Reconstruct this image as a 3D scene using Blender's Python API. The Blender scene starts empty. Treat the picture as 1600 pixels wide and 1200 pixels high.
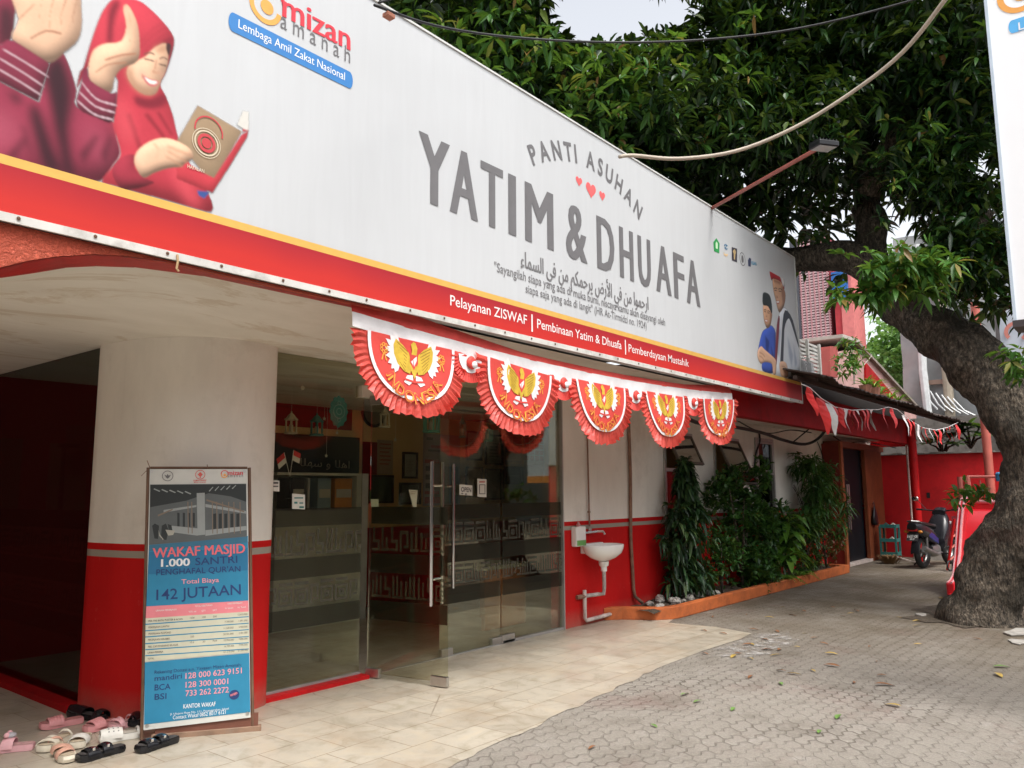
import bpy, math, random
import numpy as np
from math import sin, cos, pi, radians, sqrt, atan2
from mathutils import Vector, Matrix
random.seed(7)
rng = np.random.default_rng(7)
S = bpy.context.scene
COL = S.collection

# ------------------------------------------------------------------ camera
F, YAW, PITCH, ROLL = 1240.5, radians(39.275), radians(7.705), radians(-0.349)
_fw = Vector((cos(PITCH)*cos(YAW), cos(PITCH)*sin(YAW), sin(PITCH)))
_r0 = Vector((sin(YAW), -cos(YAW), 0)); _u0 = _r0.cross(_fw)
_r = _r0*cos(ROLL) + _u0*sin(ROLL); _u = -_r0*sin(ROLL) + _u0*cos(ROLL)
EYE = Vector((0, 0, 1.5))
cd = bpy.data.cameras.new('camera'); cam = bpy.data.objects.new('camera', cd); COL.objects.link(cam)
cd.sensor_width = 36; cd.lens = F/1600*36; cd.clip_start = 0.05; cd.clip_end = 1000
cam.matrix_world = Matrix(((_r.x, _u.x, -_fw.x, EYE.x), (_r.y, _u.y, -_fw.y, EYE.y), (_r.z, _u.z, -_fw.z, EYE.z), (0, 0, 0, 1)))
S.camera = cam

# ------------------------------------------------------------------ light
SUN_EL, SUN_AZ = radians(62), radians(-112)      # azimuth of the sun, measured from +X towards +Y
w = bpy.data.worlds.new('World'); S.world = w; w.use_nodes = True
nt = w.node_tree; bg = nt.nodes['Background']
sky = nt.nodes.new('ShaderNodeTexSky'); sky.sky_type = 'NISHITA'; sky.sun_disc = False
sky.sun_elevation = SUN_EL; sky.sun_rotation = pi/2 - SUN_AZ; sky.dust_density = 4; sky.air_density = 1.0
hs = nt.nodes.new('ShaderNodeHueSaturation'); hs.inputs['Saturation'].default_value = 0.22; hs.inputs['Value'].default_value = 1.0
nt.links.new(sky.outputs[0], hs.inputs['Color']); nt.links.new(hs.outputs[0], bg.inputs[0]); bg.inputs[1].default_value = 0.15
sd = bpy.data.lights.new('sun', 'SUN'); so = bpy.data.objects.new('sun', sd); COL.objects.link(so)
sd.energy = 1.2; sd.angle = radians(20); sd.color = (1, 0.96, 0.9)
so.rotation_euler = Vector((cos(SUN_EL)*cos(SUN_AZ), cos(SUN_EL)*sin(SUN_AZ), sin(SUN_EL))).to_track_quat('Z', 'Y').to_euler()
S.view_settings.view_transform = 'Standard'; S.view_settings.look = 'None'
S.view_settings.exposure = 1.12; S.view_settings.gamma = 1.0

# ------------------------------------------------------------------ measuring helpers
def ray(px, py): return _fw*F + _r*(px-800) - _u*(py-600)
def atX(px, py, X): d = ray(px, py); return EYE + d*((X-EYE.x)/d.x)
def atY(px, py, Y): d = ray(px, py); return EYE + d*((Y-EYE.y)/d.y)
def atZ(px, py, Z): d = ray(px, py); return EYE + d*((Z-EYE.z)/d.z)
def atD(px, py, D): return EYE + ray(px, py)*(D/F)
def proj(P):
    d = Vector(P)-EYE; z = d.dot(_fw); return 800+F*d.dot(_r)/z, 600-F*d.dot(_u)/z

class Plane:
    def __init__(s, o, u, v):
        s.o = Vector(o); s.u = Vector(u).normalized(); v = Vector(v); s.v = (v - s.u*v.dot(s.u)).normalized()
        s.n = s.u.cross(s.v)
    def hit(s, px, py):
        d = ray(px, py); t = (s.o-EYE).dot(s.n)/d.dot(s.n); P = EYE+d*t-s.o
        return P.dot(s.u), P.dot(s.v)
    def P(s, a, b, off=0): return s.o + s.u*a + s.v*b + s.n*off

# ------------------------------------------------------------------ materials
def lin(h):
    if not isinstance(h, str): return tuple(h)[:3]
    c = [int(h[i:i+2], 16)/255 for i in (0, 2, 4)]
    return tuple(x/12.92 if x <= .04045 else ((x+.055)/1.055)**2.4 for x in c)
MATS = {}
def nodes_of(name):
    m = bpy.data.materials.new(name); m.use_nodes = True; MATS[name] = m
    n = m.node_tree; return m, n, n.nodes['Principled BSDF']
def N(n, t, **k):
    x = n.nodes.new('ShaderNode'+t)
    for a, b in k.items():
        if a in x.inputs.keys(): x.inputs[a].default_value = b
        else: setattr(x, a, b)
    return x
def mixc(n, fac, a, b, mode='MIX'):
    m = n.nodes.new('ShaderNodeMix'); m.data_type = 'RGBA'; m.blend_type = mode
    for i, v in ((0, fac), (6, a), (7, b)):
        if hasattr(v, 'default_value') or isinstance(v, bpy.types.NodeSocket): n.links.new(v, m.inputs[i])
        elif i: m.inputs[i].default_value = (*v, 1)
        else: m.inputs[i].default_value = v
    return m.outputs[2]
def ramp(n, src, stops, interp='LINEAR'):
    r = n.nodes.new('ShaderNodeValToRGB'); r.color_ramp.interpolation = interp
    e = r.color_ramp.elements
    while len(e) > 1: e.remove(e[-1])
    for i, (p, c) in enumerate(stops):
        if not isinstance(c, (tuple, list)): c = (c, c, c)
        x = e[0] if i == 0 else e.new(p)
        x.position = p; x.color = (*c, 1)
    n.links.new(src, r.inputs[0]); return r.outputs[0]
def noise(n, scale, detail=4, vec=None, rough=.55, dist=0):
    x = N(n, 'TexNoise', Scale=scale, Detail=detail, Roughness=rough, Distortion=dist)
    if vec is not None: n.links.new(vec, x.inputs['Vector'])
    return x.outputs['Fac']
def pos(n): return n.nodes.new('ShaderNodeNewGeometry').outputs['Position']
def scaled(n, vec, s):
    m = n.nodes.new('ShaderNodeMapping'); m.inputs['Scale'].default_value = s; n.links.new(vec, m.inputs[0]); return m.outputs[0]
def bump(n, p, h, strength=.3, dist=.01):
    b = n.nodes.new('ShaderNodeBump'); b.inputs['Strength'].default_value = strength; b.inputs['Distance'].default_value = dist
    n.links.new(h, b.inputs['Height']); n.links.new(b.outputs[0], p.inputs['Normal'])
def paint(name, col, rough=.6, var=.12, scale=6, bmp=0, bscale=60, metal=0, dirt=None, spec=.4):
    """a plain finish with mottling of its own colour and an optional second tone of wear"""
    if name in MATS: return MATS[name]
    m, n, p = nodes_of(name); c = lin(col); v = pos(n)
    f = noise(n, scale, 5, v)
    a = tuple(x*(1-var) for x in c); b = tuple(min(1, x*(1+var)) for x in c)
    out = ramp(n, f, [(.3, a), (.7, b)])
    if dirt:
        f2 = ramp(n, noise(n, scale*.6+1.3, 8, v, .7), [(.5, 0), (.72, dirt[1])])
        out = mixc(n, f2, out, lin(dirt[0]))
    n.links.new(out, p.inputs['Base Color'])
    p.inputs['Roughness'].default_value = rough; p.inputs['Metallic'].default_value = metal
    p.inputs['Specular IOR Level'].default_value = spec
    if bmp: bump(n, p, noise(n, bscale, 4, v), bmp)
    return m
def prt(col, rough=.55):
    """ink colours printed on vinyl or cloth"""
    k = 'ink_'+(col if isinstance(col, str) else '_'.join('%.3f' % x for x in col))
    return paint(k, col, rough, .05, 14)

def wall_paint(name, bands=True, red=(.56, .012, .012), white=(.80, .76, .69)):
    m, n, p = nodes_of(name); v = pos(n)
    sp = n.nodes.new('ShaderNodeSeparateXYZ'); n.links.new(v, sp.inputs[0])
    wh = ramp(n, noise(n, 2.2, 8, scaled(n, v, (1, 1, .35)), .65), [(.3, tuple(x*.86 for x in white)), (.62, white)])
    drip = ramp(n, noise(n, 5, 6, scaled(n, v, (2.2, 2.2, .16)), .65), [(.60, 0), (.76, .18)]); wh = mixc(n, drip, wh, (.40, .36, .30))
    blot = ramp(n, noise(n, 1.1, 7, v, .7), [(.54, 0), (.76, .5)])
    wh = mixc(n, blot, wh, (.42, .37, .30))
    rd = ramp(n, noise(n, 3, 8, scaled(n, v, (1, 1, .3)), .6), [(.3, tuple(x*.85 for x in red)), (.7, red)])
    scuff = ramp(n, noise(n, 9, 8, scaled(n, v, (1, 1, .5)), .78), [(.60, 0), (.72, .45)])
    rd = mixc(n, scuff, rd, (.62, .16, .13))
    if bands:
        mp = N(n, 'MapRange'); mp.inputs[1].default_value = 0; mp.inputs[2].default_value = 3
        n.links.new(sp.outputs[2], mp.inputs[0])
        t = mp.outputs[0]
        isw = ramp(n, t, [(0, 0), (1.154/3, 1)], 'CONSTANT')
        isg = ramp(n, t, [(0, 0), (1.06/3, 1), (1.108/3, 0)], 'CONSTANT')
        base = ramp(n, t, [(0, 1), (.02, .6), (.07, 0)])           # splashes along the foot of the wall
        low = N(n, 'Math', operation='MULTIPLY'); n.links.new(base, low.inputs[0]); n.links.new(noise(n, 14, 6, v, .7), low.inputs[1])
        rd = mixc(n, low.outputs[0], rd, (.35, .20, .15))
        out = mixc(n, isw, rd, wh); out = mixc(n, isg, out, (.33, .30, .25))
    else: out = wh
    n.links.new(out, p.inputs['Base Color']); p.inputs['Roughness'].default_value = .62
    p.inputs['Specular IOR Level'].default_value = .12
    bump(n, p, noise(n, 40, 5, v), .25, .006)
    return m
WALL = wall_paint('banded_wall_paint'); 
INNER = paint('tan_room_paint', (.50, .31, .13), .7, .1, 2)
def ceiling_mat():
    m, n, p = nodes_of('stained_ceiling'); v = pos(n)
    c = ramp(n, noise(n, 3, 8, scaled(n, v, (.6, 1.6, 1)), .6), [(.3, (.70, .655, .57)), (.7, (.80, .76, .68))])
    st = ramp(n, noise(n, 1.3, 9, scaled(n, v, (.7, 2.2, 1)), .68, .8), [(.54, 0), (.6, .42), (.68, .12), (.8, .45)])
    c = mixc(n, st, c, (.48, .36, .22))
    n.links.new(c, p.inputs['Base Color']); p.inputs['Roughness'].default_value = .8
    bump(n, p, noise(n, 9, 8, scaled(n, v, (1, 3, 1)), .7), .3, .01); return m
CEIL = ceiling_mat()
def stucco():
    m, n, p = nodes_of('red_stucco'); v = pos(n)
    c = ramp(n, noise(n, 5, 6, v), [(.3, (.62, .085, .04)), (.7, (.76, .14, .07))])
    n.links.new(c, p.inputs['Base Color']); p.inputs['Roughness'].default_value = .55
    bump(n, p, noise(n, 38, 6, v, .7, .6), 1.0, .06); return m
STUCCO = stucco()
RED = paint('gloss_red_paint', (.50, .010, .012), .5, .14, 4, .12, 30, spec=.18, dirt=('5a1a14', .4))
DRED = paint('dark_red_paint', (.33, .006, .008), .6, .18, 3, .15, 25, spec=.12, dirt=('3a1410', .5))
ORANGE = paint('worn_orange_paint', (.50, .13, .035), .65, .2, 5, .3, 30, dirt=('6a3a28', .7))
WOOD = paint('stained_plywood', (.36, .12, .035), .5, .2, 3, .1, 20)
STEEL = paint('brushed_steel', (.55, .54, .52), .32, .06, 20, 0, metal=1)
CHROME = paint('polished_steel', (.75, .75, .75), .12, .03, 20, 0, metal=1)
RUST = paint('rusty_pipe', (.22, .12, .08), .7, .3, 12, .2, 40, dirt=('7a7068', .6))
ALU = paint('grey_aluminium', (.40, .39, .37), .45, .1, 8, 0, metal=.5)
BLACK = paint('black_rubber', (.018, .018, .02), .55, .2, 20)
GBLACK = paint('black_plastic', (.012, .012, .014), .3, .2, 10)
CERAM = paint('white_ceramic', (.82, .81, .78), .12, .03, 6, dirt=('b8ae9c', .25))
PVC = paint('pale_pvc', (.60, .52, .48), .45, .12, 10, dirt=('6a4a40', .5))
def vinyl():
    m, n, p = nodes_of('white_vinyl'); v = pos(n)
    a = ramp(n, noise(n, 3, 7, scaled(n, v, (4, 1, .3)), .6, 1.0), [(.3, (.535, .545, .555)), (.7, (.56, .572, .582))])
    b = ramp(n, noise(n, .5, 4, v), [(.3, .94), (.7, 1.04)])
    n.links.new(mixc(n, 1.0, a, b, 'MULTIPLY'), p.inputs['Base Color']); p.inputs['Roughness'].default_value = .42; p.inputs['Specular IOR Level'].default_value = .35
    bump(n, p, noise(n, 2.2, 2, scaled(n, v, (1, 1, .5))), .05, .03); return m
WHITE = vinyl()
CLOTHW = paint('white_cloth', (.80, .78, .78), .75, .06, 12, .25, 30)
CLOTHR = paint('red_satin', (.66, .075, .062), .5, .12, 9, .15, 25, spec=.2)
CLOTHP = paint('red_pennant_cloth', (.70, .04, .04), .5, .15, 9)
CONC = paint('old_concrete', (.22, .21, .19), .9, .25, 3, .4, 14, dirt=('3a382f', .7))
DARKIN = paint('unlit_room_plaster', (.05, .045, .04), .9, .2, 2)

def glass(name, tint=(.62, .66, .60), refl=1.0):
    m = bpy.data.materials.new(name); m.use_nodes = True; MATS[name] = m
    n = m.node_tree; n.nodes.remove(n.nodes['Principled BSDF']); o = n.nodes['Material Output']
    t = N(n, 'BsdfTransparent'); t.inputs[0].default_value = (*tint, 1)
    g = N(n, 'BsdfGlossy', Roughness=.015); g.inputs[0].default_value = (.95, .97, .95, 1)
    fr = N(n, 'Fresnel', IOR=1.5); mul = N(n, 'Math', operation='MULTIPLY'); mul.inputs[1].default_value = refl
    n.links.new(fr.outputs[0], mul.inputs[0])
    mx = n.nodes.new('ShaderNodeMixShader'); n.links.new(mul.outputs[0], mx.inputs[0]); n.links.new(t.outputs[0], mx.inputs[1]); n.links.new(g.outputs[0], mx.inputs[2])
    n.links.new(mx.outputs[0], o.inputs[0]); return m
GLASS = glass('tinted_glass', (.90, .90, .81), .42)
DGLASS = glass('dark_window_glass', (.24, .26, .24), .7)
def film(name, c, tr):
    m = bpy.data.materials.new(name); m.use_nodes = True; MATS[name] = m
    n = m.node_tree; n.nodes.remove(n.nodes['Principled BSDF']); o = n.nodes['Material Output']
    t = N(n, 'BsdfTransparent'); t.inputs[0].default_value = (.8, .8, .76, 1)
    g = N(n, 'BsdfDiffuse'); g.inputs[0].default_value = (*c, 1)
    mx = n.nodes.new('ShaderNodeMixShader'); mx.inputs[0].default_value = tr
    n.links.new(g.outputs[0], mx.inputs[1]); n.links.new(t.outputs[0], mx.inputs[2]); n.links.new(mx.outputs[0], o.inputs[0]); return m
FILM = film('frosted_film', (.036, .034, .026), .35)
FILMP = film('frosted_pattern', (.098, .092, .073), .28)

def leafmat(name, stops, trans=.25, rough=.42):
    m, n, p = nodes_of(name)
    g = n.nodes.new('ShaderNodeNewGeometry')
    c = ramp(n, g.outputs['Random Per Island'], stops)
    n.links.new(c, p.inputs['Base Color']); p.inputs['Roughness'].default_value = rough; p.inputs['Specular IOR Level'].default_value = .35
    t = N(n, 'BsdfTranslucent'); c2 = mixc(n, .5, c, (.22, .34, .02)); n.links.new(c2, t.inputs[0])
    mx = n.nodes.new('ShaderNodeMixShader'); mx.inputs[0].default_value = trans
    n.links.new(p.outputs[0], mx.inputs[1]); n.links.new(t.outputs[0], mx.inputs[2]); n.links.new(mx.outputs[0], n.nodes['Material Output'].inputs[0])
    return m
LEAF = leafmat('mango_leaves', [(0, (.004, .014, .005)), (.45, (.009, .032, .009)), (.75, (.020, .065, .014)), (.9, (.05, .13, .022)), (1, (.14, .19, .035))], .14, .36)
LEAFB = leafmat('young_and_lit_mango_leaves', [(0, (.03, .10, .018)), (.5, (.06, .17, .028)), (.85, (.10, .22, .04)), (.93, (.22, .20, .04)), (1, (.26, .13, .05))], .3)
LEAFD = leafmat('dark_shrub_leaves', [(0, (.006, .022, .009)), (.6, (.014, .046, .016)), (.9, (.034, .085, .024)), (1, (.08, .13, .04))], .12)
LEAFG = leafmat('bright_fern_leaves', [(0, (.06, .16, .02)), (.6, (.12, .28, .035)), (1, (.28, .42, .08))], .3)
LEAFF = leafmat('distant_tree_leaves', [(0, (.10, .22, .06)), (.5, (.18, .36, .10)), (1, (.30, .48, .17))], .4, .6)  # light greens, with the haze over the far trees put into the colour

def bark():
    m, n, p = nodes_of('tree_bark'); v = pos(n)
    st = scaled(n, v, (3, 3, 1))
    c = ramp(n, noise(n, 14, 9, scaled(n, v, (1.6, 1.6, .9)), .78), [(.36, (.012, .009, .006)), (.46, (.050, .039, .028)), (.55, (.13, .103, .075)), (.66, (.26, .215, .165)), (.78, (.36, .31, .25))])
    patch = ramp(n, noise(n, 2.6, 8, v, .7), [(.48, 0), (.60, .8)])
    c = mixc(n, patch, c, (.030, .024, .015))
    red_ = ramp(n, noise(n, 1.3, 5, v), [(.60, 0), (.72, .4)]); c = mixc(n, red_, c, (.12, .04, .03))
    n.links.new(c, p.inputs['Base Color']); p.inputs['Roughness'].default_value = .9
    vo = N(n, 'TexVoronoi', Scale=16); n.links.new(st, vo.inputs['Vector'])
    ad = N(n, 'Math', operation='ADD'); n.links.new(vo.outputs[0], ad.inputs[0]); n.links.new(noise(n, 18, 8, st, .75), ad.inputs[1])
    bump(n, p, ad.outputs[0], .9, .032); return m
BARK = bark()

# ------------------------------------------------------------------ mesh helpers
def root_of(o):
    while o.parent: o = o.parent
    return o
class MB:
    def __init__(s): s.v = []; s.f = []
    def add(s, vs, fs):
        b = len(s.v); s.v += [tuple(x) for x in vs]; s.f += [tuple(i+b for i in f) for f in fs]; return s
    def poly(s, pts): return s.add(pts, [tuple(range(len(pts)))])
    def box(s, x0, x1, y0, y1, z0, z1):
        vs = [(x, y, z) for z in (z0, z1) for y in (y0, y1) for x in (x0, x1)]
        return s.add(vs, [(0, 2, 3, 1), (4, 5, 7, 6), (0, 1, 5, 4), (2, 6, 7, 3), (0, 4, 6, 2), (1, 3, 7, 5)])
    def obox(s, o, u, v, n):
        """box from a corner and three edge vectors"""
        o, u, v, n = Vector(o), Vector(u), Vector(v), Vector(n)
        vs = [o+u*i+v*j+n*k for k in (0, 1) for j in (0, 1) for i in (0, 1)]
        return s.add(vs, [(0, 2, 3, 1), (4, 5, 7, 6), (0, 1, 5, 4), (2, 6, 7, 3), (0, 4, 6, 2), (1, 3, 7, 5)])
    def prism(s, pts, ext):
        """closed outline swept by the vector ext"""
        n = len(pts); e = Vector(ext); a = [Vector(p) for p in pts]; vs = a+[p+e for p in a]
        fs = [tuple(range(n))[::-1], tuple(range(n, 2*n))]+[(i, (i+1) % n, n+(i+1) % n, n+i) for i in range(n)]
        return s.add(vs, fs)
    def tube(s, pts, rad, n=8, cap=True, wob=0):
        P = [Vector(p) for p in pts]
        R = rad if isinstance(rad, (list, tuple)) else [rad]*len(P)
        t0 = (P[1]-P[0]).normalized(); ref = Vector((0, 0, 1)) if abs(t0.z) < .9 else Vector((1, 0, 0))
        u = t0.cross(ref).normalized(); vs = []
        for i, p in enumerate(P):
            t = (P[min(i+1, len(P)-1)]-P[max(i-1, 0)]).normalized()
            u = (u-t*u.dot(t)).normalized(); w_ = t.cross(u)
            for k in range(n):
                a = 2*pi*k/n; r = R[i]*(1+(random.uniform(-wob, wob) if wob else 0))
                vs.append(p+u*(r*cos(a))+w_*(r*sin(a)))
        fs = [(i*n+k, i*n+(k+1) % n, (i+1)*n+(k+1) % n, (i+1)*n+k) for i in range(len(P)-1) for k in range(n)]
        if cap: fs += [tuple(range(n))[::-1], tuple(range((len(P)-1)*n, len(P)*n))]
        return s.add(vs, fs)
    def lathe(s, prof, c, axis=(0, 0, 1), n=24, cap=False):
        a = Vector(axis).normalized(); u = a.cross(Vector((1, 0, 0)) if abs(a.x) < .9 else Vector((0, 1, 0))).normalized(); w_ = a.cross(u); c = Vector(c)
        vs = [c+a*h+u*(r*cos(2*pi*k/n))+w_*(r*sin(2*pi*k/n)) for r, h in prof for k in range(n)]
        fs = [(i*n+k, i*n+(k+1) % n, (i+1)*n+(k+1) % n, (i+1)*n+k) for i in range(len(prof)-1) for k in range(n)]
        if cap: fs += [tuple(range(n))[::-1], tuple(range((len(prof)-1)*n, len(prof)*n))]
        return s.add(vs, fs)
    def torus(s, c, axis, R, r, n=24, m=8):
        prof = [(R+r*cos(2*pi*k/m), r*sin(2*pi*k/m)) for k in range(m+1)]
        return s.lathe(prof, c, axis, n)
    def ball(s, c, r, sc=(1, 1, 1), n=10):
        vs = []; c = Vector(c)
        for i in range(n+1):
            a = pi*i/n
            for k in range(n*2):
                b = pi*k/n; vs.append((c.x+r*sc[0]*sin(a)*cos(b), c.y+r*sc[1]*sin(a)*sin(b), c.z+r*sc[2]*cos(a)))
        m = n*2
        return s.add(vs, [(i*m+k, i*m+(k+1) % m, (i+1)*m+(k+1) % m, (i+1)*m+k) for i in range(n) for k in range(m)])
    def build(s, name, mat, parent=None, local=False, smooth=False, bevel=0, sub=0):
        me = bpy.data.meshes.new(name); vs = s.v
        if parent is not None and not local:
            R = root_of(parent); L = Matrix.LocRotScale(R.location, R.rotation_euler.to_quaternion(), R.scale).inverted()
            vs = [L @ Vector(p) for p in vs]
        me.from_pydata([tuple(p) for p in vs], [], s.f); me.materials.append(mat)
        if smooth is True: me.shade_smooth()
        o = bpy.data.objects.new(name, me); COL.objects.link(o)
        if parent is not None: o.parent = parent
        if smooth and smooth is not True:
            me.shade_smooth(); me.set_sharp_from_angle(angle=radians(smooth))
        if bevel:
            b = o.modifiers.new('bevel', 'BEVEL'); b.width = bevel; b.segments = 2; b.limit_method = 'ANGLE'; b.angle_limit = radians(40)
        if sub:
            q = o.modifiers.new('sub', 'SUBSURF'); q.levels = sub; q.render_levels = sub
        return o
def tag(o, label=None, cat=None, group=None, kind=None):
    if label: o['label'] = label
    if cat: o['category'] = cat
    if group: o['group'] = group
    if kind: o['kind'] = kind
    return o
def thing(name, label, cat, loc=(0, 0, 0), rz=0, group=None):
    o = bpy.data.objects.new(name, None); COL.objects.link(o); o.location = loc; o.rotation_euler = (0, 0, rz); o.empty_display_size = .1
    return tag(o, label, cat, group)
def dup(root, loc, rz, label=None):
    r = root.copy(); COL.objects.link(r); r.location = loc; r.rotation_euler = (0, 0, rz)
    if label: r['label'] = label
    for ch in list(root.children):
        c = ch.copy(); COL.objects.link(c); c.parent = r
        for g in list(ch.children):
            d = g.copy(); COL.objects.link(d); d.parent = c
    return r
# ---- lettering
_TX = {}
def letters(s, bold=0):
    k = (s, bold)
    if k not in _TX:
        c = bpy.data.curves.new('t', 'FONT'); c.body = s; c.size = 1; c.offset = bold; c.resolution_u = 3
        o = bpy.data.objects.new('t', c); COL.objects.link(o)
        bpy.context.view_layer.update(); dg = bpy.context.evaluated_depsgraph_get()
        me = bpy.data.meshes.new_from_object(o.evaluated_get(dg))
        v = [(p.co.x, p.co.y) for p in me.vertices]; f = [tuple(p.vertices) for p in me.polygons]
        bpy.data.objects.remove(o); bpy.data.curves.remove(c); bpy.data.meshes.remove(me)
        xs = [p[0] for p in v] or [0, 1]
        _TX[k] = (v, f, min(xs), max(xs))
    return _TX[k]
def text_line(mb, pl, s, A, B, h, off, bold=0, cap=.686, fat=0):
    """text s on plane pl with its baseline running from A to B and capitals h high"""
    v, f, x0, x1 = letters(s, bold); A = Vector(A); B = Vector(B); e = (B-A).normalized(); B = B-e*fat; d = (B-A)/(x1-x0); p = Vector((-d.y, d.x)).normalized()*(h/cap)
    m_ = 1 if not fat else 5                       # heavy letters: several strokes side by side, each a hair in front of the last
    for k in range(m_): mb.add([pl.P(*(A+d*(x-x0)+p*y+e*(fat*k/max(1, m_-1))), off+.00025*k) for x, y in v], f)
def text_px(mb, pl, s, a, b, top, off, bold=0, cap=.686, fat=0):
    """the same, from the places where its baseline starts and ends and where its first capital tops out"""
    A = Vector(pl.hit(*a)); B = Vector(pl.hit(*b)); T = Vector(pl.hit(*top)); d = (B-A).normalized(); n = Vector((-d.y, d.x))
    text_line(mb, pl, s, A, B, abs((T-A).dot(n)), off, bold, cap, fat)
def text_arc(mb, pl, s, p0, p1, p2, h, off, bold=0, wide=1.0, cap=.686):
    """letters spread along the circle through three points of the plane"""
    (ax, ay), (bx, by), (cx, cy) = p0, p1, p2
    D = 2*(ax*(by-cy)+bx*(cy-ay)+cx*(ay-by))
    ux = ((ax*ax+ay*ay)*(by-cy)+(bx*bx+by*by)*(cy-ay)+(cx*cx+cy*cy)*(ay-by))/D
    uy = ((ax*ax+ay*ay)*(cx-bx)+(bx*bx+by*by)*(ax-cx)+(cx*cx+cy*cy)*(bx-ax))/D
    R = sqrt((ax-ux)**2+(ay-uy)**2)
    a0 = atan2(ay-uy, ax-ux); a1 = atan2(cy-uy, cx-ux); am = atan2(by-uy, bx-ux)
    ccw = ((am-a0) % (2*pi)) < ((a1-a0) % (2*pi)); tot = ((a1-a0) % (2*pi)) if ccw else -((a0-a1) % (2*pi))
    adv = [.45 if ch == ' ' else letters(ch, bold)[3]-letters(ch, bold)[2]+.10 for ch in s]; W = sum(adv)-.1; x = 0
    sc = abs(tot)*R/W*wide; k = h/cap
    for ch, a in zip(s, adv):
        if ch != ' ':
            v, f, x0, x1 = letters(ch, bold); wdt = x1-x0; ang = a0+tot*(x+wdt/2)/W
            er = Vector((cos(ang), sin(ang))); up = er if not ccw else -er; tg = Vector((up.y, -up.x)); c0 = Vector((ux, uy))+er*R
            mb.add([pl.P(*(c0+tg*((px-x0-wdt/2)*sc)+up*(py*k)), off) for px, py in v], f)
        x += a
def shape_px(mb, pl, pts, off): mb.poly([pl.P(*pl.hit(*p), off) for p in pts])
def shape_ab(mb, pl, pts, off): mb.poly([pl.P(a, b, off) for a, b in pts])
def disc_ab(mb, pl, c, r, off, n=20, ry=None): shape_ab(mb, pl, [(c[0]+r*cos(2*pi*k/n), c[1]+(ry or r)*sin(2*pi*k/n)) for k in range(n)], off)
def ring_ab(mb, pl, c, r0, r1, off, a0=0, a1=2*pi, n=24):
    vs = []; fs = []
    for k in range(n+1):
        a = a0+(a1-a0)*k/n; vs += [pl.P(c[0]+r*cos(a), c[1]+r*sin(a), off) for r in (r0, r1)]
    mb.add(vs, [(2*k, 2*k+1, 2*k+3, 2*k+2) for k in range(n)])
def rect_ab(mb, pl, a0, a1, b0, b1, off): shape_ab(mb, pl, [(a0, b0), (a1, b0), (a1, b1), (a0, b1)], off)
ARAB = {'ا': '\ufe8d\ufe8e', 'ر': '\ufead\ufeae', 'ح': '\ufea1\ufea2\ufea3\ufea4', 'م': '\ufee1\ufee2\ufee3\ufee4', 'و': '\ufeed\ufeee', 'ن': '\ufee5\ufee6\ufee7\ufee8',
        'ف': '\ufed1\ufed2\ufed3\ufed4', 'ي': '\ufef1\ufef2\ufef3\ufef4', 'ل': '\ufedd\ufede\ufedf\ufee0', 'ض': '\ufebd\ufebe\ufebf\ufec0', 'ك': '\ufed9\ufeda\ufedb\ufedc',
        'س': '\ufeb1\ufeb2\ufeb3\ufeb4', 'ء': '\ufe80', 'ه': '\ufee9\ufeea\ufeeb\ufeec', 'X': '\ufef7\ufef8'}
def arabic(s):
    s = s.replace('لأ', 'X'); out = ''
    for i, ch in enumerate(s):
        if ch not in ARAB: out += ch; continue
        fm = ARAB[ch]; pv = s[i-1] if i else ' '; nx = s[i+1] if i+1 < len(s) else ' '
        jp = len(ARAB.get(pv, '')) == 4 and len(fm) > 1; jn = len(fm) == 4 and nx in ARAB and len(ARAB[nx]) > 1
        out += fm[3] if jp and jn else fm[2] if jn else fm[1] if jp else fm[0]
    return out[::-1]
# ---- leaves
def leaf_cloud(name, mat, parent, centres, per, L, W, spread=1.0, droop=.5, up=.35, jit=.25):
    """whorls of folded, drooping leaves: centres (n,3); every leaf is its own little island of four quads"""
    C = np.asarray(centres, float); n = len(C); tot = n*per
    c = np.repeat(C, per, 0)
    ax = rng.normal(size=(n, 3)); ax[:, 2] = np.abs(ax[:, 2])*.6+up; ax /= np.linalg.norm(ax, axis=1)[:, None]
    A = np.repeat(ax, per, 0)
    d = rng.normal(size=(tot, 3)); d -= A*np.sum(d*A, 1)[:, None]*1.0; d /= np.linalg.norm(d, axis=1)[:, None]
    d = d*spread + A*rng.uniform(-.1, .7, (tot, 1)); d /= np.linalg.norm(d, axis=1)[:, None]
    l = L*rng.uniform(1-jit, 1+jit, (tot, 1)); wd = W*rng.uniform(1-jit, 1+jit, (tot, 1))
    dn = np.array([0, 0, -1.0])*droop*rng.uniform(.5, 1.5, (tot, 1))
    side = np.cross(d, np.array([0, 0, 1.0])+rng.normal(size=(tot, 3))*.35); side /= np.linalg.norm(side, axis=1)[:, None]+1e-9
    nor = np.cross(side, d)
    st = c+d*l*.08
    m1 = c+d*l*.42+dn*l*.10; m2 = c+d*l*.74+dn*l*.32; tp = c+d*l*.97+dn*l*.62
    fold = nor*wd*.22
    V = np.stack([st, m1+side*wd*.5+fold, m1-side*wd*.5+fold, m1, m2+side*wd*.36+fold*.7, m2-side*wd*.36+fold*.7, m2, tp], 1).reshape(-1, 3)
    fq = np.array([[0, 3, 1], [0, 2, 3], [3, 6, 4], [3, 4, 1], [3, 2, 5], [3, 5, 6], [6, 7, 4], [6, 5, 7]])
    b = (np.arange(tot)*8)[:, None, None]; Fq = (fq[None]+b).reshape(-1, 3)
    return np_mesh(name, mat, parent, V, Fq)
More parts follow.
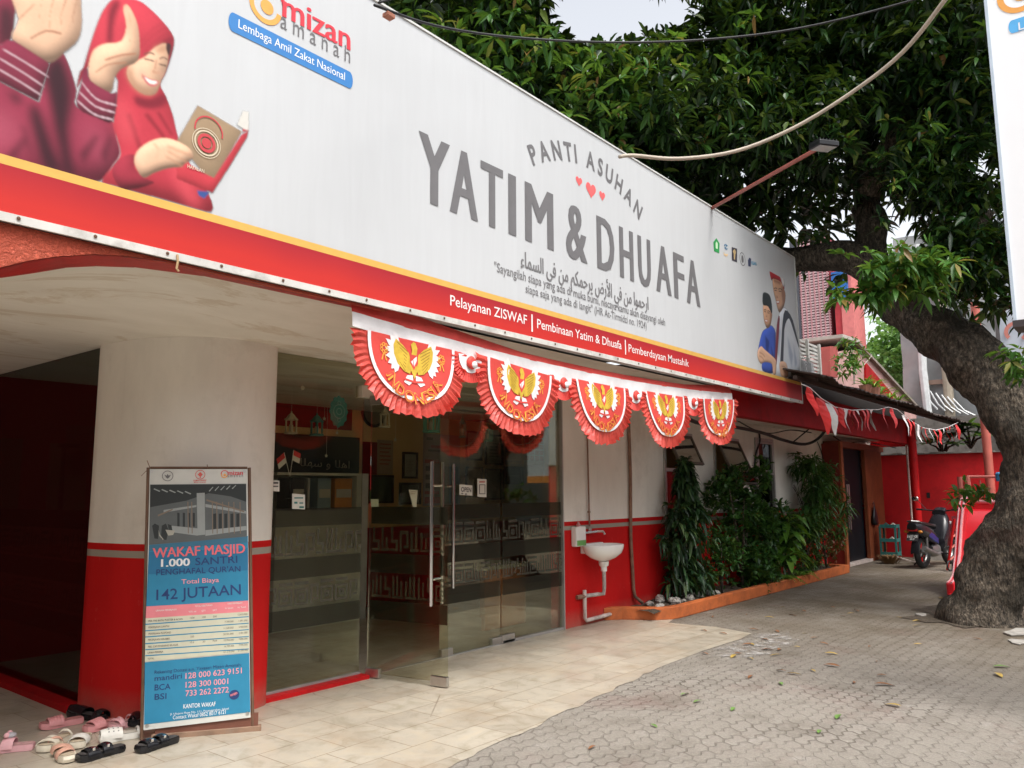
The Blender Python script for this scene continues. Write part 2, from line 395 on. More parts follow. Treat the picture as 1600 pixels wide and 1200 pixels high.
def np_mesh(name, mat, parent, V, Fq):
    if parent is not None: V = V-np.array(root_of(parent).location)
    me = bpy.data.meshes.new(name); k = Fq.shape[1]
    me.vertices.add(len(V)); me.vertices.foreach_set('co', V.astype(np.float32).ravel())
    me.loops.add(Fq.size); me.loops.foreach_set('vertex_index', Fq.astype(np.int32).ravel())
    me.polygons.add(len(Fq)); me.polygons.foreach_set('loop_start', np.arange(0, Fq.size, k, dtype=np.int32)); me.polygons.foreach_set('loop_total', np.full(len(Fq), k, dtype=np.int32))
    me.update(calc_edges=True); me.materials.append(mat)
    o = bpy.data.objects.new(name, me); COL.objects.link(o)
    if parent is not None: o.parent = parent
    return o

# ================================================================== THE SETTING
def paver_mat():
    m, n, p = nodes_of('interlocking_pavers'); v = pos(n)
    rot = n.nodes.new('ShaderNodeMapping'); rot.inputs['Rotation'].default_value = (0, 0, radians(2)); n.links.new(v, rot.inputs[0])
    sp = n.nodes.new('ShaderNodeSeparateXYZ'); n.links.new(rot.outputs[0], sp.inputs[0])
    def M(op, a, b=None):
        q = N(n, 'Math', operation=op)
        for i, x in enumerate((a, b)):
            if x is None: continue
            if isinstance(x, bpy.types.NodeSocket): n.links.new(x, q.inputs[i])
            else: q.inputs[i].default_value = x
        return q.outputs[0]
    X, Y = sp.outputs[0], sp.outputs[1]
    tri = lambda t, per: M('ABSOLUTE', M('SUBTRACT', M('FRACT', M('DIVIDE', t, per)), .5))
    dx = M('MULTIPLY', tri(Y, .10), .055); dy = M('MULTIPLY', tri(X, .10), .055)
    wob = N(n, 'TexNoise', Scale=1.1, Detail=3); n.links.new(v, wob.inputs['Vector'])
    wx = M('MULTIPLY', M('SUBTRACT', wob.outputs['Fac'], .5), .22)
    cb = n.nodes.new('ShaderNodeCombineXYZ'); n.links.new(M('ADD', M('ADD', X, dx), wx), cb.inputs[0]); n.links.new(M('ADD', M('ADD', Y, dy), wx), cb.inputs[1])
    br = N(n, 'TexBrick'); br.offset = .5; br.inputs['Scale'].default_value = 1
    br.inputs['Brick Width'].default_value = .20; br.inputs['Row Height'].default_value = .10
    br.inputs['Mortar Size'].default_value = .008; br.inputs['Mortar Smooth'].default_value = .35; br.inputs['Bias'].default_value = -.1
    br.inputs['Color1'].default_value = (.29, .262, .228, 1); br.inputs['Color2'].default_value = (.20, .178, .152, 1); br.inputs['Mortar'].default_value = (.115, .097, .078, 1)
    n.links.new(cb.outputs[0], br.inputs['Vector'])
    # some pavers keep a red tint, and dust fills the joints in patches
    redp = ramp(n, noise(n, .9, 5, v, .6), [(.52, 0), (.64, .6)])
    c = mixc(n, redp, br.outputs[0], (.20, .115, .10), 'MIX')
    dust = ramp(n, noise(n, .75, 9, v, .72), [(.36, 0), (.54, .93)])
    c = mixc(n, dust, c, (.265, .240, .205))
    lump_ = ramp(n, noise(n, 5.5, 8, v, .72), [(.56, 0), (.64, .5)]); c = mixc(n, lump_, c, (.34, .315, .28))
    grime = ramp(n, noise(n, 2.2, 9, v, .7), [(.5, 0), (.72, .6)])
    c = mixc(n, grime, c, (.12, .10, .078))
    far = N(n, 'MapRange'); far.inputs[1].default_value = 6.2; far.inputs[2].default_value = 9.5; n.links.new(X, far.inputs[0])   # browner and darker towards the far end
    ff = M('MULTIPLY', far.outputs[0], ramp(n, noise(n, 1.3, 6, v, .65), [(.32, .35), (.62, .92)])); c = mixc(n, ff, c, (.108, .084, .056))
    fine = ramp(n, noise(n, 55, 6, v, .8), [(.3, .72), (.7, 1.16)])
    c = mixc(n, 1.0, c, fine, 'MULTIPLY')
    n.links.new(c, p.inputs['Base Color']); p.inputs['Roughness'].default_value = .85; p.inputs['Specular IOR Level'].default_value = .25
    h = M('ADD', M('MULTIPLY', br.outputs['Fac'], -1.0), M('MULTIPLY', noise(n, 30, 8, v, .75), .7))
    h = M('ADD', h, M('MULTIPLY', noise(n, 2.0, 4, v), 1.0))
    bump(n, p, h, .8, .014); return m
def tile_mat():
    m, n, p = nodes_of('cream_floor_tiles'); v = pos(n)
    br = N(n, 'TexBrick'); br.offset = .37; br.inputs['Scale'].default_value = 1
    br.inputs['Brick Width'].default_value = .40; br.inputs['Row Height'].default_value = .30
    br.inputs['Mortar Size'].default_value = .0035; br.inputs['Mortar Smooth'].default_value = .2
    br.inputs['Color1'].default_value = (.44, .395, .32, 1); br.inputs['Color2'].default_value = (.375, .33, .265, 1); br.inputs['Mortar'].default_value = (.25, .19, .13, 1)
    n.links.new(v, br.inputs['Vector'])
    vein = ramp(n, noise(n, 4.5, 9, v, .7, 1.2), [(.35, (.80, .78, .72)), (.5, (1, 1, 1)), (.7, (1.08, 1.04, .96))])
    c = mixc(n, 1.0, br.outputs[0], vein, 'MULTIPLY')
    st = ramp(n, noise(n, 1.7, 9, v, .72), [(.5, 0), (.68, .5)]); c = mixc(n, st, c, (.31, .225, .145))
    cr = N(n, 'TexVoronoi', Scale=2.3); cr.feature = 'DISTANCE_TO_EDGE'; n.links.new(v, cr.inputs['Vector'])
    ck = N(n, 'Math', operation='MULTIPLY'); n.links.new(ramp(n, cr.outputs['Distance'], [(0, .8), (.006, 0)]), ck.inputs[0]); n.links.new(ramp(n, noise(n, .8, 3, v), [(.5, 0), (.56, 1)]), ck.inputs[1])
    c = mixc(n, ck.outputs[0], c, (.16, .11, .07))
    n.links.new(c, p.inputs['Base Color'])
    n.links.new(ramp(n, noise(n, 3, 6, v), [(.35, .28), (.7, .55)]), p.inputs['Roughness'])
    mm = N(n, 'Math', operation='MULTIPLY'); mm.inputs[1].default_value = -1; n.links.new(br.outputs['Fac'], mm.inputs[0])
    bump(n, p, mm.outputs[0], .4, .004); return m
tag(MB().poly([(-150, -150, 0), (200, -150, 0), (200, 150, 0), (-150, 150, 0)]).build('paved_yard', paver_mat()), kind='structure')
edge = [(-6, 2.25, .004)]
xx = -5.0
while xx < 6.25:
    edge.append((xx, 2.852+.102*xx+random.uniform(-.022, .022), .004)); xx += random.uniform(.05, .16)
edge += [(6.35, 3.50, .004), (7.1, 3.52, .004), (7.9, 3.49, .004), (8.28, 3.53, .004), (8.42, 4.0, .004), (8.36, 4.55, .004), (8.60, 4.62, .004), (8.60, 5.10, .004), (12, 5.2, .004), (12, 8.4, .004), (-6, 8.4, .004)]
tag(MB().poly(edge).build('porch_floor', tile_mat()), kind='structure')
# cement smear where the porch floor meets the pavers
def dirt_mat():
    m, n, p = nodes_of('trodden_soil'); v = pos(n)
    c = ramp(n, noise(n, 12, 8, v, .7), [(.3, (.05, .038, .026)), (.7, (.13, .10, .07))])
    n.links.new(c, p.inputs['Base Color']); p.inputs['Roughness'].default_value = .95; bump(n, p, noise(n, 30, 8, v, .8), 1, .03); return m
SOIL = dirt_mat()
def blob_sheet(cx, cy, rx, ry, z, n=40, j=.25):
    ph = [random.uniform(0, 6.3) for _ in range(4)]
    return MB().poly([(cx+rx*(1+j*(.5*sin(3*a+ph[0])+.3*sin(7*a+ph[1])+.3*sin(13*a+ph[2])))*cos(a), cy+ry*(1+j*(.5*sin(4*a+ph[3])+.4*sin(9*a+ph[0])))*sin(a), z) for a in [2*pi*k/n for k in range(n)]])
def cement():
    m, n, p = nodes_of('spilled_cement'); v = pos(n)
    n.links.new(ramp(n, noise(n, 9, 8, v, .7), [(.3, (.30, .275, .25)), (.7, (.46, .44, .41))]), p.inputs['Base Color']); p.inputs['Roughness'].default_value = .95
    n.links.new(ramp(n, noise(n, 7, 9, v, .75), [(.47, 0), (.60, .8)]), p.inputs['Alpha']); return m
CEM = cement()
tag(blob_sheet(7.7, 3.22, .75, .26, .007, 60, .3).build('cement_patch', CEM), kind='structure')
tag(blob_sheet(11.0, 1.75, .95, .85, .008, 60, .35).build('soil_patch', SOIL), kind='structure')

# ================================================================== THE BUILDING
FY = 5.23
B = thing('orphanage_building', 'long white and red building with glass doors and an arched porch behind the big sign', 'building', (7, FY, 0))
def wall_grid(mb, x0, x1, z0, z1, yf, yb, holes):
    xs = sorted({x0, x1, *[h[0] for h in holes], *[h[1] for h in holes]}); zs = sorted({z0, z1, *[h[2] for h in holes], *[h[3] for h in holes]})
    for i in range(len(xs)-1):
        for k in range(len(zs)-1):
            cx, cz = (xs[i]+xs[i+1])/2, (zs[k]+zs[k+1])/2
            if any(h[0] < cx < h[1] and h[2] < cz < h[3] for h in holes): continue
            a, b, c, d = xs[i], xs[i+1], zs[k], zs[k+1]
            mb.poly([(a, yf, c), (b, yf, c), (b, yf, d), (a, yf, d)]); mb.poly([(a, yb, c), (a, yb, d), (b, yb, d), (b, yb, c)])
    for h in holes:
        a, b, c, d = h
        mb.poly([(a, yf, c), (a, yf, d), (a, yb, d), (a, yb, c)]); mb.poly([(b, yf, c), (b, yb, c), (b, yb, d), (b, yf, d)])
        mb.poly([(a, yf, d), (b, yf, d), (b, yb, d), (a, yb, d)]); mb.poly([(a, yf, c), (a, yb, c), (b, yb, c), (b, yf, c)])
    mb.poly([(x0, yf, z0), (x0, yf, z1), (x0, yb, z1), (x0, yb, z0)]); mb.poly([(x1, yf, z0), (x1, yb, z0), (x1, yb, z1), (x1, yf, z1)])
    return mb
WIN = [(9.60, 10.44, .62, 2.30), (11.15, 12.05, 1.46, 2.30), (12.72, 13.50, .72, 2.36)]
wall_grid(MB(), 7.28, 20.0, 0, 2.62, FY, FY+.18, WIN+[(16.14, 17.92, -.01, 2.33)]).build('facade_wall', WALL, B)
# rounded corner pillar between the two glass walls
pts = [(3.50, 5.32), (3.50, 5.20), (3.44, 5.105), (3.25, 5.055), (3.02, 5.075), (2.83, 5.17), (2.69, 5.34), (2.60, 5.56), (2.555, 5.80), (2.55, 6.02), (2.72, 6.02), (2.9, 5.6), (3.3, 5.36)]
def smooth_loop(p, keep):
    out = []
    for i, q in enumerate(p):
        out.append(q)
        if i in keep:
            r = p[(i+1) % len(p)]; o = p[i-1]; t = p[(i+2) % len(p)]
            for u in (.25, .5, .75):
                out.append(tuple(.5*((2*q[k])+(-o[k]+r[k])*u+(2*o[k]-5*q[k]+4*r[k]-t[k])*u*u+(-o[k]+3*q[k]-3*r[k]+t[k])*u**3) for k in (0, 1)))
    return out
pp = smooth_loop(pts, range(1, 9))
MB().prism([(x, y, 0) for x, y in pp], (0, 0, 2.63)).build('corner_pillar', WALL, B, smooth=40)
# porch ceiling: a shallow vault from the arch back to the wall
arch = [(-2.2, 1.2), (-1.2, 1.6), (-.4, 1.98), (.3, 2.22), (.9, 2.40), (1.20, 2.48), (1.39, 2.55), (1.62, 2.645), (1.9, 2.70), (2.27, 2.735), (2.82, 2.745), (3.4, 2.74), (4.2, 2.74), (6, 2.74), (9.0, 2.74)]
def ccurve(x):
    for (a, b), (c, d) in zip(arch, arch[1:]):
        if a <= x <= c: return b+(d-b)*(x-a)/(c-a)
    return arch[-1][1] if x > 0 else arch[0][1]
mb = MB(); xs = [-2.2+i*.14 for i in range(81)]; ys = [4.14, 4.3, 4.5, 4.75, 5.0, 5.3, 5.8]
for y in ys:
    t = min(1, (y-4.14)/1.0); t = t*t*(3-2*t)
    for x in xs: mb.v.append((x, y, ccurve(x)*(1-t)+2.585*t))
W_ = len(xs); mb.f += [(j*W_+i, j*W_+i+1, (j+1)*W_+i+1, (j+1)*W_+i) for j in range(len(ys)-1) for i in range(W_-1)]
mb.poly([(-2.2, 5.8, 2.585), (9, 5.8, 2.585), (9, 8.5, 2.585), (-2.2, 8.5, 2.585)])
mb.build('porch_ceiling', CEIL, B, smooth=50)
# arched fascia: rough red face and a smooth red lip under it
ac = [(-2.2, 1.0), (-1.2, 1.42), (-.4, 1.82), (.3, 2.10), (.8, 2.30)]+[(atY(x, y, 3.815).x, atY(x, y, 3.815).z) for x, y in ((0, 418), (45, 407), (95, 400), (150, 397), (200, 400), (260, 407))]+[(2.3, 2.665), (3.4, 2.668)]
lip_ = [(a, ccurve(a)) for a, b in ac]
face = [(x, 3.815, z) for x, z in ac]+[(3.4, 3.815, 2.672), (-2.2, 3.815, 2.672)]
MB().prism(face[::-1], (0, .05, 0)).box(-2.2, 3.4, 3.955, 4.13, 2.76, 3.3).build('arched_fascia', STUCCO, B)
mb = MB()
for (a, b), (c, d), (a2, b2), (c2, d2) in zip(ac, ac[1:], lip_, lip_[1:]):
    mb.poly([(a, 3.82, b-.003), (c, 3.82, d-.003), (c, 4.16+random.uniform(-.012, .012), d2-.004), (a, 4.16, b2-.004)])
mb.build('arch_lip', paint('arch_red_paint', (.42, .010, .010), .5, .15, 6, .3, 40, dirt=('241008', .55)), B)
MB().box(3.4, 9.4, 4.0, 4.12, 2.765, 3.3).build('porch_beam', paint('beige_beam_paint', (.60, .55, .46), .7, .1, 3, dirt=('5c4c36', .4)), B)
# lower eave on the right, red beam with a rounded end, pale soffit behind it
beam = [(9.3, 4.20), (18.3, 4.20), (19.0, 4.22), (19.45, 4.28), (19.48, 4.5), (19.48, 5.23)]
bp = [(x, y) for x, y in smooth_loop(beam, [1, 2, 3])][:-0 or None]
mb = MB(); n_ = len(bp)
inner = [(x-.02, y+.14) for x, y in bp]
mb.prism([(x, y, 2.45) for x, y in bp]+[(x, y, 2.45) for x, y in inner[::-1]], (0, 0, .50))
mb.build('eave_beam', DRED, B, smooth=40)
MB().box(9.5, 19.3, 4.42, 4.46, 2.60, 3.27).build('eave_shade_board', paint('shade_dark_board', (.022, .017, .015), .9), B)  # dark board added to stand for the shade between beam and awning
MB().poly([(7.3, 4.3, 2.57), (7.3, 5.24, 2.57), (19.1, 5.24, 2.57), (18.9, 4.6, 2.57), (17.3, 4.3, 2.57)]).build('eave_soffit', CEIL, B)
MB().box(-3, 9.45, 4.05, 9.2, 3.3, 3.42).box(9.45, 20.2, 4.95, 9.2, 3.05, 3.25).build('roof_slab', CONC, B)
MB().box(12.02, 12.2, 5.45, 9.2, 0, 2.58).box(-3, 12.02, 8.3, 8.5, 0, 3.3).box(12, 20.2, 7.2, 7.4, 0, 3.3).build('partition_wall', DARKIN, B)
# room behind the glass
m_, n, p = nodes_of('room_wall_paint'); v = pos(n); sp = n.nodes.new('ShaderNodeSeparateXYZ'); n.links.new(v, sp.inputs[0])
t = N(n, 'MapRange'); t.inputs[2].default_value = 3; n.links.new(sp.outputs[2], t.inputs[0])
low = ramp(n, t.outputs[0], [(0, 1), (1.02/3, 0)], 'CONSTANT')
tx = N(n, 'MapRange'); tx.inputs[2].default_value = 12; n.links.new(sp.outputs[0], tx.inputs[0])
lef = ramp(n, tx.outputs[0], [(0, 1), (5.0/12, 0)], 'CONSTANT')
c = ramp(n, noise(n, 1.5, 5, v), [(.3, (.66, .43, .20)), (.7, (.78, .53, .26))])
c = mixc(n, lef, c, (.30, .010, .012)); c = mixc(n, low, c, (.36, .012, .012))
n.links.new(c, p.inputs['Base Color']); p.inputs['Roughness'].default_value = .6
MB().poly([(-2, 8.28, 0), (12, 8.28, 0), (12, 8.28, 2.585), (-2, 8.28, 2.585)]).poly([(12, 8.28, 0), (11.99, 5.42, 0), (11.99, 5.42, 2.585), (12, 8.28, 2.585)]).build('room_wall', m_, B)
# glass front
def pane(x0, x1, z0, z1, y=FY+.02, name='glass_pane'):
    return MB().box(x0, x1, y, y+.012, z0, z1).build(name, GLASS, B)
ZB, ZT, ZM = .035, 2.58, 2.29
pane(3.505, 4.42, ZB, ZT); pane(4.43, 6.23, ZM+.005, ZT, FY+.02, 'transom_pane'); pane(6.245, 7.275, ZB, ZT)
pane(5.365, 6.225, .015, ZM-.01, FY+.02, 'door_pane')
MB().box(2.575, 2.587, 6.025, 8.27, .05, 2.58).build('glass_pane', glass('shade_tinted_side_glass', (.42, .44, .40), .6), B)  # tint darkened to put the shade of the side bay into the glass
MB().box(3.40, 4.44, FY-.09, FY+.06, 0, .033).build('red_sill', RED, B)
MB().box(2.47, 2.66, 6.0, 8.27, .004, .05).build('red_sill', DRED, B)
MB().box(3.505, 4.42, FY+.0, FY+.045, .034, .05).box(6.245, 7.275, FY+.0, FY+.045, .005, .03).box(4.44, 6.24, FY, FY+.03, .004, .012).build('sill_strip', ALU, B)
MB().box(3.495, 3.515, FY-.005, FY+.05, .033, ZT).box(7.262, 7.28, FY-.012, FY+.05, .0, ZT).build('jamb_strip', ALU, B)
# frosted films with a maze of square letters
def kufic(mb, P, x0, x1, z0, z1):
    """bands of angular strokes and nested squares"""
    h = z1-z0; s = h/7; x = x0+s*.3
    def r(a, b, c, d): 
        a, b = max(a, x0), min(b, x1)
        if b > a: mb.poly([P(a, c), P(b, c), P(b, d), P(a, d)])
    while x < x1-s:
        k = random.random()
        if k < .25:                                    # nested squares
            for q in (0, 2):
                a, b, c, d = x+s*q*.75, x+s*5-s*q*.75, z0+s*q*.75, z0+5*s-s*q*.75
                r(a, b, c, c+s*.7); r(a, b, d-s*.7, d); r(a, a+s*.7, c+s*.7, d-s*.7); r(b-s*.7, b, c+s*.7, d-s*.7)
            r(x, x+5*s, z1-s, z1); x += 5.8*s
        elif k < .6:                                   # tall strokes on a foot
            m = random.randint(2, 4)
            for i in range(m): r(x+i*1.6*s, x+i*1.6*s+s*.8, z0+s, z1-s*random.choice((0, 0, 1.5, 3)))
            r(x, x+m*1.6*s-s*.2, z0, z0+s*.85); x += m*1.6*s+.3*s
        elif k < .8:                                   # open box
            r(x, x+s*.8, z0, z1-s); r(x+.8*s, x+3.2*s, z1-2*s, z1-s); r(x+2.4*s, x+3.2*s, z0+2*s, z1-2*s); r(x+1.4*s, x+3.2*s, z0+s, z0+1.8*s); x += 3.9*s
        else:                                          # hook
            r(x, x+s*.8, z0+2.5*s, z1); r(x+.8*s, x+2.6*s, z0+2.5*s, z0+3.3*s); r(x+1.8*s, x+2.6*s, z0, z0+2.5*s); r(x-.2*s, x+1.6*s, z0, z0+.8*s); x += 3.2*s
BANDS = ((1.38, 1.24, 0), (1.215, 1.02, 1), (1.00, .845, 0), (.82, .645, 1), (.62, .47, 0))
def films(name, P, x0, x1, sc=1.0):
    a = MB(); b = MB()
    for z1, z0, k in BANDS:
        z1 *= sc; z0 *= sc
        if k: kufic(b, P, x0, x1, z0, z1)
        else: a.poly([P(x0, z0), P(x1, z0), P(x1, z1), P(x0, z1)])
    o = a.build('frosted_band', FILM, B); q = b.build('frosted_lettering', FILMP, B)
PX = lambda y: (lambda x, z: (x, y, z))
films('a', PX(FY+.017), 3.52, 4.415); films('b', PX(FY+.017), 5.37, 6.22); films('c', PX(FY+.017), 6.25, 7.26)
films('d', lambda y, z: (2.590, y, z), 6.05, 8.2)
# open door leaf
HX, HY, EX, EYY = 4.455, 5.20, 4.60, 4.42
D = thing('glass_door', 'frameless glass door leaf standing open outwards with long steel pull handle', 'door', (HX, HY, 0), atan2(EYY-HY, EX-HX))
LW = sqrt((EX-HX)**2+(EYY-HY)**2)
MB().box(.01, LW, -.006, .006, .045, 2.275).build('door_pane', GLASS, D, local=True)
for x0, x1, z0, z1 in ((0, .14, .012, .085), (LW-.15, LW+.004, .012, .085), (0, .15, 2.235, 2.315)):
    MB().box(x0, x1, -.018, .018, z0, z1).build('patch_fitting', STEEL, D, local=True, bevel=.003)
for y in (-.075, .075): MB().tube([(LW-.11, y, .62), (LW-.11, y, 1.74)], .016, 12).build('pull_handle', CHROME, D, local=True, smooth=40)
for z in (.82, 1.55): MB().tube([(LW-.11, -.075, z), (LW-.11, .075, z)], .010, 8).build('handle_standoff', CHROME, D, local=True, smooth=40)
a = MB(); b = MB(); 
for z1, z0, k in BANDS:
    if k: kufic(b, lambda x, z: (x, .009, z), .03, LW-.02, z0, z1)
    else: a.box(.02, LW-.01, .0075, .0085, z0, z1)
a.build('frosted_band', FILM, D, local=True); b.build('frosted_lettering', FILMP, D, local=True)
for q in ((5.37, 5.52), (6.08, 6.22)): MB().box(q[0], q[1], FY+.005, FY+.045, .012, .075).build('patch_fitting', STEEL, B, bevel=.003)
MB().box(6.22, 6.42, FY, FY+.05, .005, .085).build('patch_fitting', STEEL, B, bevel=.003)
MB().box(4.36, 4.58, FY-.03, FY+.06, 2.30, 2.40).build('patch_fitting', paint('cream_fitting', (.55, .50, .42), .5), B, bevel=.003)
for y in (FY-.055,): 
    h = MB().tube([(5.45, y, .62), (5.45, y, 1.76)], .016, 12).tube([(5.45, y, .82), (5.45, FY+.02, .82)], .01, 8).tube([(5.45, y, 1.55), (5.45, FY+.02, 1.55)], .01, 8)
    h.build('pull_handle', CHROME, B, smooth=40)
# windows
def window(x0, x1, z0, z1, zt, open_top):
    w_ = .05; y0, y1 = FY-.025, FY+.07
    mb = MB().box(x0, x0+w_, y0, y1, z0, z1).box(x1-w_, x1, y0, y1, z0, z1).box(x0+w_, x1-w_, y0, y1, z1-w_, z1).box(x0+w_, x1-w_, y0, y1, z0, z0+w_)
    if zt: mb.box(x0+w_, x1-w_, y0, y1, zt-w_/2, zt+w_/2)
    f = mb.build('window', ALU, B)
    if zt: MB().box(x0+w_, x1-w_, FY+.02, FY+.027, z0+w_, zt-w_/2).build('pane', DGLASS, f)
    zb = (zt+w_/2) if zt else z0+w_; zh = z1-w_
    if open_top:
        H = zh-zb; ang = radians(24); d = Vector((0, -sin(ang), -cos(ang))); o = Vector((x0+w_+.01, FY-.02, zh)); nn = Vector((0, -cos(ang), sin(ang)))
        L = x1-x0-2*w_-.02; k = .035; sb = MB()
        for a, b, c, e in ((0, L, 0, k), (0, L, H-k, H), (0, k, k, H-k), (L-k, L, k, H-k)): sb.obox(o+Vector((a, 0, 0))+d*c, Vector((b-a, 0, 0)), d*(e-c), nn*.03)
        sb.build('sash', paint('brown_sash', (.10, .075, .055), .5), f)
        MB().obox(o+Vector((k, 0, 0))+d*k+nn*.012, Vector((L-2*k, 0, 0)), d*(H-2*k), nn*.006).build('pane', DGLASS, f)
    else:
        k = .04; sb = MB()
        a0, a1 = x0+w_+.01, x1-w_-.01
        sb.box(a0, a1, FY-.03, FY+.02, zb+.01, zb+k).box(a0, a1, FY-.03, FY+.02, zh-k, zh-.01).box(a0, a0+k, FY-.03, FY+.02, zb+k, zh-k).box(a1-k, a1, FY-.03, FY+.02, zb+k, zh-k)
        sb.build('sash', ALU, f); MB().box(a0+k, a1-k, FY, FY+.006, zb+k, zh-k).build('pane', DGLASS, f)
window(*WIN[0], 1.78, True); window(*WIN[1], 0, True); window(*WIN[2], 1.76, False)
# far entrance: projecting orange frame and dark doorway
MB().box(16.05, 16.15, 4.90, 5.26, 0, 2.40).build('door_jamb', paint('jamb_brown_red', (.20, .022, .013), .6, .2, 4, .2), B)
MB().box(16.03, 16.17, 4.86, 4.90, 0, 2.42).build('jamb_trim', paint('worn_jamb_orange', (.32, .085, .026), .65, .25, 5, .3, 30, dirt=('4a2418', .7)), B)
MB().box(16.15, 19.3, 4.92, 5.24, 2.33, 2.45).build('door_lintel', paint('lintel_brown', (.20, .05, .025), .6), B)
MB().box(17.92, 19.2, 4.95, 5.02, 0, 2.34).build('door_side_panel', paint('orange_plywood', (.22, .055, .018), .6, .2, 3, .15, 20, dirt=('5a2c18', .5)), B)
MB().box(16.15, 17.92, 5.05, 5.09, .02, 2.33).build('dark_door', paint('blue_black_door', (.007, .010, .014), .5, .3, 2, spec=.15), B)
MB().tube([(16.75, 5.0, .7), (16.75, 5.0, 1.6)], .015).build('door_handle', STEEL, B); MB().tube([(16.87, 5.0, .7), (16.87, 5.0, 1.6)], .015).build('door_handle', STEEL, B)
MB().box(16.15, 18.0, 4.93, 5.24, .003, .06).build('door_step', PVC, B)
# awning of dark corrugated sheets over the right half, red post under it
mb = MB(); X0, X1 = 10.3, 21.5; Yb, Zb, Yf, Zf = 4.3, 3.24, 3.36, 2.95; nx = 260
for j, (y, z) in enumerate(((Yb, Zb), ((Yb+Yf)/2, (Zb+Zf)/2-.015), (Yf, Zf))):
    for i in range(nx+1):
        x = X0+(X1-X0)*i/nx; wv = .012*sin(i*pi/2.6); mb.v.append((x, y+(.03*sin(x*2.3)+.025*sin(x*5.1) if j == 2 else 0), z+wv+(.02*sin(x*1.3+1)+.012*sin(x*4.7) if j else 0)))
mb.f += [(j*(nx+1)+i, j*(nx+1)+i+1, (j+1)*(nx+1)+i+1, (j+1)*(nx+1)+i) for j in range(2) for i in range(nx)]
aw = mb.build('awning_sheet', paint('rusted_sheet', (.055, .042, .036), .8, .35, 5, .3, 30, dirt=('4a3426', .6)), B)
s_ = aw.modifiers.new('thick', 'SOLIDIFY'); s_.thickness = .012
mb = MB()
for x in np.arange(10.6, 21.4, 1.35): mb.obox((x, Yb, Zb-.06), (.05, 0, 0), (0, Yf-Yb+.1, Zf-Zb+.03), (0, 0, .05))
mb.box(10.3, 21.4, 3.62, 3.67, 2.93, 2.98); mb.build('awning_rafters', paint('dark_timber', (.05, .035, .028), .8), B)
MB().tube([(18.5, 4.13, 0), (18.5, 4.13, 2.95)], .085, 14).build('awning_post', RED, B, smooth=40)
MB().tube([(18.75, 4.30, 0), (18.75, 4.30, 2.45)], .022, 10).build('downpipe', PVC, B, smooth=40)

# ================================================================== THE BIG SIGN
SG = Plane((0, 3.80, 0), (1, 0, 0), (0, 0, 1))
SX0, SX1, SZ0, SZ1 = -.9, 10.97, 2.70, 4.745
T = thing('shop_sign', 'very long white fascia sign with big grey YATIM & DHUAFA lettering and a red lower band', 'sign', (5, 3.8, 2.7))
MB().box(SX0, SX1, 3.80, 3.95, SZ0, SZ1).build('panel', WHITE, T)
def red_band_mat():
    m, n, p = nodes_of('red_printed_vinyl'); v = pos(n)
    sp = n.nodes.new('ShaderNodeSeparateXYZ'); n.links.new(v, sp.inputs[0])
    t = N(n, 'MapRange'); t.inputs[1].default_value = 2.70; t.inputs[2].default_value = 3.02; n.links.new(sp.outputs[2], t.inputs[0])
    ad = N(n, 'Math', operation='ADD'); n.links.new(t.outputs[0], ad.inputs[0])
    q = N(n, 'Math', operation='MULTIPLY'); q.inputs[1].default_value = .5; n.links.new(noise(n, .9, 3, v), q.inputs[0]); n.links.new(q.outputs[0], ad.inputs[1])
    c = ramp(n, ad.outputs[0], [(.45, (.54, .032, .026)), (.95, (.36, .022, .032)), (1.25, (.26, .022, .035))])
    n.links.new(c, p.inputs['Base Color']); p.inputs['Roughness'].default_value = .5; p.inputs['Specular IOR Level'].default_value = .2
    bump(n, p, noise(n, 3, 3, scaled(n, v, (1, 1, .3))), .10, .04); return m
ZR, ZY = 2.925, 2.968
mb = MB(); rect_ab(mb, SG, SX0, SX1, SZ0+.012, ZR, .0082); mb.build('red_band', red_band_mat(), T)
mb = MB(); rect_ab(mb, SG, SX0, SX1, ZR, ZY, .0082); mb.build('yellow_line', prt((.68, .40, .09)), T)
MB().box(SX0, SX1, 3.785, 3.80, SZ0-.028, SZ0+.012).build('lower_trim', paint('weathered_trim', (.62, .60, .56), .5, .15, 5, dirt=('5a4a40', .5)), T)
MB().box(SX1-.012, SX1+.004, 3.788, 3.80, SZ0+.012, SZ1).box(SX0, SX1, 3.79, 3.97, SZ1, SZ1+.015).build('edge_trim', paint('edge_trim_grey', (.60, .60, .58), .5), T)
mb = MB()
for x in np.arange(.9, 10.9, .33): mb.lathe([(.006, 0), (.009, .004), (.0, .006)], (x+random.uniform(-.03, .03), 3.785, SZ0-.004), (0, -1, 0), 8)
mb.build('trim_screws', paint('rusty_screw', (.12, .06, .035), .7), T)
GREY = prt((.155, .15, .155)); LG = prt((.20, .195, .20))
def line(name, mat, items, parent=T, off=.003):
    mb = MB()
    for s, x0, x1, z, h, bold, *k in items: text_line(mb, SG, s, (x0, z), (x1, z), h, off, bold, .686, *k)
    return mb.build(name, mat, parent)
line('headline', GREY, [(c_, a_, b_, 3.492, .496, 0, .034) for c_, a_, b_ in (('Y', 3.639, 3.950), ('A', 3.952, 4.255), ('T', 4.285, 4.548), ('I', 4.612, 4.708), ('M', 4.822, 5.207), ('&', 5.385, 5.710), ('D', 5.868, 6.165), ('H', 6.255, 6.510), ('U', 6.595, 6.845), ('A', 6.945, 7.265), ('F', 7.325, 7.565), ('A', 7.605, 7.925))])
mb = MB(); text_arc(mb, SG, 'PANTI ASUHAN', (4.93, 4.15), (5.78, 4.40), (6.65, 4.14), .16, .003, .026, .84); mb.build('arched_lettering', GREY, T)
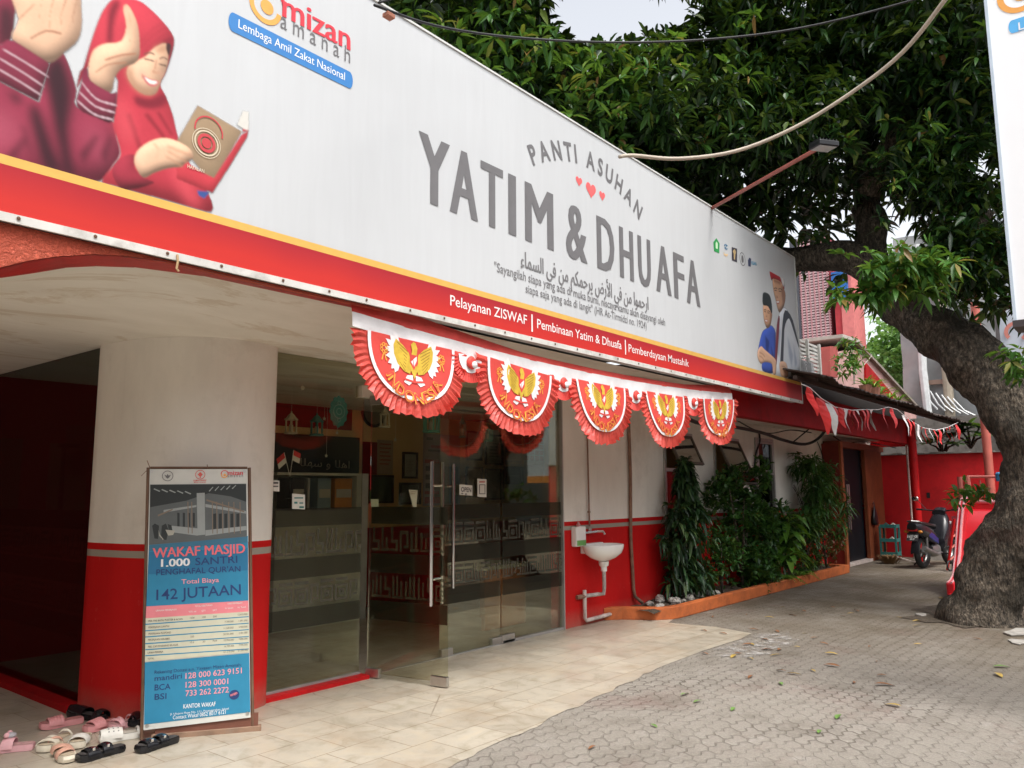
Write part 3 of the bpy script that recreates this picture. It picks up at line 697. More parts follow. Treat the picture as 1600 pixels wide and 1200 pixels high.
line('arabic_line', LG, [(arabic('ارحموا من في الأرض يرحمكم من في السماء'), 4.76, 6.775, 3.262, .125, 0, .006)])
line('quotation', LG, [('"Sayangilah siapa yang ada di muka bumi, niscaya kamu akan disayangi oleh', 4.441, 7.104, 3.155, .072, .008), ('siapa saja yang ada di langit" (HR At-Tirmidzi no. 1924)', 4.822, 6.726, 3.062, .068, .006)])
line('services_line', prt((.80, .74, .72)), [('Pelayanan ZISWAF', 3.954, 4.827, 2.802, .074, .006), ('Pembinaan Yatim & Dhuafa', 4.958, 6.239, 2.796, .074, .006), ('Pemberdayaan Mustahik', 6.364, 7.58, 2.790, .074, .004)], T, .0095)
mb = MB()
for x in (4.892, 6.308): rect_ab(mb, SG, x-.009, x+.009, 2.755, 2.895, .0095)
mb.build('divider_bars', prt((.80, .74, .72)), T)
def heart(mb, pl, c, r, off):
    pts = []
    for k in range(40):
        t = 2*pi*k/40; pts.append((c[0]+r*16*sin(t)**3/17, c[1]+r*(13*cos(t)-5*cos(2*t)-2*cos(3*t)-cos(4*t))/17))
    shape_ab(mb, pl, pts, off)
mb = MB(); heart(mb, SG, (5.79, 4.20), .085, .003); heart(mb, SG, (5.60, 4.225), .052, .003); heart(mb, SG, (5.975, 4.20), .052, .003); mb.build('heart_marks', prt((.78, .13, .13)), T)
# logo
LR = prt((.66, .04, .06)); LO = prt((.80, .36, .08)); LB = prt((.04, .20, .50))
def logo(pl, x0, z0, k, off, parent, small=False):
    """hugging figure, red and grey words; k is the width of the words"""
    mb = MB(); text_line(mb, pl, 'mizan', (x0, z0+.075*k/.5), (x0+k, z0+.075*k/.5+.02*k), .15*k/.5, off, 0, .686, .018*k); mb.build('logo_red_word', LR, parent)
    mb = MB(); text_line(mb, pl, 'a m a n a h', (x0-.02*k, z0), (x0+k, z0), .105*k/.5, off); mb.build('logo_grey_word', GREY, parent)
    mb = MB(); c = (x0-.22*k, z0+.16*k); disc_ab(mb, pl, (c[0]+.02*k, c[1]), .085*k, off); ring_ab(mb, pl, c, .15*k, .21*k, off, radians(150), radians(355)); mb.build('logo_figure', LO, parent)
    mb = MB(); ring_ab(mb, pl, (c[0]+.02*k, c[1]+.08*k), .20*k, .25*k, off, radians(-5), radians(185)); mb.build('logo_arc', LR, parent)
logo(SG, 2.52, 4.215, .51, .003, T)
def pill(mb, pl, x0, x1, z0, z1, off, sk=0):
    r = (z1-z0)/2; pts = []
    for k in range(13): a = pi/2+pi*k/12; pts.append((x0+r*.5+r*.5*cos(a), (z0+z1)/2+r*sin(a)))
    for k in range(13): a = -pi/2+pi*k/12; pts.append((x1-r*.5+r*.5*cos(a), (z0+z1)/2+r*sin(a)))
    shape_ab(mb, pl, pts, off)
mb = MB(); pill(mb, SG, 2.18, 3.055, 4.045, 4.158, .003); mb.build('logo_pill', LB, T)
line('pill_lettering', prt((.80, .82, .84)), [('Lembaga Amil Zakat Nasional', 2.24, 2.99, 4.083, .052, 0)]).location.y = -.0015
# printed photographs: flat figures in ink on the vinyl
def rounded(q, name):
    """outline eased into curves, except for things with straight edges"""
    if len(q) < 5 or any(w_ in name for w_ in ('book', 'stripes', 'logo', 'teeth')): return q
    out = []; n = len(q)
    for i in range(n):
        a, b, c, d = (Vector(q[(i+j) % n]) for j in (-1, 0, 1, 2))
        if (b-c).length > 150: out.append(tuple(b)); continue
        for u in (0, .33, .66): out.append(tuple(.5*((2*b)+(c-a)*u+(2*a-5*b+4*c-d)*u*u+(3*b-a-3*c+d)*u**3)))
    return out
def photo_ink(name, a, b, c_, sc, st):
    """inks of a printed photograph: three tones running in soft streaks"""
    m, n, p = nodes_of(name); v = scaled(n, pos(n), st)
    n.links.new(ramp(n, noise(n, sc, 4, v, .5, .8), [(.28, a), (.48, b), (.72, c_)]), p.inputs['Base Color']); p.inputs['Roughness'].default_value = .5; return m
PHOTO = {'printed_gown': photo_ink('gown_ink', (.07, .010, .020), (.22, .026, .052), (.33, .05, .085), 3.2, (2.2, 1, .9)), 'printed_hijab': photo_ink('hijab_ink', (.36, .024, .042), (.47, .034, .054), (.56, .055, .075), 2.2, (2, 1, .7)),
         'printed_skin': photo_ink('skin_ink', (.52, .29, .17), (.66, .41, .27), (.74, .52, .38), 4.5, (1.3, 1, 1)), 'printed_fingers': None, 'printed_shirt_white': photo_ink('shirt_ink', (.48, .52, .58), (.66, .69, .73), (.74, .76, .78), 5, (2, 1, 1)),
         'printed_shirt_blue': photo_ink('blue_shirt_ink', (.012, .03, .20), (.025, .065, .36), (.05, .11, .45), 7, (2, 1, 1)), 'printed_faces': photo_ink('face_ink', (.36, .18, .10), (.52, .29, .17), (.60, .37, .24), 9, (1, 1, 1)), 'printed_book': photo_ink('book_ink', (.22, .15, .09), (.34, .24, .15), (.44, .33, .22), 40, (1, 1, 1))}
PHOTO['printed_fingers'] = PHOTO['printed_skin']
def ink(name, col, polys, k, ox, oy, off, pl=SG, parent=T):
    mb = MB()
    for q in polys: shape_px(mb, pl, [(ox+x*k, oy+y*k) for x, y in rounded(q, name)], off)
    return mb.build(name, PHOTO.get(name) or prt(col), parent)
# the two photographs printed on the vinyl are painted into generated images: soft layers with modelled light
def blur(m, s):
    k = max(1, int(s*1.0)); 
    if s < .5: return m
    for _ in range(3):
        for ax in (0, 1):
            p_ = np.concatenate([np.repeat(m.take([0], ax), k+1, ax), m, np.repeat(m.take([-1], ax), k, ax)], ax); c = np.cumsum(p_, ax, dtype=np.float64)
            n_ = m.shape[ax]; m = (c.take(range(2*k+1, 2*k+1+n_), ax)-c.take(range(0, n_), ax))/(2*k+1)
    return m
def print_photo(name, plane, box, res, layers, off, parent):
    a0, a1, b0, b1 = box; Wp, Hp = int((a1-a0)/res), int((b1-b0)/res)
    img = np.zeros((Hp, Wp, 3)); img[:] = (.56, .57, .58); alpha = np.zeros((Hp, Wp))
    gx_, gy_ = np.meshgrid(a0+(np.arange(Wp)+.5)*res, b0+(np.arange(Hp)+.5)*res)
    r_ = np.random.default_rng(3); grain = blur(r_.normal(size=(Hp, Wp)), 1); big = blur(r_.normal(size=(Hp, Wp)), 12); big /= big.std()
    for polys, col, edge, vol, vs, emb, cover in layers:
        m = np.zeros((Hp, Wp), bool)
        for q in polys:
            ab = [plane.hit(*p) for p in q]; x0, x1 = min(p[0] for p in ab), max(p[0] for p in ab); y0, y1 = min(p[1] for p in ab), max(p[1] for p in ab)
            i0, i1 = max(0, int((x0-a0)/res)-1), min(Wp, int((x1-a0)/res)+2); j0, j1 = max(0, int((y0-b0)/res)-1), min(Hp, int((y1-b0)/res)+2)
            if i1 <= i0 or j1 <= j0: continue
            X, Y = gx_[j0:j1, i0:i1], gy_[j0:j1, i0:i1]; ins = np.zeros(X.shape, bool)
            for (xa, ya), (xb, yb) in zip(ab, ab[1:]+ab[:1]):
                if ya == yb: continue
                ins ^= ((ya > Y) != (yb > Y)) & (X < (xb-xa)*(Y-ya)/(yb-ya)+xa)
            m[j0:j1, i0:i1] |= ins
        mf = m.astype(float); k = blur(mf, edge/res)
        sh = np.ones((Hp, Wp))
        if vol:
            v = blur(mf, vs/res); gy2, gx2 = np.gradient(v); sh = 1-vol*(1-np.clip(v*1.25-.2, 0, 1))+emb*vs/res*(-.5*gx2*-1-gy2*1.0)
            sh = np.clip(sh+.05*big*vol, .25, 1.35)
        c = np.array(col)[None, None]*sh[..., None]*(1+.05*grain[..., None])
        k_ = k[..., None]; img = img*(1-k_)+c*k_
        if cover: alpha = np.maximum(alpha, k)
    im = bpy.data.images.new(name, Wp, Hp, alpha=True, float_buffer=True); im.colorspace_settings.name = 'Non-Color'
    px = np.empty((Hp, Wp, 4), np.float32); px[..., :3] = np.clip(img, 0, 1); px[..., 3] = alpha; im.pixels.foreach_set(px.ravel()); im.update()
    m_, n, p = nodes_of(name+'_ink'); t = n.nodes.new('ShaderNodeTexImage'); t.image = im; t.extension = 'EXTEND'
    n.links.new(t.outputs[0], p.inputs['Base Color']); n.links.new(t.outputs[1], p.inputs['Alpha']); p.inputs['Roughness'].default_value = .5; p.inputs['Specular IOR Level'].default_value = .25
    mb = MB(); rect_ab(mb, plane, a0, a0+Wp*res, b0, b0+Hp*res, off); o = mb.build(name, m_, parent)
    uv = o.data.uv_layers.new(name='uv'); 
    for l, c in zip(uv.data, ((0, 0), (1, 0), (1, 1), (0, 1))): l.uv = c
    return o
def L_(k, ox, oy, polys, col, edge=.003, vol=0, vs=.04, emb=.0, cover=True): return ([[(ox+x*k, oy+y*k) for x, y in rounded(q, '')] for q in polys], col, edge, vol, vs, emb, cover and (vol > 0 or len(polys) == 1))
g = lambda polys, col, edge=.003, vol=0, vs=.04, emb=0, cover=True: L_(.375, 0, 0, polys, col, edge, vol, vs, emb, cover)
MAR, MARD, HIJ, SKIN = (.25, .026, .055), (.035, .006, .012), (.47, .036, .056), (.70, .44, .29)
HAND = [(365, 330), (365, 290), (385, 215), (430, 185), (480, 180), (510, 165), (525, 110), (512, 40), (520, 22), (535, 25), (560, 70), (577, 130), (580, 230), (560, 265), (510, 285), (480, 320), (462, 388), (400, 368)]
BIGH = [(55, -60), (335, -60), (342, 90), (325, 170), (270, 220), (205, 265), (150, 240), (48, 165), (75, 80)]
LOWH = [(558, 668), (580, 620), (650, 580), (720, 582), (790, 620), (803, 660), (770, 682), (752, 697), (700, 702), (640, 722), (600, 742), (572, 712)]
FACE = [(528, 300), (545, 262), (600, 240), (640, 202), (690, 182), (701, 230), (692, 290), (668, 345), (650, 388), (612, 398), (572, 378), (540, 342)]
def strip(pts, w0): return [(x, y-w0) for x, y in pts]+[(x, y+w0) for x, y in pts[::-1]]
lay = [g([[(-120, -60), (60, -60), (60, 80), (45, 165), (0, 190), (-120, 150)], [(-120, 150), (0, 190), (0, 340), (160, 425), (205, 265), (250, 212), (285, 265), (320, 380), (320, 445), (470, 505), (485, 570), (500, 640), (470, 690), (420, 755), (300, 742), (-120, 660)]], MAR, .003, .45, .06, 1.2),
       g([[(180, 300), (240, 230), (280, 300), (300, 420), (285, 560), (310, 735), (270, 722), (240, 600), (215, 480)], [(0, 40), (30, 20), (50, 80), (40, 165), (10, 175)], [(120, 470), (150, 430), (200, 560), (255, 720), (190, 705), (150, 600)], [(30, 380), (80, 395), (95, 425), (60, 440)]], MARD, .018),
       g([[(-100, 420), (40, 480), (90, 560), (40, 620), (-100, 610)], [(350, 520), (420, 545), (440, 640), (390, 690)]], (.36, .06, .10), .04),
       g([[(330, 640), (400, 560), (410, 570), (345, 690)], [(420, 640), (460, 560), (470, 570), (440, 690)], [(20, 660), (110, 560), (120, 566), (60, 670)], [(100, 520), (135, 640), (125, 645), (90, 530)]], (.10, .012, .025), .012),
       g([[(318, 372), (330, 300), (345, 280), (375, 180), (410, 80), (440, 25), (480, -8), (565, -2), (615, 28), (680, 92), (722, 152), (722, 200), (692, 300), (668, 352), (690, 400), (720, 480), (745, 580), (800, 700), (870, 810), (880, 884), (760, 855), (530, 792), (470, 775), (420, 757), (470, 690), (500, 640), (480, 560), (470, 505), (485, 385), (480, 320), (380, 280), (360, 300)]], HIJ, .003, .42, .06, 1.3),
       g([[(450, 60), (470, 10), (500, 10), (475, 90), (465, 180), (445, 180)], [(590, 258), (650, 192), (700, 160), (722, 155), (722, 172), (690, 182), (640, 202), (600, 250)], [(560, 400), (620, 412), (680, 390), (695, 430), (640, 455), (570, 440)], [(690, 182), (722, 200), (694, 300), (670, 350), (690, 290), (702, 230)]], (.20, .012, .025), .010),
       g([strip([(600, 215), (660, 160), (722, 130)], 2), strip([(590, 195), (650, 138), (712, 108)], 2), strip([(585, 175), (640, 120), (695, 92)], 2), [(520, 480), (540, 470), (600, 640), (590, 660)], [(600, 480), (615, 470), (690, 570), (680, 580)], [(650, 470), (664, 465), (720, 560), (712, 566)]], (.27, .018, .03), .006),
       g([[(480, 420), (520, 430), (560, 560), (540, 600), (500, 560)], [(700, 620), (760, 700), (840, 850), (790, 850), (720, 740)]], (.58, .065, .085), .03),
       g([FACE], SKIN, .0025, .40, .035, 1.0), g([HAND, BIGH], SKIN, .0025, .42, .035, 1.4),
       g([[(528, 300), (545, 275), (556, 335), (600, 388), (572, 380), (540, 342)], [(640, 205), (690, 184), (700, 215), (660, 222)], [(590, 372), (650, 378), (612, 398)]], (.42, .22, .13), .012),
       g([[(575, 300), (600, 295), (606, 318), (584, 322)], [(664, 305), (684, 302), (676, 325)]], (.74, .33, .25), .016),
       g([strip([(600, 228), (620, 220), (642, 228)], 3), strip([(664, 246), (680, 240), (697, 250)], 3)], (.12, .06, .04), .003), g([strip([(600, 246), (620, 250), (642, 256)], 2.6), strip([(662, 268), (678, 272), (692, 276)], 2.6)], (.05, .02, .015), .002),
       g([[(640, 290), (650, 300), (664, 300), (660, 308), (642, 308), (632, 302)], [(648, 250), (655, 250), (648, 290), (640, 290)]], (.50, .27, .17), .004),
       g([[(592, 314), (625, 330), (660, 338), (652, 358), (628, 362), (606, 346)]], (.50, .14, .13), .003), g([[(600, 321), (626, 335), (654, 341), (644, 351), (620, 346)]], (.82, .79, .75), .0018), g([[(592, 304), (588, 322), (592, 330), (597, 320)], [(664, 330), (668, 345), (662, 352)]], (.46, .22, .15), .005),
       g([strip([(80, 78), (120, 40), (140, 20)], 3), strip([(205, 70), (214, 30), (226, -10)], 4), strip([(250, 75), (262, 36), (280, -8)], 4), strip([(300, 80), (310, 40), (320, 2)], 4), strip([(440, 250), (500, 232), (560, 225)], 4), strip([(400, 300), (450, 270), (520, 262)], 3), strip([(130, 160), (190, 130), (250, 140)], 4), strip([(205, 110), (212, 40), (224, -30)], 3), strip([(252, 110), (262, 30), (282, -30)], 3), strip([(300, 110), (312, 30), (324, -30)], 3), strip([(160, 90), (168, 30), (180, -30)], 3), strip([(536, 60), (545, 110), (540, 170)], 3)], (.36, .16, .09), .005),
       g([[(690, 190), (700, 180), (712, 192), (704, 232), (694, 215)]], (.05, .02, .02), .004),
       g([[(345, 292), (365, 290), (378, 338), (462, 388), (488, 385), (470, 505), (410, 495), (318, 445), (335, 350)], [(-60, 170), (0, 186), (55, 168), (207, 266), (160, 425), (0, 342), (-60, 310)]], (.19, .020, .045), .003, .4, .03, 1.2), g([[(500, 660), (560, 645), (560, 700), (600, 742), (640, 764), (530, 794), (490, 772), (465, 710)]], (.30, .026, .045), .004, .5, .03, 1.4),
       g([strip(q, 2.6) for q in ([(342, 348), (400, 413), (478, 438)], [(334, 388), (395, 443), (470, 468)], [(325, 423), (390, 476), (464, 498)], [(20, 211), (100, 258), (190, 315)], [(0, 246), (90, 300), (172, 355)], [(0, 293), (80, 340), (160, 391)])], (.66, .48, .52), .0018),
       ([[(x*.375, y*.375) for x, y in q] for q in [[(822, 438), (1008, 548), (885, 770), (735, 588)]]], (.33, .23, .14), .002, .25, .04, .5, True),
       ([[(x*.375, y*.375) for x, y in q] for q in [[(735, 655), (800, 690), (860, 728), (890, 742), (1005, 560), (1035, 545), (1030, 572), (960, 690), (885, 806), (735, 745)], [(1012, 520), (1030, 520), (1036, 545), (1008, 552)]]], (.48, .04, .055), .002, .3, .02, .8, True),
       ([[(x*.375, y*.375) for x, y in q] for q in [[(985, 520), (1010, 462), (1036, 465), (1036, 545), (1008, 535)]]], (.62, .60, .55), .002, 0, .02, 0, True),
       g([LOWH], SKIN, .0025, .45, .025, 1.4), g([strip([(700, 612), (745, 630), (796, 650)], 3), strip([(690, 652), (725, 672), (756, 692)], 3), strip([(700, 632), (740, 655), (778, 676)], 3), strip([(640, 600), (660, 625), (650, 660)], 3)], (.44, .22, .13), .006),
       g([[(820, 795), (875, 800), (850, 828), (826, 815)]], (.04, .08, .26), .003)]
print_photo('printed_girls', SG, (-.95, 2.46, 2.93, 4.742), .0028, lay, .0032, T)
mb = MB(); cB = SG.hit(858*.375, 598*.375); kk = .375*.0115
ring_ab(mb, SG, cB, .035, .052, .0072); disc_ab(mb, SG, cB, .028, .0072); 
ring_ab(mb, SG, (cB[0]+.01, cB[1]+.07), .075, .083, .0070, radians(-10), radians(190)); mb.build('printed_book_seal', prt((.52, .05, .06)), T)
mb = MB(); ring_ab(mb, SG, cB, .062, .070, .0071); ring_ab(mb, SG, cB, .078, .082, .0071); text_px(mb, SG, 'HAFALAN', (778*.375, 700*.375), (848*.375, 722*.375), (780*.375, 686*.375), .0074, .01); mb.build('printed_book_ornament', prt((.62, .52, .38)), T)
h = lambda polys, col, edge=.002, vol=0, vs=.02, emb=0: L_(.2168, 1100, 360, polys, col, edge, vol, vs, emb, True)
lay = [h([[(612, 1056), (690, 1018), (691, 1098), (600, 1066)]], (.03, .03, .04)),
       h([[(545, 590), (582, 558), (622, 620), (660, 720), (688, 880), (690, 1015), (612, 1056), (522, 1046), (516, 900), (528, 690)]], (.68, .71, .76), .002, .4, .05, 1.2), h([[(600, 760), (640, 900), (630, 990), (610, 900)], [(640, 800), (670, 960), (655, 990)], [(530, 700), (550, 720), (540, 900), (525, 900)]], (.40, .45, .55), .02),
       h([[(400, 800), (420, 730), (450, 705), (482, 684), (516, 740), (514, 900), (500, 960), (492, 1030), (420, 1010), (415, 940), (385, 900)]], (.035, .085, .42), .002, .5, .04, 1.4), h([[(440, 760), (470, 800), (460, 900), (445, 880)], [(480, 820), (500, 900), (490, 960)]], (.012, .03, .18), .015),
       h([[(582, 575), (640, 650), (690, 850), (684, 855), (625, 665), (602, 640), (577, 720), (570, 948), (548, 940), (560, 720)]], (.03, .035, .05), .003), h([[(535, 620), (545, 640), (535, 800), (522, 965), (508, 950), (520, 720)]], (.20, .025, .045), .003, .3, .02, .6),
       h([[(495, 345), (552, 365), (576, 425), (586, 470), (576, 540), (545, 592), (528, 560), (515, 500), (500, 440)], [(425, 535), (460, 545), (486, 588), (489, 622), (475, 690), (450, 702), (430, 640)]], (.58, .33, .20), .002, .5, .035, 1.6), h([[(555, 400), (580, 430), (584, 480), (572, 540), (560, 480)], [(474, 580), (488, 600), (486, 640), (476, 680)], [(500, 350), (550, 368), (552, 392), (502, 372)]], (.30, .14, .08), .014),
       h([strip([(503, 420), (515, 415), (525, 420)], 3), strip([(535, 424), (548, 420), (560, 430)], 3), strip([(430, 574), (440, 571), (446, 576)], 3), strip([(456, 582), (464, 580), (474, 588)], 3), strip([(506, 432), (522, 434)], 3), strip([(537, 438), (556, 441)], 3), strip([(432, 584), (444, 587)], 3), strip([(456, 593), (470, 597)], 3)] , (.06, .03, .02), .003),
       h([[(520, 470), (530, 474), (534, 490), (520, 488)], [(446, 612), (454, 616), (452, 626), (443, 622)]], (.40, .20, .12), .004), h([[(514, 506), (545, 506), (540, 530), (524, 532)], [(434, 640), (460, 646), (455, 664), (439, 660)]], (.42, .12, .10), .003), h([[(519, 511), (541, 510), (538, 521), (524, 522)], [(438, 645), (457, 650), (453, 657), (441, 654)]], (.80, .78, .75), .002),
       h([[(385, 870), (410, 835), (436, 860), (505, 920), (520, 960), (514, 1040), (496, 1032), (488, 965), (440, 950), (408, 960), (386, 920)], [(545, 950), (590, 955), (606, 1050), (560, 1056), (545, 1010)]], (.62, .38, .25), .002, .4, .02, 1.2), h([strip([(400, 880), (420, 890), (436, 910)], 4), strip([(398, 905), (416, 915), (430, 935)], 4), strip([(560, 980), (580, 985), (592, 1000)], 4)], (.36, .18, .10), .006),
       h([[(471, 297), (490, 290), (520, 300), (552, 330), (576, 392), (574, 428), (552, 372), (496, 348), (486, 362)]], (.46, .03, .04), .002, .4, .02, 1.0), h([[(478, 288), (498, 260), (530, 258), (560, 292), (580, 395), (566, 400), (548, 340), (516, 306)]], (.72, .68, .67), .002, .4, .02, 1.0),
       h([[(421, 470), (432, 447), (470, 465), (487, 530), (488, 602), (460, 548), (424, 536)]], (.022, .03, .032), .002, .4, .02, 1.2)]
print_photo('printed_boys', SG, (9.05, 10.955, 2.93, 4.35), .0026, lay, .0032, T)
K = lambda name, col, polys, off: ink(name, col, polys, .2168, 1100, 360, off)
K('logo_pentagon', (.03, .30, .08), [[(66, 85), (88, 55), (111, 95), (108, 165), (72, 150)]], .003)
K('logo_pentagon_mark', (.55, .75, .50), [[(82, 90), (90, 80), (98, 98), (97, 135), (82, 130)]], .0034)
K('logo_sprout', (.03, .16, .30), [[(142, 105), (150, 98), (152, 118)], [(158, 100), (170, 112), (158, 118)], [(145, 125), (155, 118), (158, 140)], [(160, 128), (172, 132), (160, 142)], [(152, 100), (158, 96), (157, 112)]], .003)
K('logo_hand', (.72, .52, .30), [[(140, 155), (150, 170), (170, 170), (172, 180), (160, 190), (142, 178)]], .003)
K('logo_dark_square', (.05, .045, .06), [[(198, 120), (237, 132), (237, 230), (200, 215)]], .003)
K('logo_square_mark', (.45, .33, .16), [[(205, 150), (218, 135), (230, 155), (225, 172), (221, 212), (214, 208), (212, 168)]], .0034)
mb = MB(); c_ = SG.hit(1100+276*.2168, 360+207*.2168); ring_ab(mb, SG, c_, .075, .085, .003); disc_ab(mb, SG, c_, .035, .003, 12, .05); mb.build('logo_round_seal', GREY, T)
K('logo_badge', (.05, .06, .12), [[(315, 215), (326, 196), (338, 205), (335, 262), (318, 258)]], .003)
mb = MB(); text_px(mb, SG, 'KSAN', (1100+342*.2168, 360+246*.2168), (1100+378*.2168, 360+254*.2168), (1100+342*.2168, 360+222*.2168), .003, .02); mb.build('logo_badge_word', prt((.05, .30, .48)), T)
# a cord hanging from the trim
tag(MB().tube([atY(277, 398, 3.775), atY(278, 408, 3.772), atY(276, 420, 3.775), atY(279, 424, 3.775)], .006, 6).build('cord_end', paint('straw_cord', (.45, .30, .16), .8)), 'short knotted straw cord tied round the lower trim of the long sign', 'cord')

# ================================================================== BUNTING
BP = Plane((0, 3.86, 0), (1, 0, 0), (0, 0, 1))
U = thing('flag_bunting', 'red and white festoon of five frilled half round INDONESIA flags under the sign', 'bunting', (3.2, 3.86, 2.6))
def tz(x): s_ = (x-3.16)/(8.78-3.16); return 2.625-.10*4*s_*(1-s_)*.9
xs = [3.14+i*(8.80-3.14)/120 for i in range(121)]
def ribbon(name, mat, za, zb_, off, flut):
    mb = MB(); n_ = len(xs)
    for r_ in (0, .5, 1):
        for x in xs: mb.v.append((x, 3.86-off+flut*sin(x*9+r_*2)*(.4+r_)+flut*.6*sin(x*23+r_), tz(x)+za+(zb_-za)*r_))
    mb.f = [(j*n_+i, j*n_+i+1, (j+1)*n_+i+1, (j+1)*n_+i) for j in range(2) for i in range(n_-1)]
    return mb.build(name, mat, U, smooth=True)
ribbon('white_tape', CLOTHW, .0, -.095, .0, .004)
mb = MB(); n_ = len(xs)                                    # red cloth strip above the tape, tied up to the beam at both ends
for x in xs:
    s_ = (x-3.14)/5.66
    top = tz(x)+.055+.085*max(0, 1-s_*3.2)+.06*max(0, (s_-.8)*4)
    mb.v += [(x, 3.862, tz(x)-.004), (x, 3.875+.01*sin(x*6), (tz(x)+top)/2), (x, 3.90, top)]
mb.f = [(3*i+j, 3*i+3+j, 3*i+4+j, 3*i+1+j) for i in range(n_-1) for j in (0, 1)]
mb.build('red_tape', CLOTHR, U, smooth=True)
m_, n, p = nodes_of('frill_satin'); p.inputs['Base Color'].default_value = (.80, .11, .085, 1); p.inputs['Roughness'].default_value = .4
t_ = N(n, 'BsdfTranslucent'); t_.inputs[0].default_value = (.85, .13, .09, 1); x_ = n.nodes.new('ShaderNodeMixShader'); x_.inputs[0].default_value = .4
n.links.new(p.outputs[0], x_.inputs[1]); n.links.new(t_.outputs[0], x_.inputs[2]); n.links.new(x_.outputs[0], n.nodes['Material Output'].inputs[0]); CLOTHF = m_
YEL = paint('gold_thread', (.64, .43, .05), .5, .15, 30); WTH = paint('white_thread', (.78, .74, .74), .6, .08, 30); ORG = paint('orange_thread', (.85, .40, .06), .55, .1, 30)
def flag(cx, w_, h_, first):
    zt = tz(cx)-.085
    o = (cx, 3.85, zt)
    ph = random.uniform(0, 6)
    def wav(a, b): return .018*sin(a*5+ph)*(-b/h_)+.012*sin(b*7+ph)
    class Cl(Plane):
        def P(s, a, b, off=0): return s.o+s.u*a+s.v*(b+(tz(cx+a)-tz(cx)))+s.n*(off+.02*(-b/h_)+wav(a, b))
    tl_ = radians(random.uniform(-4.5, 4.5)); pl = Cl(o, (cos(tl_), 0, sin(tl_)), (0, 0, 1)); sup = lambda t, rx, rz: (rx*np.sign(cos(t))*abs(cos(t))**.82, -rz*abs(sin(t))**.9)
    def ushape(rx, rz, n=28): return [sup(pi*k/n, rx, rz) for k in range(n+1)]
    def fan(name, mat, rx, rz, off, rx0=0, rz0=0, parent=None, pleat=0, rows=8):
        mb = MB(); n = 72 if pleat else 28
        for j in range(rows+1):
            q = j/rows
            for k in range(n+1):
                t = pi*k/n; a0, b0 = sup(t, rx0, rz0); a1, b1 = sup(t, rx, rz)
                a, b = a0+(a1-a0)*q, b0+(b1-b0)*q
                d = pleat*q*(1 if k % 2 else -1)*(1+.6*sin(k*1.7+ph)+.4*sin(k*.37+ph)) if pleat else 0
                if pleat and j == rows: b += .012*sin(k*2.1+ph)+random.uniform(-.010, .006); a += random.uniform(-.006, .006)
                mb.v.append(pl.P(a, b, off+d))
        mb.f = [(j*(n+1)+k, j*(n+1)+k+1, (j+1)*(n+1)+k+1, (j+1)*(n+1)+k) for j in range(rows) for k in range(n)]
        return mb.build(name, mat, parent or U, smooth=(not pleat))
    R1, Z1 = w_/2, h_
    fl = fan('flag', CLOTHR, R1*.76, Z1*.77, .006)
    fan('white_border', CLOTHW, R1*.808, Z1*.812, .008, R1*.754, Z1*.764, fl, 0, 2)
    fan('frill', CLOTHF, R1*1.05, Z1*1.02, -.004, R1*.79, Z1*.79, fl, .013, 3)
    s = R1*.76/.31                                              # emblem is drawn on a flag of half width .31
    e = lambda mb, pts, off: shape_ab(mb, pl, [(a*s*1.03, (b+.045)*s*1.0) for a, b in pts], off)
    mb = MB(); mw = MB()
    for sg in (-1, 1):
        root = [(.012, -.19), (.035, -.12), (.075, -.085), (.13, -.055), (.145, -.09), (.140, -.14), (.115, -.19), (.07, -.225), (.03, -.235)]
        e(mb, [(sg*a, b) for a, b in root][::sg], .011)
        for k in range(8):                                       # feathers
            a = radians(66-k*19); L_ = .085-.006*abs(k-2); bx, bz = .105+.022*cos(a), -.135+.06*sin(a)
            d = Vector((cos(a), sin(a))); q = Vector((-d.y, d.x))*.014; b_ = Vector((bx, bz))
            pts = [b_-q, b_+d*L_*.6-q*1.15, b_+d*L_, b_+d*L_*.6+q*1.15, b_+q]
            e(mw, [(sg*p_.x, p_.y) for p_ in pts][::sg], .0100+.0001*k)
    e(mb, [(-.012, -.10), (-.022, -.07), (-.004, -.052), (.012, -.058), (.026, -.085), (.020, -.13), (.03, -.2), (0, -.26), (-.03, -.2), (-.018, -.13)], .0122)
    for sg in (-1, 1): e(mw, [(sg*a, b) for a, b in [(.01, -.24), (.05, -.245), (.075, -.285), (.04, -.30), (.01, -.275)]][::sg], .0105)
    mw.build('emblem_feathers', WTH, fl); mb.build('emblem_gold', YEL, fl)
    mb = MB()
    for k in range(7):                                            # dark stitching between the wing feathers
        for sg in (-1, 1):
            z_ = -.085-.018*k; e(mb, [(sg*a, b) for a, b in [(.045+.003*k, z_-.03), (.125-.004*k, z_+.012), (.125-.004*k, z_+.016), (.045+.003*k, z_-.026)]][::sg], .0128)
    mb.build('emblem_stitching', paint('brown_thread', (.30, .15, .02), .6), fl)
    mb = MB(); e(mb, [(-.028, -.125), (.028, -.125), (.03, -.17), (0, -.215), (-.03, -.17)], .0132); e(mb, [(-.075, -.262), (.0, -.272), (.075, -.262), (.075, -.272), (0, -.283), (-.075, -.272)], .0132); mb.build('emblem_shield', CLOTHR, fl)
    mb = MB(); e(mb, [(-.005, -.15), (.02, -.13), (.02, -.155), (.0, -.19)], .014); e(mb, [(-.022, -.165), (-.008, -.155), (-.006, -.185)], .014); mb.build('emblem_shield_white', WTH, fl)
    # outlined lettering and two rosettes in orange thread
    arc = [(-.205*s, -.215*s), (0, -.352*s), (.205*s, -.215*s)]
    mb = MB(); text_arc(mb, pl, 'INDONESIA', *arc, .060*s, .0145, .028, 1.0); mb.build('lettering', ORG, fl)
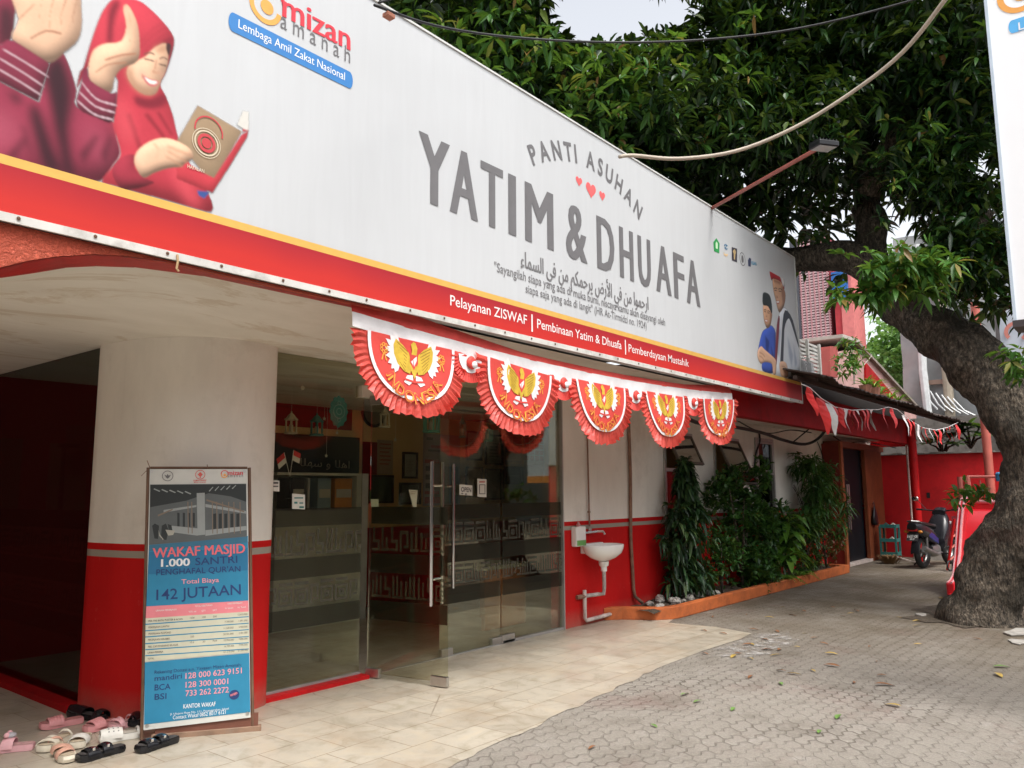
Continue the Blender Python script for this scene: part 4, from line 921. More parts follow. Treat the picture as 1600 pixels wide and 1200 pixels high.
    mb = MB(); text_arc(mb, pl, 'INDONESIA', *arc, .060*s, .0165, -.016, 1.0); mb.build('lettering_core', CLOTHR, fl)
    mb = MB()
    for sg in (-1, 1):
        c = (sg*.215*s, -.075*s)
        for k in range(7): ring_ab(mb, pl, (c[0]+.02*s*cos(k*.9), c[1]+.02*s*sin(k*.9)), .006*s, .0105*s, .011, n=8)
        for q in (-1, 1): shape_ab(mb, pl, [(c[0]+q*.006*s, c[1]-.025*s), (c[0]+q*.020*s, c[1]-.065*s), (c[0]+q*.012*s, c[1]-.066*s), (c[0]+q*.001*s, c[1]-.027*s)][::q], .011)
    mb.build('rosette_stitching', ORG, fl)
centres = [3.66, 4.80, 5.97, 7.16, 8.38]
for i, cx in enumerate(centres): flag(cx, .99, (.50, .52, .53, .53, .50)[i], i == 0)
for i in range(4):
    cx = (centres[i]+centres[i+1])/2; zt = tz(cx)-.085; pl = Plane((cx, 3.852, zt), (1, 0, 0), (0, 0, 1))
    mb = MB(); n = 44
    for j in (0, 1):
        for k in range(n+1):
            t = pi*k/n; r = (.11, .175)[j]; mb.v.append(pl.P(r*1.15*cos(t), -r*1.15*abs(sin(t))**.8, (.012 if k % 2 else -.008)*j))
    mb.f = [(k, k+1, n+2+k, n+1+k) for k in range(n)]
    fr = mb.build('small_frill', CLOTHR, U)
    mb = MB(); shape_ab(mb, pl, [(.125*cos(pi*k/20), -.13*abs(sin(pi*k/20))**.85) for k in range(21)][::-1], .004); mb.build('scallop', CLOTHW, fr)
    mb = MB(); c = pl.P(0, -.055, .006)
    mb.lathe([(.045, 0), (.05, .01), (.03, .028), (.012, .02), (0, .03)], c, (0, -1, 0), 14); ro = mb.build('rosette', CLOTHR, fr, smooth=True)
    MB().lathe([(.026, .0), (.026, .01), (0, .012)], c+Vector((.012, -.024, -.016)), (0, -1, 0), 10).build('rosette_centre', CLOTHW, fr, smooth=True)

# string of little pennants under the awning
st = [atY(1252, 600, 3.5), atY(1266, 606, 3.45), atY(1283, 622, 3.4), atY(1305, 636, 3.4), atY(1330, 641, 3.4), atY(1352, 640, 3.4), atY(1372, 640, 3.4), atY(1388, 636, 3.4), atY(1402, 640, 3.4), atY(1420, 655, 3.4), atY(1440, 668, 3.4), atY(1462, 672, 3.4), atY(1480, 668, 3.4), atY(1497, 660, 3.4)]
V_ = thing('pennant_string', 'string of small red and white pennants drooping under the dark awning', 'bunting', st[0])
MB().tube(st, .006, 5).build('string', CLOTHW, V_)
def along(P, t):
    k = min(int(t*(len(P)-1)), len(P)-2); return P[k].lerp(P[k+1], t*(len(P)-1)-k)
for i, t in enumerate([.07, .155, .20, .225, .25, .275, .30, .325, .345, .37, .39, .41, .50, .57, .66, .69, .715, .74, .765, .79, .815, .84, .865, .89, .915, .94, .965, .985]):
    p_ = along(st, t); L_ = random.uniform(.24, .36)*(1.35 if i < 3 else 1); ww = random.uniform(.05, .10)*(1.7 if i < 3 else 1); tw = random.uniform(-.6, .6); sw = random.uniform(-.25, .25)
    mb = MB(); rows = 5
    for j in range(rows+1):
        q = j/rows; hw = ww*(1-q*.92); a = tw*q*2.2
        c = p_+Vector((sw*L_*q*q, -.05*q+.02*sin(q*6+i), -L_*q)); mb.v += [tuple(c-Vector((hw*cos(a), hw*sin(a), 0))), tuple(c+Vector((hw*cos(a), hw*sin(a), 0)))]
    mb.f = [(2*j, 2*j+1, 2*j+3, 2*j+2) for j in range(rows)]
    mb.build('pennant', (CLOTHP, CLOTHP, CLOTHW)[i % 3] if i > 1 else CLOTHP, V_)
# ================================================================== LEANING BANNER
bu = Vector((.52, -.36, 0)).normalized()
class Quad:
    """printed sheet between four corners; a runs 0..W from the left, b runs 0..-H from the top"""
    def __init__(s, c, W, H): s.c = c; s.W = W; s.H = H; s.n = (c[1]-c[0]).cross(c[0]-c[2]).normalized()
    def P(s, a, b, off=0):
        u, t = a/s.W, -b/s.H; tl, tr, bl, br_ = s.c
        return tl*(1-u)*(1-t)+tr*u*(1-t)+bl*(1-u)*t+br_*u*t+s.n*off
    def hit(s, x, y):
        u = t = .5
        for _ in range(12): t = (y-38)/(1154-57*u); u = (x-(40-28*t))/(435+43*t)
        return u*s.W, -t*s.H
BPL = Plane((2.55, 4.945, 0), bu, Vector((.04, .055, 1)))
cs = [BPL.P(*BPL.hit(*q)) for q in ((234, 733), (386.3, 733), (224.2, 1141), (391.5, 1121))]
BW, BH = (cs[1]-cs[0]).length, (cs[0]-cs[2]).length
BQ = Quad(cs, BW, BH)
R_ = thing('standing_banner', 'tall blue donation banner in a wooden stand leaning against the round pillar', 'banner', (2.8, 4.77, 0))
back = [c-BQ.n*.012 for c in cs]
mb = MB(); n_ = 14
for off in (0, -.004):
    for j in range(n_+1):
        for i in range(n_+1): mb.v.append(BQ.P(BW*i/n_, -BH*j/n_, off))
mb.f = [(j*(n_+1)+i, (j+1)*(n_+1)+i, (j+1)*(n_+1)+i+1, j*(n_+1)+i+1) for j in range(n_) for i in range(n_)]
mb.build('sheet', prt((.58, .58, .54)), R_, smooth=True)
brown = paint('dark_frame_wood', (.14, .075, .045), .6, .25, 8, dirt=('6a5a4a', .4))
up = (cs[0]-cs[2]).normalized()
for a, b in ((cs[0], cs[2]), (cs[1], cs[3])):
    s_ = -1 if a is cs[0] else 1; d = bu*.012*s_
    foot = b-up*(b.z/up.z-.01)
    MB().tube([a+d-BQ.n*.02+up*.012, foot+d-BQ.n*.02], .011, 8).build('frame_post', brown, R_)
MB().tube([cs[0]-BQ.n*.02+up*.01, cs[1]-BQ.n*.02+up*.01], .009, 8).build('frame_rail', brown, R_)
g0 = Vector((2.545, 4.955, 0)); g1 = Vector((3.075, 4.588, 0)); gd = (g1-g0).normalized(); gn = Vector((-gd.y, gd.x, 0))
MB().obox(g0, gd*(g1-g0).length, gn*.05, Vector((0, 0, .035))).build('base_bar', paint('grey_timber', (.24, .15, .10), .75, .25, 9, dirt=('8a8074', .5)), R_, bevel=.004)
MB().obox(g0+gd*.02+gn*.012+Vector((0, 0, .035)), gd*((g1-g0).length-.04), gn*.025, Vector((0, 0, .075))).build('base_board', paint('base_board_wood', (.16, .062, .04), .6, .2, 7), R_)
for q in ((0, 0), (1, 0), (0, 1), (1, 1)): pass
def bq(name, col, polys, off):
    mb = MB()
    for q in polys: shape_ab(mb, BQ, [BQ.hit(*p) for p in q], off)
    return mb.build(name, prt(col), R_)
def btxt(name, col, rows, off=.004):
    mb = MB()
    for s, a, b, top, bold, *k in rows: text_px(mb, BQ, s, a, b, (a[0], top), off, min(bold, .008), *k)
    return mb.build(name, prt(col), R_)
BLUE, BLUED, NAVY, SALM = (.024, .21, .36), (.018, .15, .29), (.018, .045, .15), (.72, .22, .25)
bq('print_blue', BLUE, [[(38, 360), (478, 345), (480, 636), (24, 664)], [(18, 905), (484, 862), (489, 1112), (15, 1168)]], .002)
bq('print_blue_lower', BLUED, [[(36, 420), (478, 400), (479, 500), (32, 520)]], .0024)
bq('print_photo', (.10, .11, .11), [[(42, 110), (470, 106), (474, 350), (36, 388)]], .0022)
bq('print_photo_dark', (.025, .03, .03), [[(42, 112), (470, 108), (471, 190), (400, 165), (300, 150), (200, 185), (42, 215)], [(50, 300), (62, 290), (80, 300), (76, 360), (60, 358)], [(92, 300), (110, 290), (122, 320), (112, 365), (88, 360)], [(118, 292), (134, 298), (140, 330), (124, 330)]] +
   [[(x, 245), (x+14, 243), (x+14, 312), (x, 316)] for x in (320, 345, 370, 398, 425)] + [[(x, 240), (x+10, 242), (x+10, 305), (x, 303)] for x in (160, 184, 206, 228)], .0027)
bq('print_photo_light', (.28, .30, .29), [[(246, 150), (282, 148), (284, 340), (250, 344)], [(135, 300), (250, 312), (250, 345), (140, 330)], [(285, 320), (475, 300), (475, 318), (285, 346)], [(100, 228), (245, 205), (245, 214), (100, 240)], [(285, 200), (470, 232), (470, 244), (285, 214)]] +
   [[(60+k*34, 128+k*3), (86+k*34, 140+k*3), (82+k*34, 144+k*3), (56+k*34, 132+k*3)] for k in range(5)] + [[(300+k*26, 140-k*3), (318+k*26, 120-k*2), (321+k*26, 122-k*2), (304+k*26, 143-k*3)] for k in range(5)], .0030)
bq('print_photo_poles', (.20, .15, .11), [[(x, 190), (x+4, 190), (x+6, 335), (x+2, 335)] for x in (205, 222, 314, 334, 360, 388, 412, 440)] + [[(75, 250), (140, 222), (140, 228), (75, 258)], [(290, 178), (462, 232), (462, 238), (290, 186)]], .0033)
bq('print_photo_floor', (.04, .15, .24), [[(36, 390), (475, 348), (475, 375), (36, 415)]], .0029)
bq('print_photo_barrow', (.34, .33, .28), [[(108, 318), (150, 322), (142, 342), (120, 345)], [(78, 320), (84, 340), (100, 362), (97, 365), (80, 345)]], .0034)
bq('print_table', (.56, .55, .42), [[(22, 712), (482, 680), (484, 858), (18, 902)]], .0026)
bq('print_table_head', SALM, [[(24, 662), (480, 634), (482, 682), (22, 714)]], .0028)
bq('print_table_lines', BLUE, [[(20, y), (482, y-36+k*.8), (482, y-32+k*.8), (20, y+5)] for k, y in enumerate((738, 766, 793, 822, 848, 874))], .0030)
btxt('print_headline_pink', (.74, .15, .17), [('WAKAF MASJID', (52, 446), (466, 422), 402, 0, .686, .004)])
btxt('print_headline_white', (.74, .76, .76), [('1.000', (88, 486), (216, 480), 452, 0, .686, .005)])
btxt('print_headline_navy', NAVY, [('SANTRI', (240, 478), (430, 466), 446, .012), ("PENGHAFAL QUR'AN", (68, 524), (444, 505), 498, .012), ('142 JUTAAN', (68, 634), (446, 606), 588, .02), ('Rekening Donasi a.n. Yayasan Mizan Amanah:', (60, 954), (448, 918), 940, 0), ('mandiri', (60, 984), (180, 972), 962, .01), ('BCA', (60, 1024), (130, 1018), 1000, .012), ('BSI', (60, 1064), (112, 1059), 1040, .012)])
btxt('print_pink_numbers', (.74, .30, .34), [('Total Biaya', (178, 562), (346, 552), 542, .02), ('128 000 623 9151', (196, 974), (450, 948), 950, .014), ('128 300 0001', (196, 1012), (388, 994), 988, .014), ('733 262 2272', (196, 1048), (390, 1030), 1024, .014)])
btxt('print_white_address', (.74, .77, .78), [('KANTOR WAKAF', (186, 1100), (330, 1088), 1082, .012), ('Jl. Ulujami Raya No. 111, Pesanggrahan, Jaksel', (128, 1128), (390, 1102), 1120, 0), ('Contact Wakaf 0852 8017 6121', (140, 1146), (376, 1120), 1130, .004)])
btxt('print_table_rows', (.10, .10, .09), [('PEK. PAS BATA, PLESTER & ACIAN', (34, 730), (184, 720), 722, .01), ('PEKERJAAN LANTAI', (34, 758), (124, 751), 750, .01), ('PEKERJAAN PLAFOND', (34, 786), (132, 779), 778, .01), ('PEKERJAAN KERAMIK', (32, 812), (128, 806), 804, .01), ('PEK. CAT/FINISHING SELASAR', (32, 842), (164, 832), 834, .01), ('UPAH PEKERJA', (30, 868), (98, 862), 860, .01), ('TOTAL', (30, 894), (58, 891), 886, .01)] +
     [(t, (x, y), (x+w_, y-w_*.08), y-8, 0) for t, x, y, w_ in (('1000', 216, 716, 20), ('100', 270, 712, 16), ('200', 318, 709, 18), ('12.410.000', 432, 700, 44), ('7.700.000', 372, 732, 40), ('1.091.000', 436, 727, 40), ('11.240.000', 368, 760, 44), ('3.900.000', 436, 754, 40), ('350', 218, 797, 16), ('30.701.000', 366, 786, 46), ('2.481.000', 436, 780, 40), ('10.6', 216, 822, 18), ('20', 272, 818, 12), ('Pack', 318, 814, 20), ('10.950.000', 368, 812, 46), ('9.800.000', 436, 806, 40), ('16.700.000', 370, 838, 44), ('7.900.000', 436, 832, 40), ('121.370.000', 366, 862, 50), ('61.000.000', 432, 856, 46))])
btxt('print_table_titles', (.72, .66, .64), [('URAIAN PEKERJAAN', (66, 684), (156, 678), 677, .01), ('TOTAL KEBUTUHAN', (238, 664), (316, 658), 657, .01), ('HARI PEKERJAAN', (386, 652), (452, 647), 645, .01), ('VOL sat', (210, 688), (244, 686), 681, .01), ('QTY', (268, 684), (286, 682), 677, .01), ('SAT', (318, 681), (336, 679), 674, .01), ('H. Satuan', (374, 672), (410, 669), 665, .01), ('H. Total', (432, 668), (468, 665), 661, .01)])
mb = MB(); c_ = BQ.hit(118, 70); ring_ab(mb, BQ, c_, .030, .034, .003); shape_ab(mb, BQ, [(c_[0]+x*.02, c_[1]+y*.02) for x, y in ((-1, .4), (-.3, .1), (0, .7), (.3, .1), (1, .4), (.5, -.5), (0, -.9), (-.5, -.5))], .003); mb.build('print_seal', GREY, R_)
mb = MB(); c_ = BQ.hit(262, 64); ring_ab(mb, BQ, c_, .027, .031, .003)
shape_ab(mb, BQ, [(c_[0]+x*.018, c_[1]+y*.018) for x, y in ((-1, -.1), (0, 1), (1, -.1), (.55, -.1), (.55, -.5), (.2, -.5), (.2, -1.2), (-.2, -1.2), (-.2, -.5), (-.55, -.5), (-.55, -.1))], .003)
text_px(mb, BQ, 'RUMAH WAKAF', (232, 96), (290, 94), (232, 88), .003, .02); text_px(mb, BQ, 'Mizan Amanah', (234, 103), (288, 101), (234, 98), .003, .02); mb.build('print_house_mark', prt((.60, .10, .08)), R_)
c_ = BQ.hit(386, 76); c2 = BQ.hit(456, 76)
logo(BQ, c_[0], c_[1], c2[0]-c_[0], .003, R_)
mb = MB(); c_ = BQ.hit(415, 1040); disc_ab(mb, BQ, c_, .030, .003); mb.build('print_round_mark', NAVYM if 'NAVYM' in globals() else prt(NAVY), R_)
mb = MB(); text_line(mb, BQ, 'MASJID', (c_[0]-.02, c_[1]-.008), (c_[0]+.02, c_[1]+.004), .012, .004, .03); mb.build('print_round_lettering', prt(SALM), R_)
mb = MB()
for q in ((48, 50), (462, 48), (28, 1172), (476, 1118)):
    c_ = BQ.hit(*q); ring_ab(mb, BQ, c_, .005, .010, .004, n=12)
mb.build('eyelets', STEEL, R_)
mb = MB().tube([cs[0]+up*.01, cs[0]+up*.055-bu*.015+BQ.n*.01], .0025, 5).tube([cs[0]-bu*.01, cs[0]-bu*.05-up*.045], .002, 5).tube([cs[1]+up*.01-bu*.25, cs[1]+up*.03-bu*.252], .0025, 5)
mb.build('tie_wires', RUST, R_)

# ================================================================== SANDALS
INS = {}
def sandal(heel, toe, label, sole, strap, style, hgt=.036, wd=.100, zb=.006):
    h, t = atZ(*heel, zb), atZ(*toe, zb); h.z = t.z = 0; d = t-h; L = d.length
    r = thing('sandal', label, 'sandal', ((h.x+t.x)/2, (h.y+t.y)/2, zb), atan2(d.y, d.x), 'sandals left by the pillar')
    pr = [(-.5, .0), (-.49, .26), (-.43, .36), (-.30, .38), (-.1, .34), (.1, .40), (.28, .50), (.40, .46), (.48, .30), (.5, .06)]
    out = [(x*L, y*wd) for x, y in pr]+[(x*L, -y*wd*.95) for x, y in pr[::-1]]
    lift = lambda x: .012*max(0, x/L-.25)*2
    mb = MB(); n = len(out)
    for z, s in ((0, .96), (hgt*.5, 1), (hgt, .97), (hgt-.006, .80)): mb.v += [(x*s, y*s, z+lift(x)) for x, y in out]
    mb.f = [(j*n+i, j*n+(i+1) % n, (j+1)*n+(i+1) % n, (j+1)*n+i) for j in range(3) for i in range(n)]+[tuple(range(n))[::-1], tuple(range(3*n, 4*n))]
    mb.build('sole', sole, r, local=True, smooth=35)
    ins = MB().prism([(x*.93, y*.84, hgt+.0005+lift(x)) for x, y in out], (0, 0, .002)); ins.build('insole', INS.get(sole, sole), r, local=True)
    def band(x0, x1, top, w0=1.0, sk=0, name='strap', mat=strap, w1=None):
        mb = MB(); na, nl = 14, 5
        for o_ in (0, .005):
            for j in range(nl+1):
                q = j/nl; x = x0+(x1-x0)*q; wq = wd*.5*(w0+(w1-w0)*q if w1 else w0)+o_*.6; hh_ = (top*(.85+.15*sin(pi*q)))+o_
                for k in range(na+1):
                    a = pi*k/na; mb.v.append((x+sk*cos(a), wq*cos(a)*(1.0), hgt*.6+hh_*abs(sin(a))**.75))
        m = na+1; N_ = m*(nl+1)
        mb.f = [(j*m+k, j*m+k+1, (j+1)*m+k+1, (j+1)*m+k) for j in range(nl) for k in range(na)]+[(N_+j*m+k, N_+(j+1)*m+k, N_+(j+1)*m+k+1, N_+j*m+k+1) for j in range(nl) for k in range(na)]
        for k in range(na): mb.f += [(k, N_+k, N_+k+1, k+1), (nl*m+k, nl*m+k+1, N_+nl*m+k+1, N_+nl*m+k)]
        return mb.build(name, mat, r, local=True, smooth=45)
    if style == 'slide': band(-.02*L, .30*L, .045)
    elif style == 'ridged':
        for k in range(5): band((-.02+.066*k)*L, (.05+.066*k)*L, .047-.002*k)
    elif style == 'two':
        band(.10*L, .34*L, .040); band(-.18*L, .02*L, .048, .92)
        for x in (.22, -.08): MB().box(x*L-.008, x*L+.008, wd*.20, wd*.42, hgt*.6+.030, hgt*.6+.048).build('buckle', CHROME, r, local=True, bevel=.003)
    elif style == 'cross': band(.02*L, .16*L, .045, 1, .16*L*.35); band(.18*L, .32*L, .040, 1, -.16*L*.35); band(-.38*L, -.33*L, .045, .8)
    elif style == 'clog':
        band(-.05*L, .46*L, .052, .98, w1=.72); band(-.46*L, -.40*L, .04, .74)
        mb = MB()
        for j in range(3):
            for k in range(5): 
                a = pi*(.22+.14*k); x = (.06+.11*j)*L; ww = wd*.5*(.98-.26*(x/L+.05)/.51)+.006
                mb.lathe([(0, 0), (.0045, .0005)], (x, ww*cos(a), hgt*.6+.059*abs(sin(a))**.75), (0, cos(a), sin(a)), 8)
        mb.build('vent_holes', paint('grey_hole', (.22, .21, .20), .8), r, local=True)
    elif style == 'shoe':
        band(-.02*L, .47*L, .055, .98, w1=.45); band(-.49*L, -.30*L, .055, .80, w1=.9)
    elif style == 'fluffy':
        b_ = band(0, .30*L, .055, 1.05)
        for s_ in (-1, 1): MB().ball((.20*L, s_*.026, hgt+.058), .016, n=6).build('ear', strap, r, local=True, smooth=True)
        MB().ball((.13*L, 0, hgt+.052), .030, (1, 1.1, .5), 8).build('patch', paint('grey_fluff', (.42, .40, .42), .9), r, local=True, smooth=True)
    return r
PK = paint('pink_rubber', (.68, .30, .30), .5, .08, 20); PK2 = paint('pale_pink_rubber', (.72, .40, .42), .5, .08, 20); CRM = paint('cream_rubber', (.66, .60, .48), .55, .1, 20); TAN = paint('tan_pink_leather', (.60, .34, .25), .5, .12, 20)
WHT = paint('white_rubber', (.68, .66, .60), .5, .06, 20); BLK = paint('black_patent', (.012, .012, .014), .18, .2, 20)
INS = {PK: paint('worn_pink_insole', (.46, .20, .19), .8, .25, 25), PK2: paint('worn_pale_insole', (.52, .30, .29), .8, .25, 25), CRM: paint('worn_cream_insole', (.46, .38, .27), .8, .25, 25), WHT: paint('worn_white_insole', (.46, .43, .37), .8, .2, 25), BLK: paint('worn_black_insole', (.045, .04, .038), .8, .3, 25)}
sandal((54, 1170), (-8, 1175), 'pale pink sandal with a grey fluffy animal patch, leftmost on the floor', PK2, PK2, 'fluffy')
sandal((130, 1128), (60, 1141), 'salmon pink slide with ribbed band, lying behind the cream sandals', PK, PK, 'ridged')
sandal((164, 1128), (108, 1118), 'black closed shoe lying at the foot of the red pillar', BLK, BLK, 'shoe')
sandal((182, 1131), (131, 1146), 'salmon pink slide with ribbed band, touching the white clog', PK, PK, 'ridged')
sandal((207, 1132), (172, 1142), 'narrow pink sandal half hidden behind the white clog', PK2, PK2, 'cross')
sandal((219, 1150), (153, 1161), 'white clog with small vent holes', WHT, WHT, 'clog')
sandal((222, 1121), (206, 1137), 'black shoe half hidden behind the left edge of the blue banner', BLK, BLK, 'shoe')
sandal((108, 1154), (62, 1178), 'cream sandal with criss-cross straps', CRM, CRM, 'cross')
sandal((82, 1166), (108, 1194), 'tan pink sandal with crossed straps, nearest to the viewer', CRM, TAN, 'cross')
sandal((135, 1154), (116, 1172), 'cream slide standing behind the two-strap black sandal', CRM, WHT, 'slide')
sandal((194, 1172), (119, 1192), 'shiny black two-strap sandal with silver buckles, between the cream sandals and the banner', BLK, BLK, 'two')
sandal((277, 1158), (212, 1178), 'shiny black two-strap sandal in front of the banner foot', BLK, BLK, 'two')

# ================================================================== WASH BASIN AND PIPES
WB = thing('wash_basin', 'white oval ceramic wash basin fixed to the red wall', 'wash basin', (7.82, FY, 0))
bx, by, bz = 7.80, FY-.185, .895
mb = MB(); n = 32; prof = [(1.0, 0.0), (1.03, -.012), (1.0, -.05), (.90, -.10), (.62, -.15), (.30, -.18), (.16, -.19)]
def ring_pts(s, z): return [(bx+.30*s*cos(2*pi*k/n), by+.185*s*max(-1, min(1, sin(2*pi*k/n)*1.05)), bz+z) for k in range(n)]
inn = [(.93, 0), (.88, -.02), (.78, -.07), (.5, -.11), (.1, -.125)]
seq = [(s, z) for s, z in prof[::-1]]+[(s, z) for s, z in inn]
for s, z in seq: mb.v += ring_pts(s, z)
mb.f = [(j*n+k, j*n+(k+1) % n, (j+1)*n+(k+1) % n, (j+1)*n+k) for j in range(len(seq)-1) for k in range(n)]+[tuple(range(n))[::-1], tuple(range((len(seq)-1)*n, len(seq)*n))]
mb.build('bowl', CERAM, WB, smooth=60)
MB().box(bx-.20, bx+.20, FY-.06, FY-.002, bz-.10, bz+.012).build('back_ledge', CERAM, WB, bevel=.01)
MB().lathe([(.06, -.19), (.055, -.235), (.035, -.25), (.035, -.30)], (bx, by, bz), n=16).build('drain_cup', CERAM, WB, smooth=50)
MB().tube([(bx, by, bz-.29), (bx, by, bz-.48), (bx, by+.01, bz-.55), (bx-.02, by+.08, bz-.56), (bx-.20, FY-.05, bz-.565)], .022, 10).build('trap_pipe', paint('trap_grey', (.42, .38, .36), .5, .3, 12, dirt=('3a2a24', .6)), WB, smooth=50)
MB().tube([(bx-.20, FY-.05, bz-.50), (bx-.20, FY-.05, .09), (bx-.17, FY-.05, .06), (bx+.95, FY-.05, .085)], .022, 10).build('waste_pipe', PVC, WB, smooth=50)
MB().tube([(bx-.31, FY-.02, bz-.57), (bx-.20, FY-.05, bz-.57)], .025, 8).build('wall_joint', RUST, WB)
TAP = thing('water_tap', 'small chrome tap with its grey supply pipe above the basin', 'tap', (7.78, FY, 1.05))
MB().tube([(7.74, FY-.03, 2.60), (7.755, FY-.03, 1.10)], .010, 8).build('supply_pipe', RUST, TAP)
MB().tube([(7.58, FY-.04, 1.025), (7.86, FY-.06, 1.035)], .016, 8).build('tap_body', CHROME, TAP, smooth=40)
MB().tube([(7.86, FY-.06, 1.035), (7.90, FY-.12, 1.035), (7.905, FY-.14, 1.0)], .013, 8).build('spout', PVC, TAP, smooth=40)
MB().lathe([(.02, 0), (.022, .02), (.012, .03)], (7.755, FY-.035, 1.05), n=10, cap=True).build('tap_handle', PVC, TAP, smooth=40)
for z in (1.25, 2.2): MB().lathe([(.018, 0), (.018, .02)], (7.75, FY-.03, z), n=8, cap=True).build('pipe_clip', RUST, TAP)
pp_ = [atY(982, 655, FY-.03), atY(985, 740, FY-.03), atY(985.5, 840, FY-.03), atY(990, 920, FY-.03), atY(992, 932, FY-.04), atY(1004, 942, FY-.08)]
pp_.insert(0, Vector((pp_[0].x, FY-.03, 2.58)))
tag(MB().tube(pp_, .021, 10).build('drain_pipe', RUST, smooth=50), 'rusty grey drain pipe running down the wall right of the basin', 'pipe')
SD = thing('soap_dispenser', 'small white soap dispenser with green liquid on the wall by the glass front', 'soap dispenser', (7.43, FY, .98))
q0, q1 = atY(896, 823, FY-.04), atY(912, 853, FY-.04)
MB().box(q0.x, q1.x, FY-.08, FY-.003, q1.z, q0.z).build('bottle', CERAM, SD, bevel=.015)
MB().box(q0.x+.012, q1.x-.012, FY-.083, FY-.079, q1.z+.012, q1.z+.07).build('liquid_window', paint('green_soap', (.16, .42, .12), .3), SD)
MB().lathe([(.02, 0), (.025, .02), (.012, .035), (.012, .05)], ((q0.x+q1.x)/2, FY-.04, q0.z), n=12, cap=True).build('pump', paint('pink_pump', (.55, .25, .25), .5), SD)

# ================================================================== INSIDE THE GLASS ROOM
RW = Plane((0, 8.275, 0), (1, 0, 0), (0, 0, 1))
def wall_item(name, px, label, cat, frame, paper, group=None, extra=None, depth=.03, bw=.03, pl=RW):
    a0, b1 = pl.hit(px[0], px[1]); a1, b0 = pl.hit(px[2], px[3]); a1_, _ = pl.hit(px[2], px[1])
    r = thing(name, label, cat, pl.P((a0+a1)/2, b0), 0, group)
    def bx_(a, b, c, d, o0, o1): return MB().obox(pl.P(a, c, o0), pl.u*(b-a), pl.v*(d-c), pl.n*(o1-o0))
    if frame:
        mb = bx_(a0, a1, b0, b0+bw, .002, depth); 
        for q in ((a0, a1, b1-bw, b1), (a0, a0+bw, b0+bw, b1-bw), (a1-bw, a1, b0+bw, b1-bw)): mb.obox(pl.P(q[0], q[2], .002), pl.u*(q[1]-q[0]), pl.v*(q[3]-q[2]), pl.n*(depth-.002))
        mb.build('frame', frame, r)
    k = bw if frame else 0
    bx_(a0+k, a1-k, b0+k, b1-k, .003, .010).build('sheet', prt(paper), r)
    for nm, col, boxes in (extra or []):
        mb = MB(); W_, H_ = a1-a0-2*k, b1-b0-2*k
        for u0, v0, u1, v1 in boxes: rect_ab(mb, pl, a0+k+u0*W_, a0+k+u1*W_, b1-k-v1*H_, b1-k-v0*H_, .012)
        mb.build(nm, prt(col), r)
    return r
FR = paint('black_frame', (.02, .016, .014), .4); g = 'picture frames on the tan wall'
TXT = lambda n, x0=.2, x1=.8, y0=.25, y1=.85: [(x0, y0+(y1-y0)*i/n, x1-(.12 if i % 3 == 2 else 0), y0+(y1-y0)*(i+.35)/n) for i in range(n)]
wall_item('picture_frame', (628, 706, 651, 748), 'upright black frame left of the tall pink poster', 'picture frame', FR, (.42, .44, .40), g, [('text', (.25, .25, .22), TXT(9))])
wall_item('picture_frame', (623, 754, 656, 788), 'wide black frame with dark sheet, lowest at the left of the door', 'picture frame', FR, (.10, .12, .11), g)
wall_item('picture_frame', (727, 673, 752, 720), 'black framed certificate, upper left of the four right of the door handles', 'picture frame', FR, (.42, .42, .38), g, [('text', (.2, .2, .18), TXT(8))])
wall_item('picture_frame', (757, 678, 785, 727), 'black framed greenish certificate under the hanging white tag', 'picture frame', FR, (.34, .38, .30), g, [('text', (.16, .2, .15), TXT(5))])
wall_item('picture_frame', (727, 729, 753, 777), 'black frame partly hidden behind the OPEN sign', 'picture frame', FR, (.22, .15, .07), g)
wall_item('picture_frame', (757, 732, 786, 781), 'black frame with dark green sheet, lower right of the four', 'picture frame', FR, (.14, .19, .13), g)
wall_item('wall_poster', (788, 678, 815, 727), 'collage poster of dim photographs on the tan wall', 'poster', None, (.30, .24, .12), None, [('photos', (.07, .06, .04), [(.05, .08, .4, .3), (.45, .08, .95, .3), (.05, .4, .55, .6), (.6, .4, .95, .6), (.05, .85, .95, .92)])])
wall_item('wall_poster', (788, 729, 816, 757), 'dark landscape picture under the photo collage', 'poster', FR, (.06, .07, .06), None, [('lines', (.18, .20, .17), [(.1, .5, .9, .54)])])
wall_item('wall_poster', (818, 672, 850, 755), 'white and red poster with a grid of red boxes, rightmost on the wall', 'poster', None, (.50, .45, .38), None, [('red_boxes', (.45, .07, .05), [(x, y, x+.2, y+.09) for x in (.05, .29, .53, .76) for y in (.04, .15, .26, .37, .48)]), ('grey_picture', (.26, .22, .17), [(.1, .66, .9, .95)])])
wall_item('wall_poster', (661, 677, 718, 789), 'tall pink grey poster with red headings behind the door handles', 'poster', None, (.36, .29, .28), None, [('red_headings', (.40, .05, .05), [(.2, .16, .65, .20), (.04, .36, .42, .41), (.04, .80, .42, .84), (.04, .88, .45, .97)]), ('grey_text', (.10, .09, .09), [(.12, .22, .75, .25), (.08, .05, .25, .09), (.06, .45, .22, .52), (.06, .57, .22, .64), (.06, .69, .22, .76)]), ('person_picture', (.06, .12, .14), [(.5, .45, .95, .98)])])
wall_item('wall_poster', (589, 687, 613, 741), 'cream leaflet poster beside the red panel', 'poster', None, (.40, .30, .22), None, [('text', (.36, .10, .06), TXT(6, .15, .85, .1, .8))])
wall_item('wall_poster', (566, 690, 588, 742), 'narrow dark red panel on the tan wall', 'poster', None, (.26, .02, .02))
wall_item('wall_poster', (576, 742, 613, 786), 'dark green notice board behind the open door', 'notice board', FR, (.03, .06, .04))
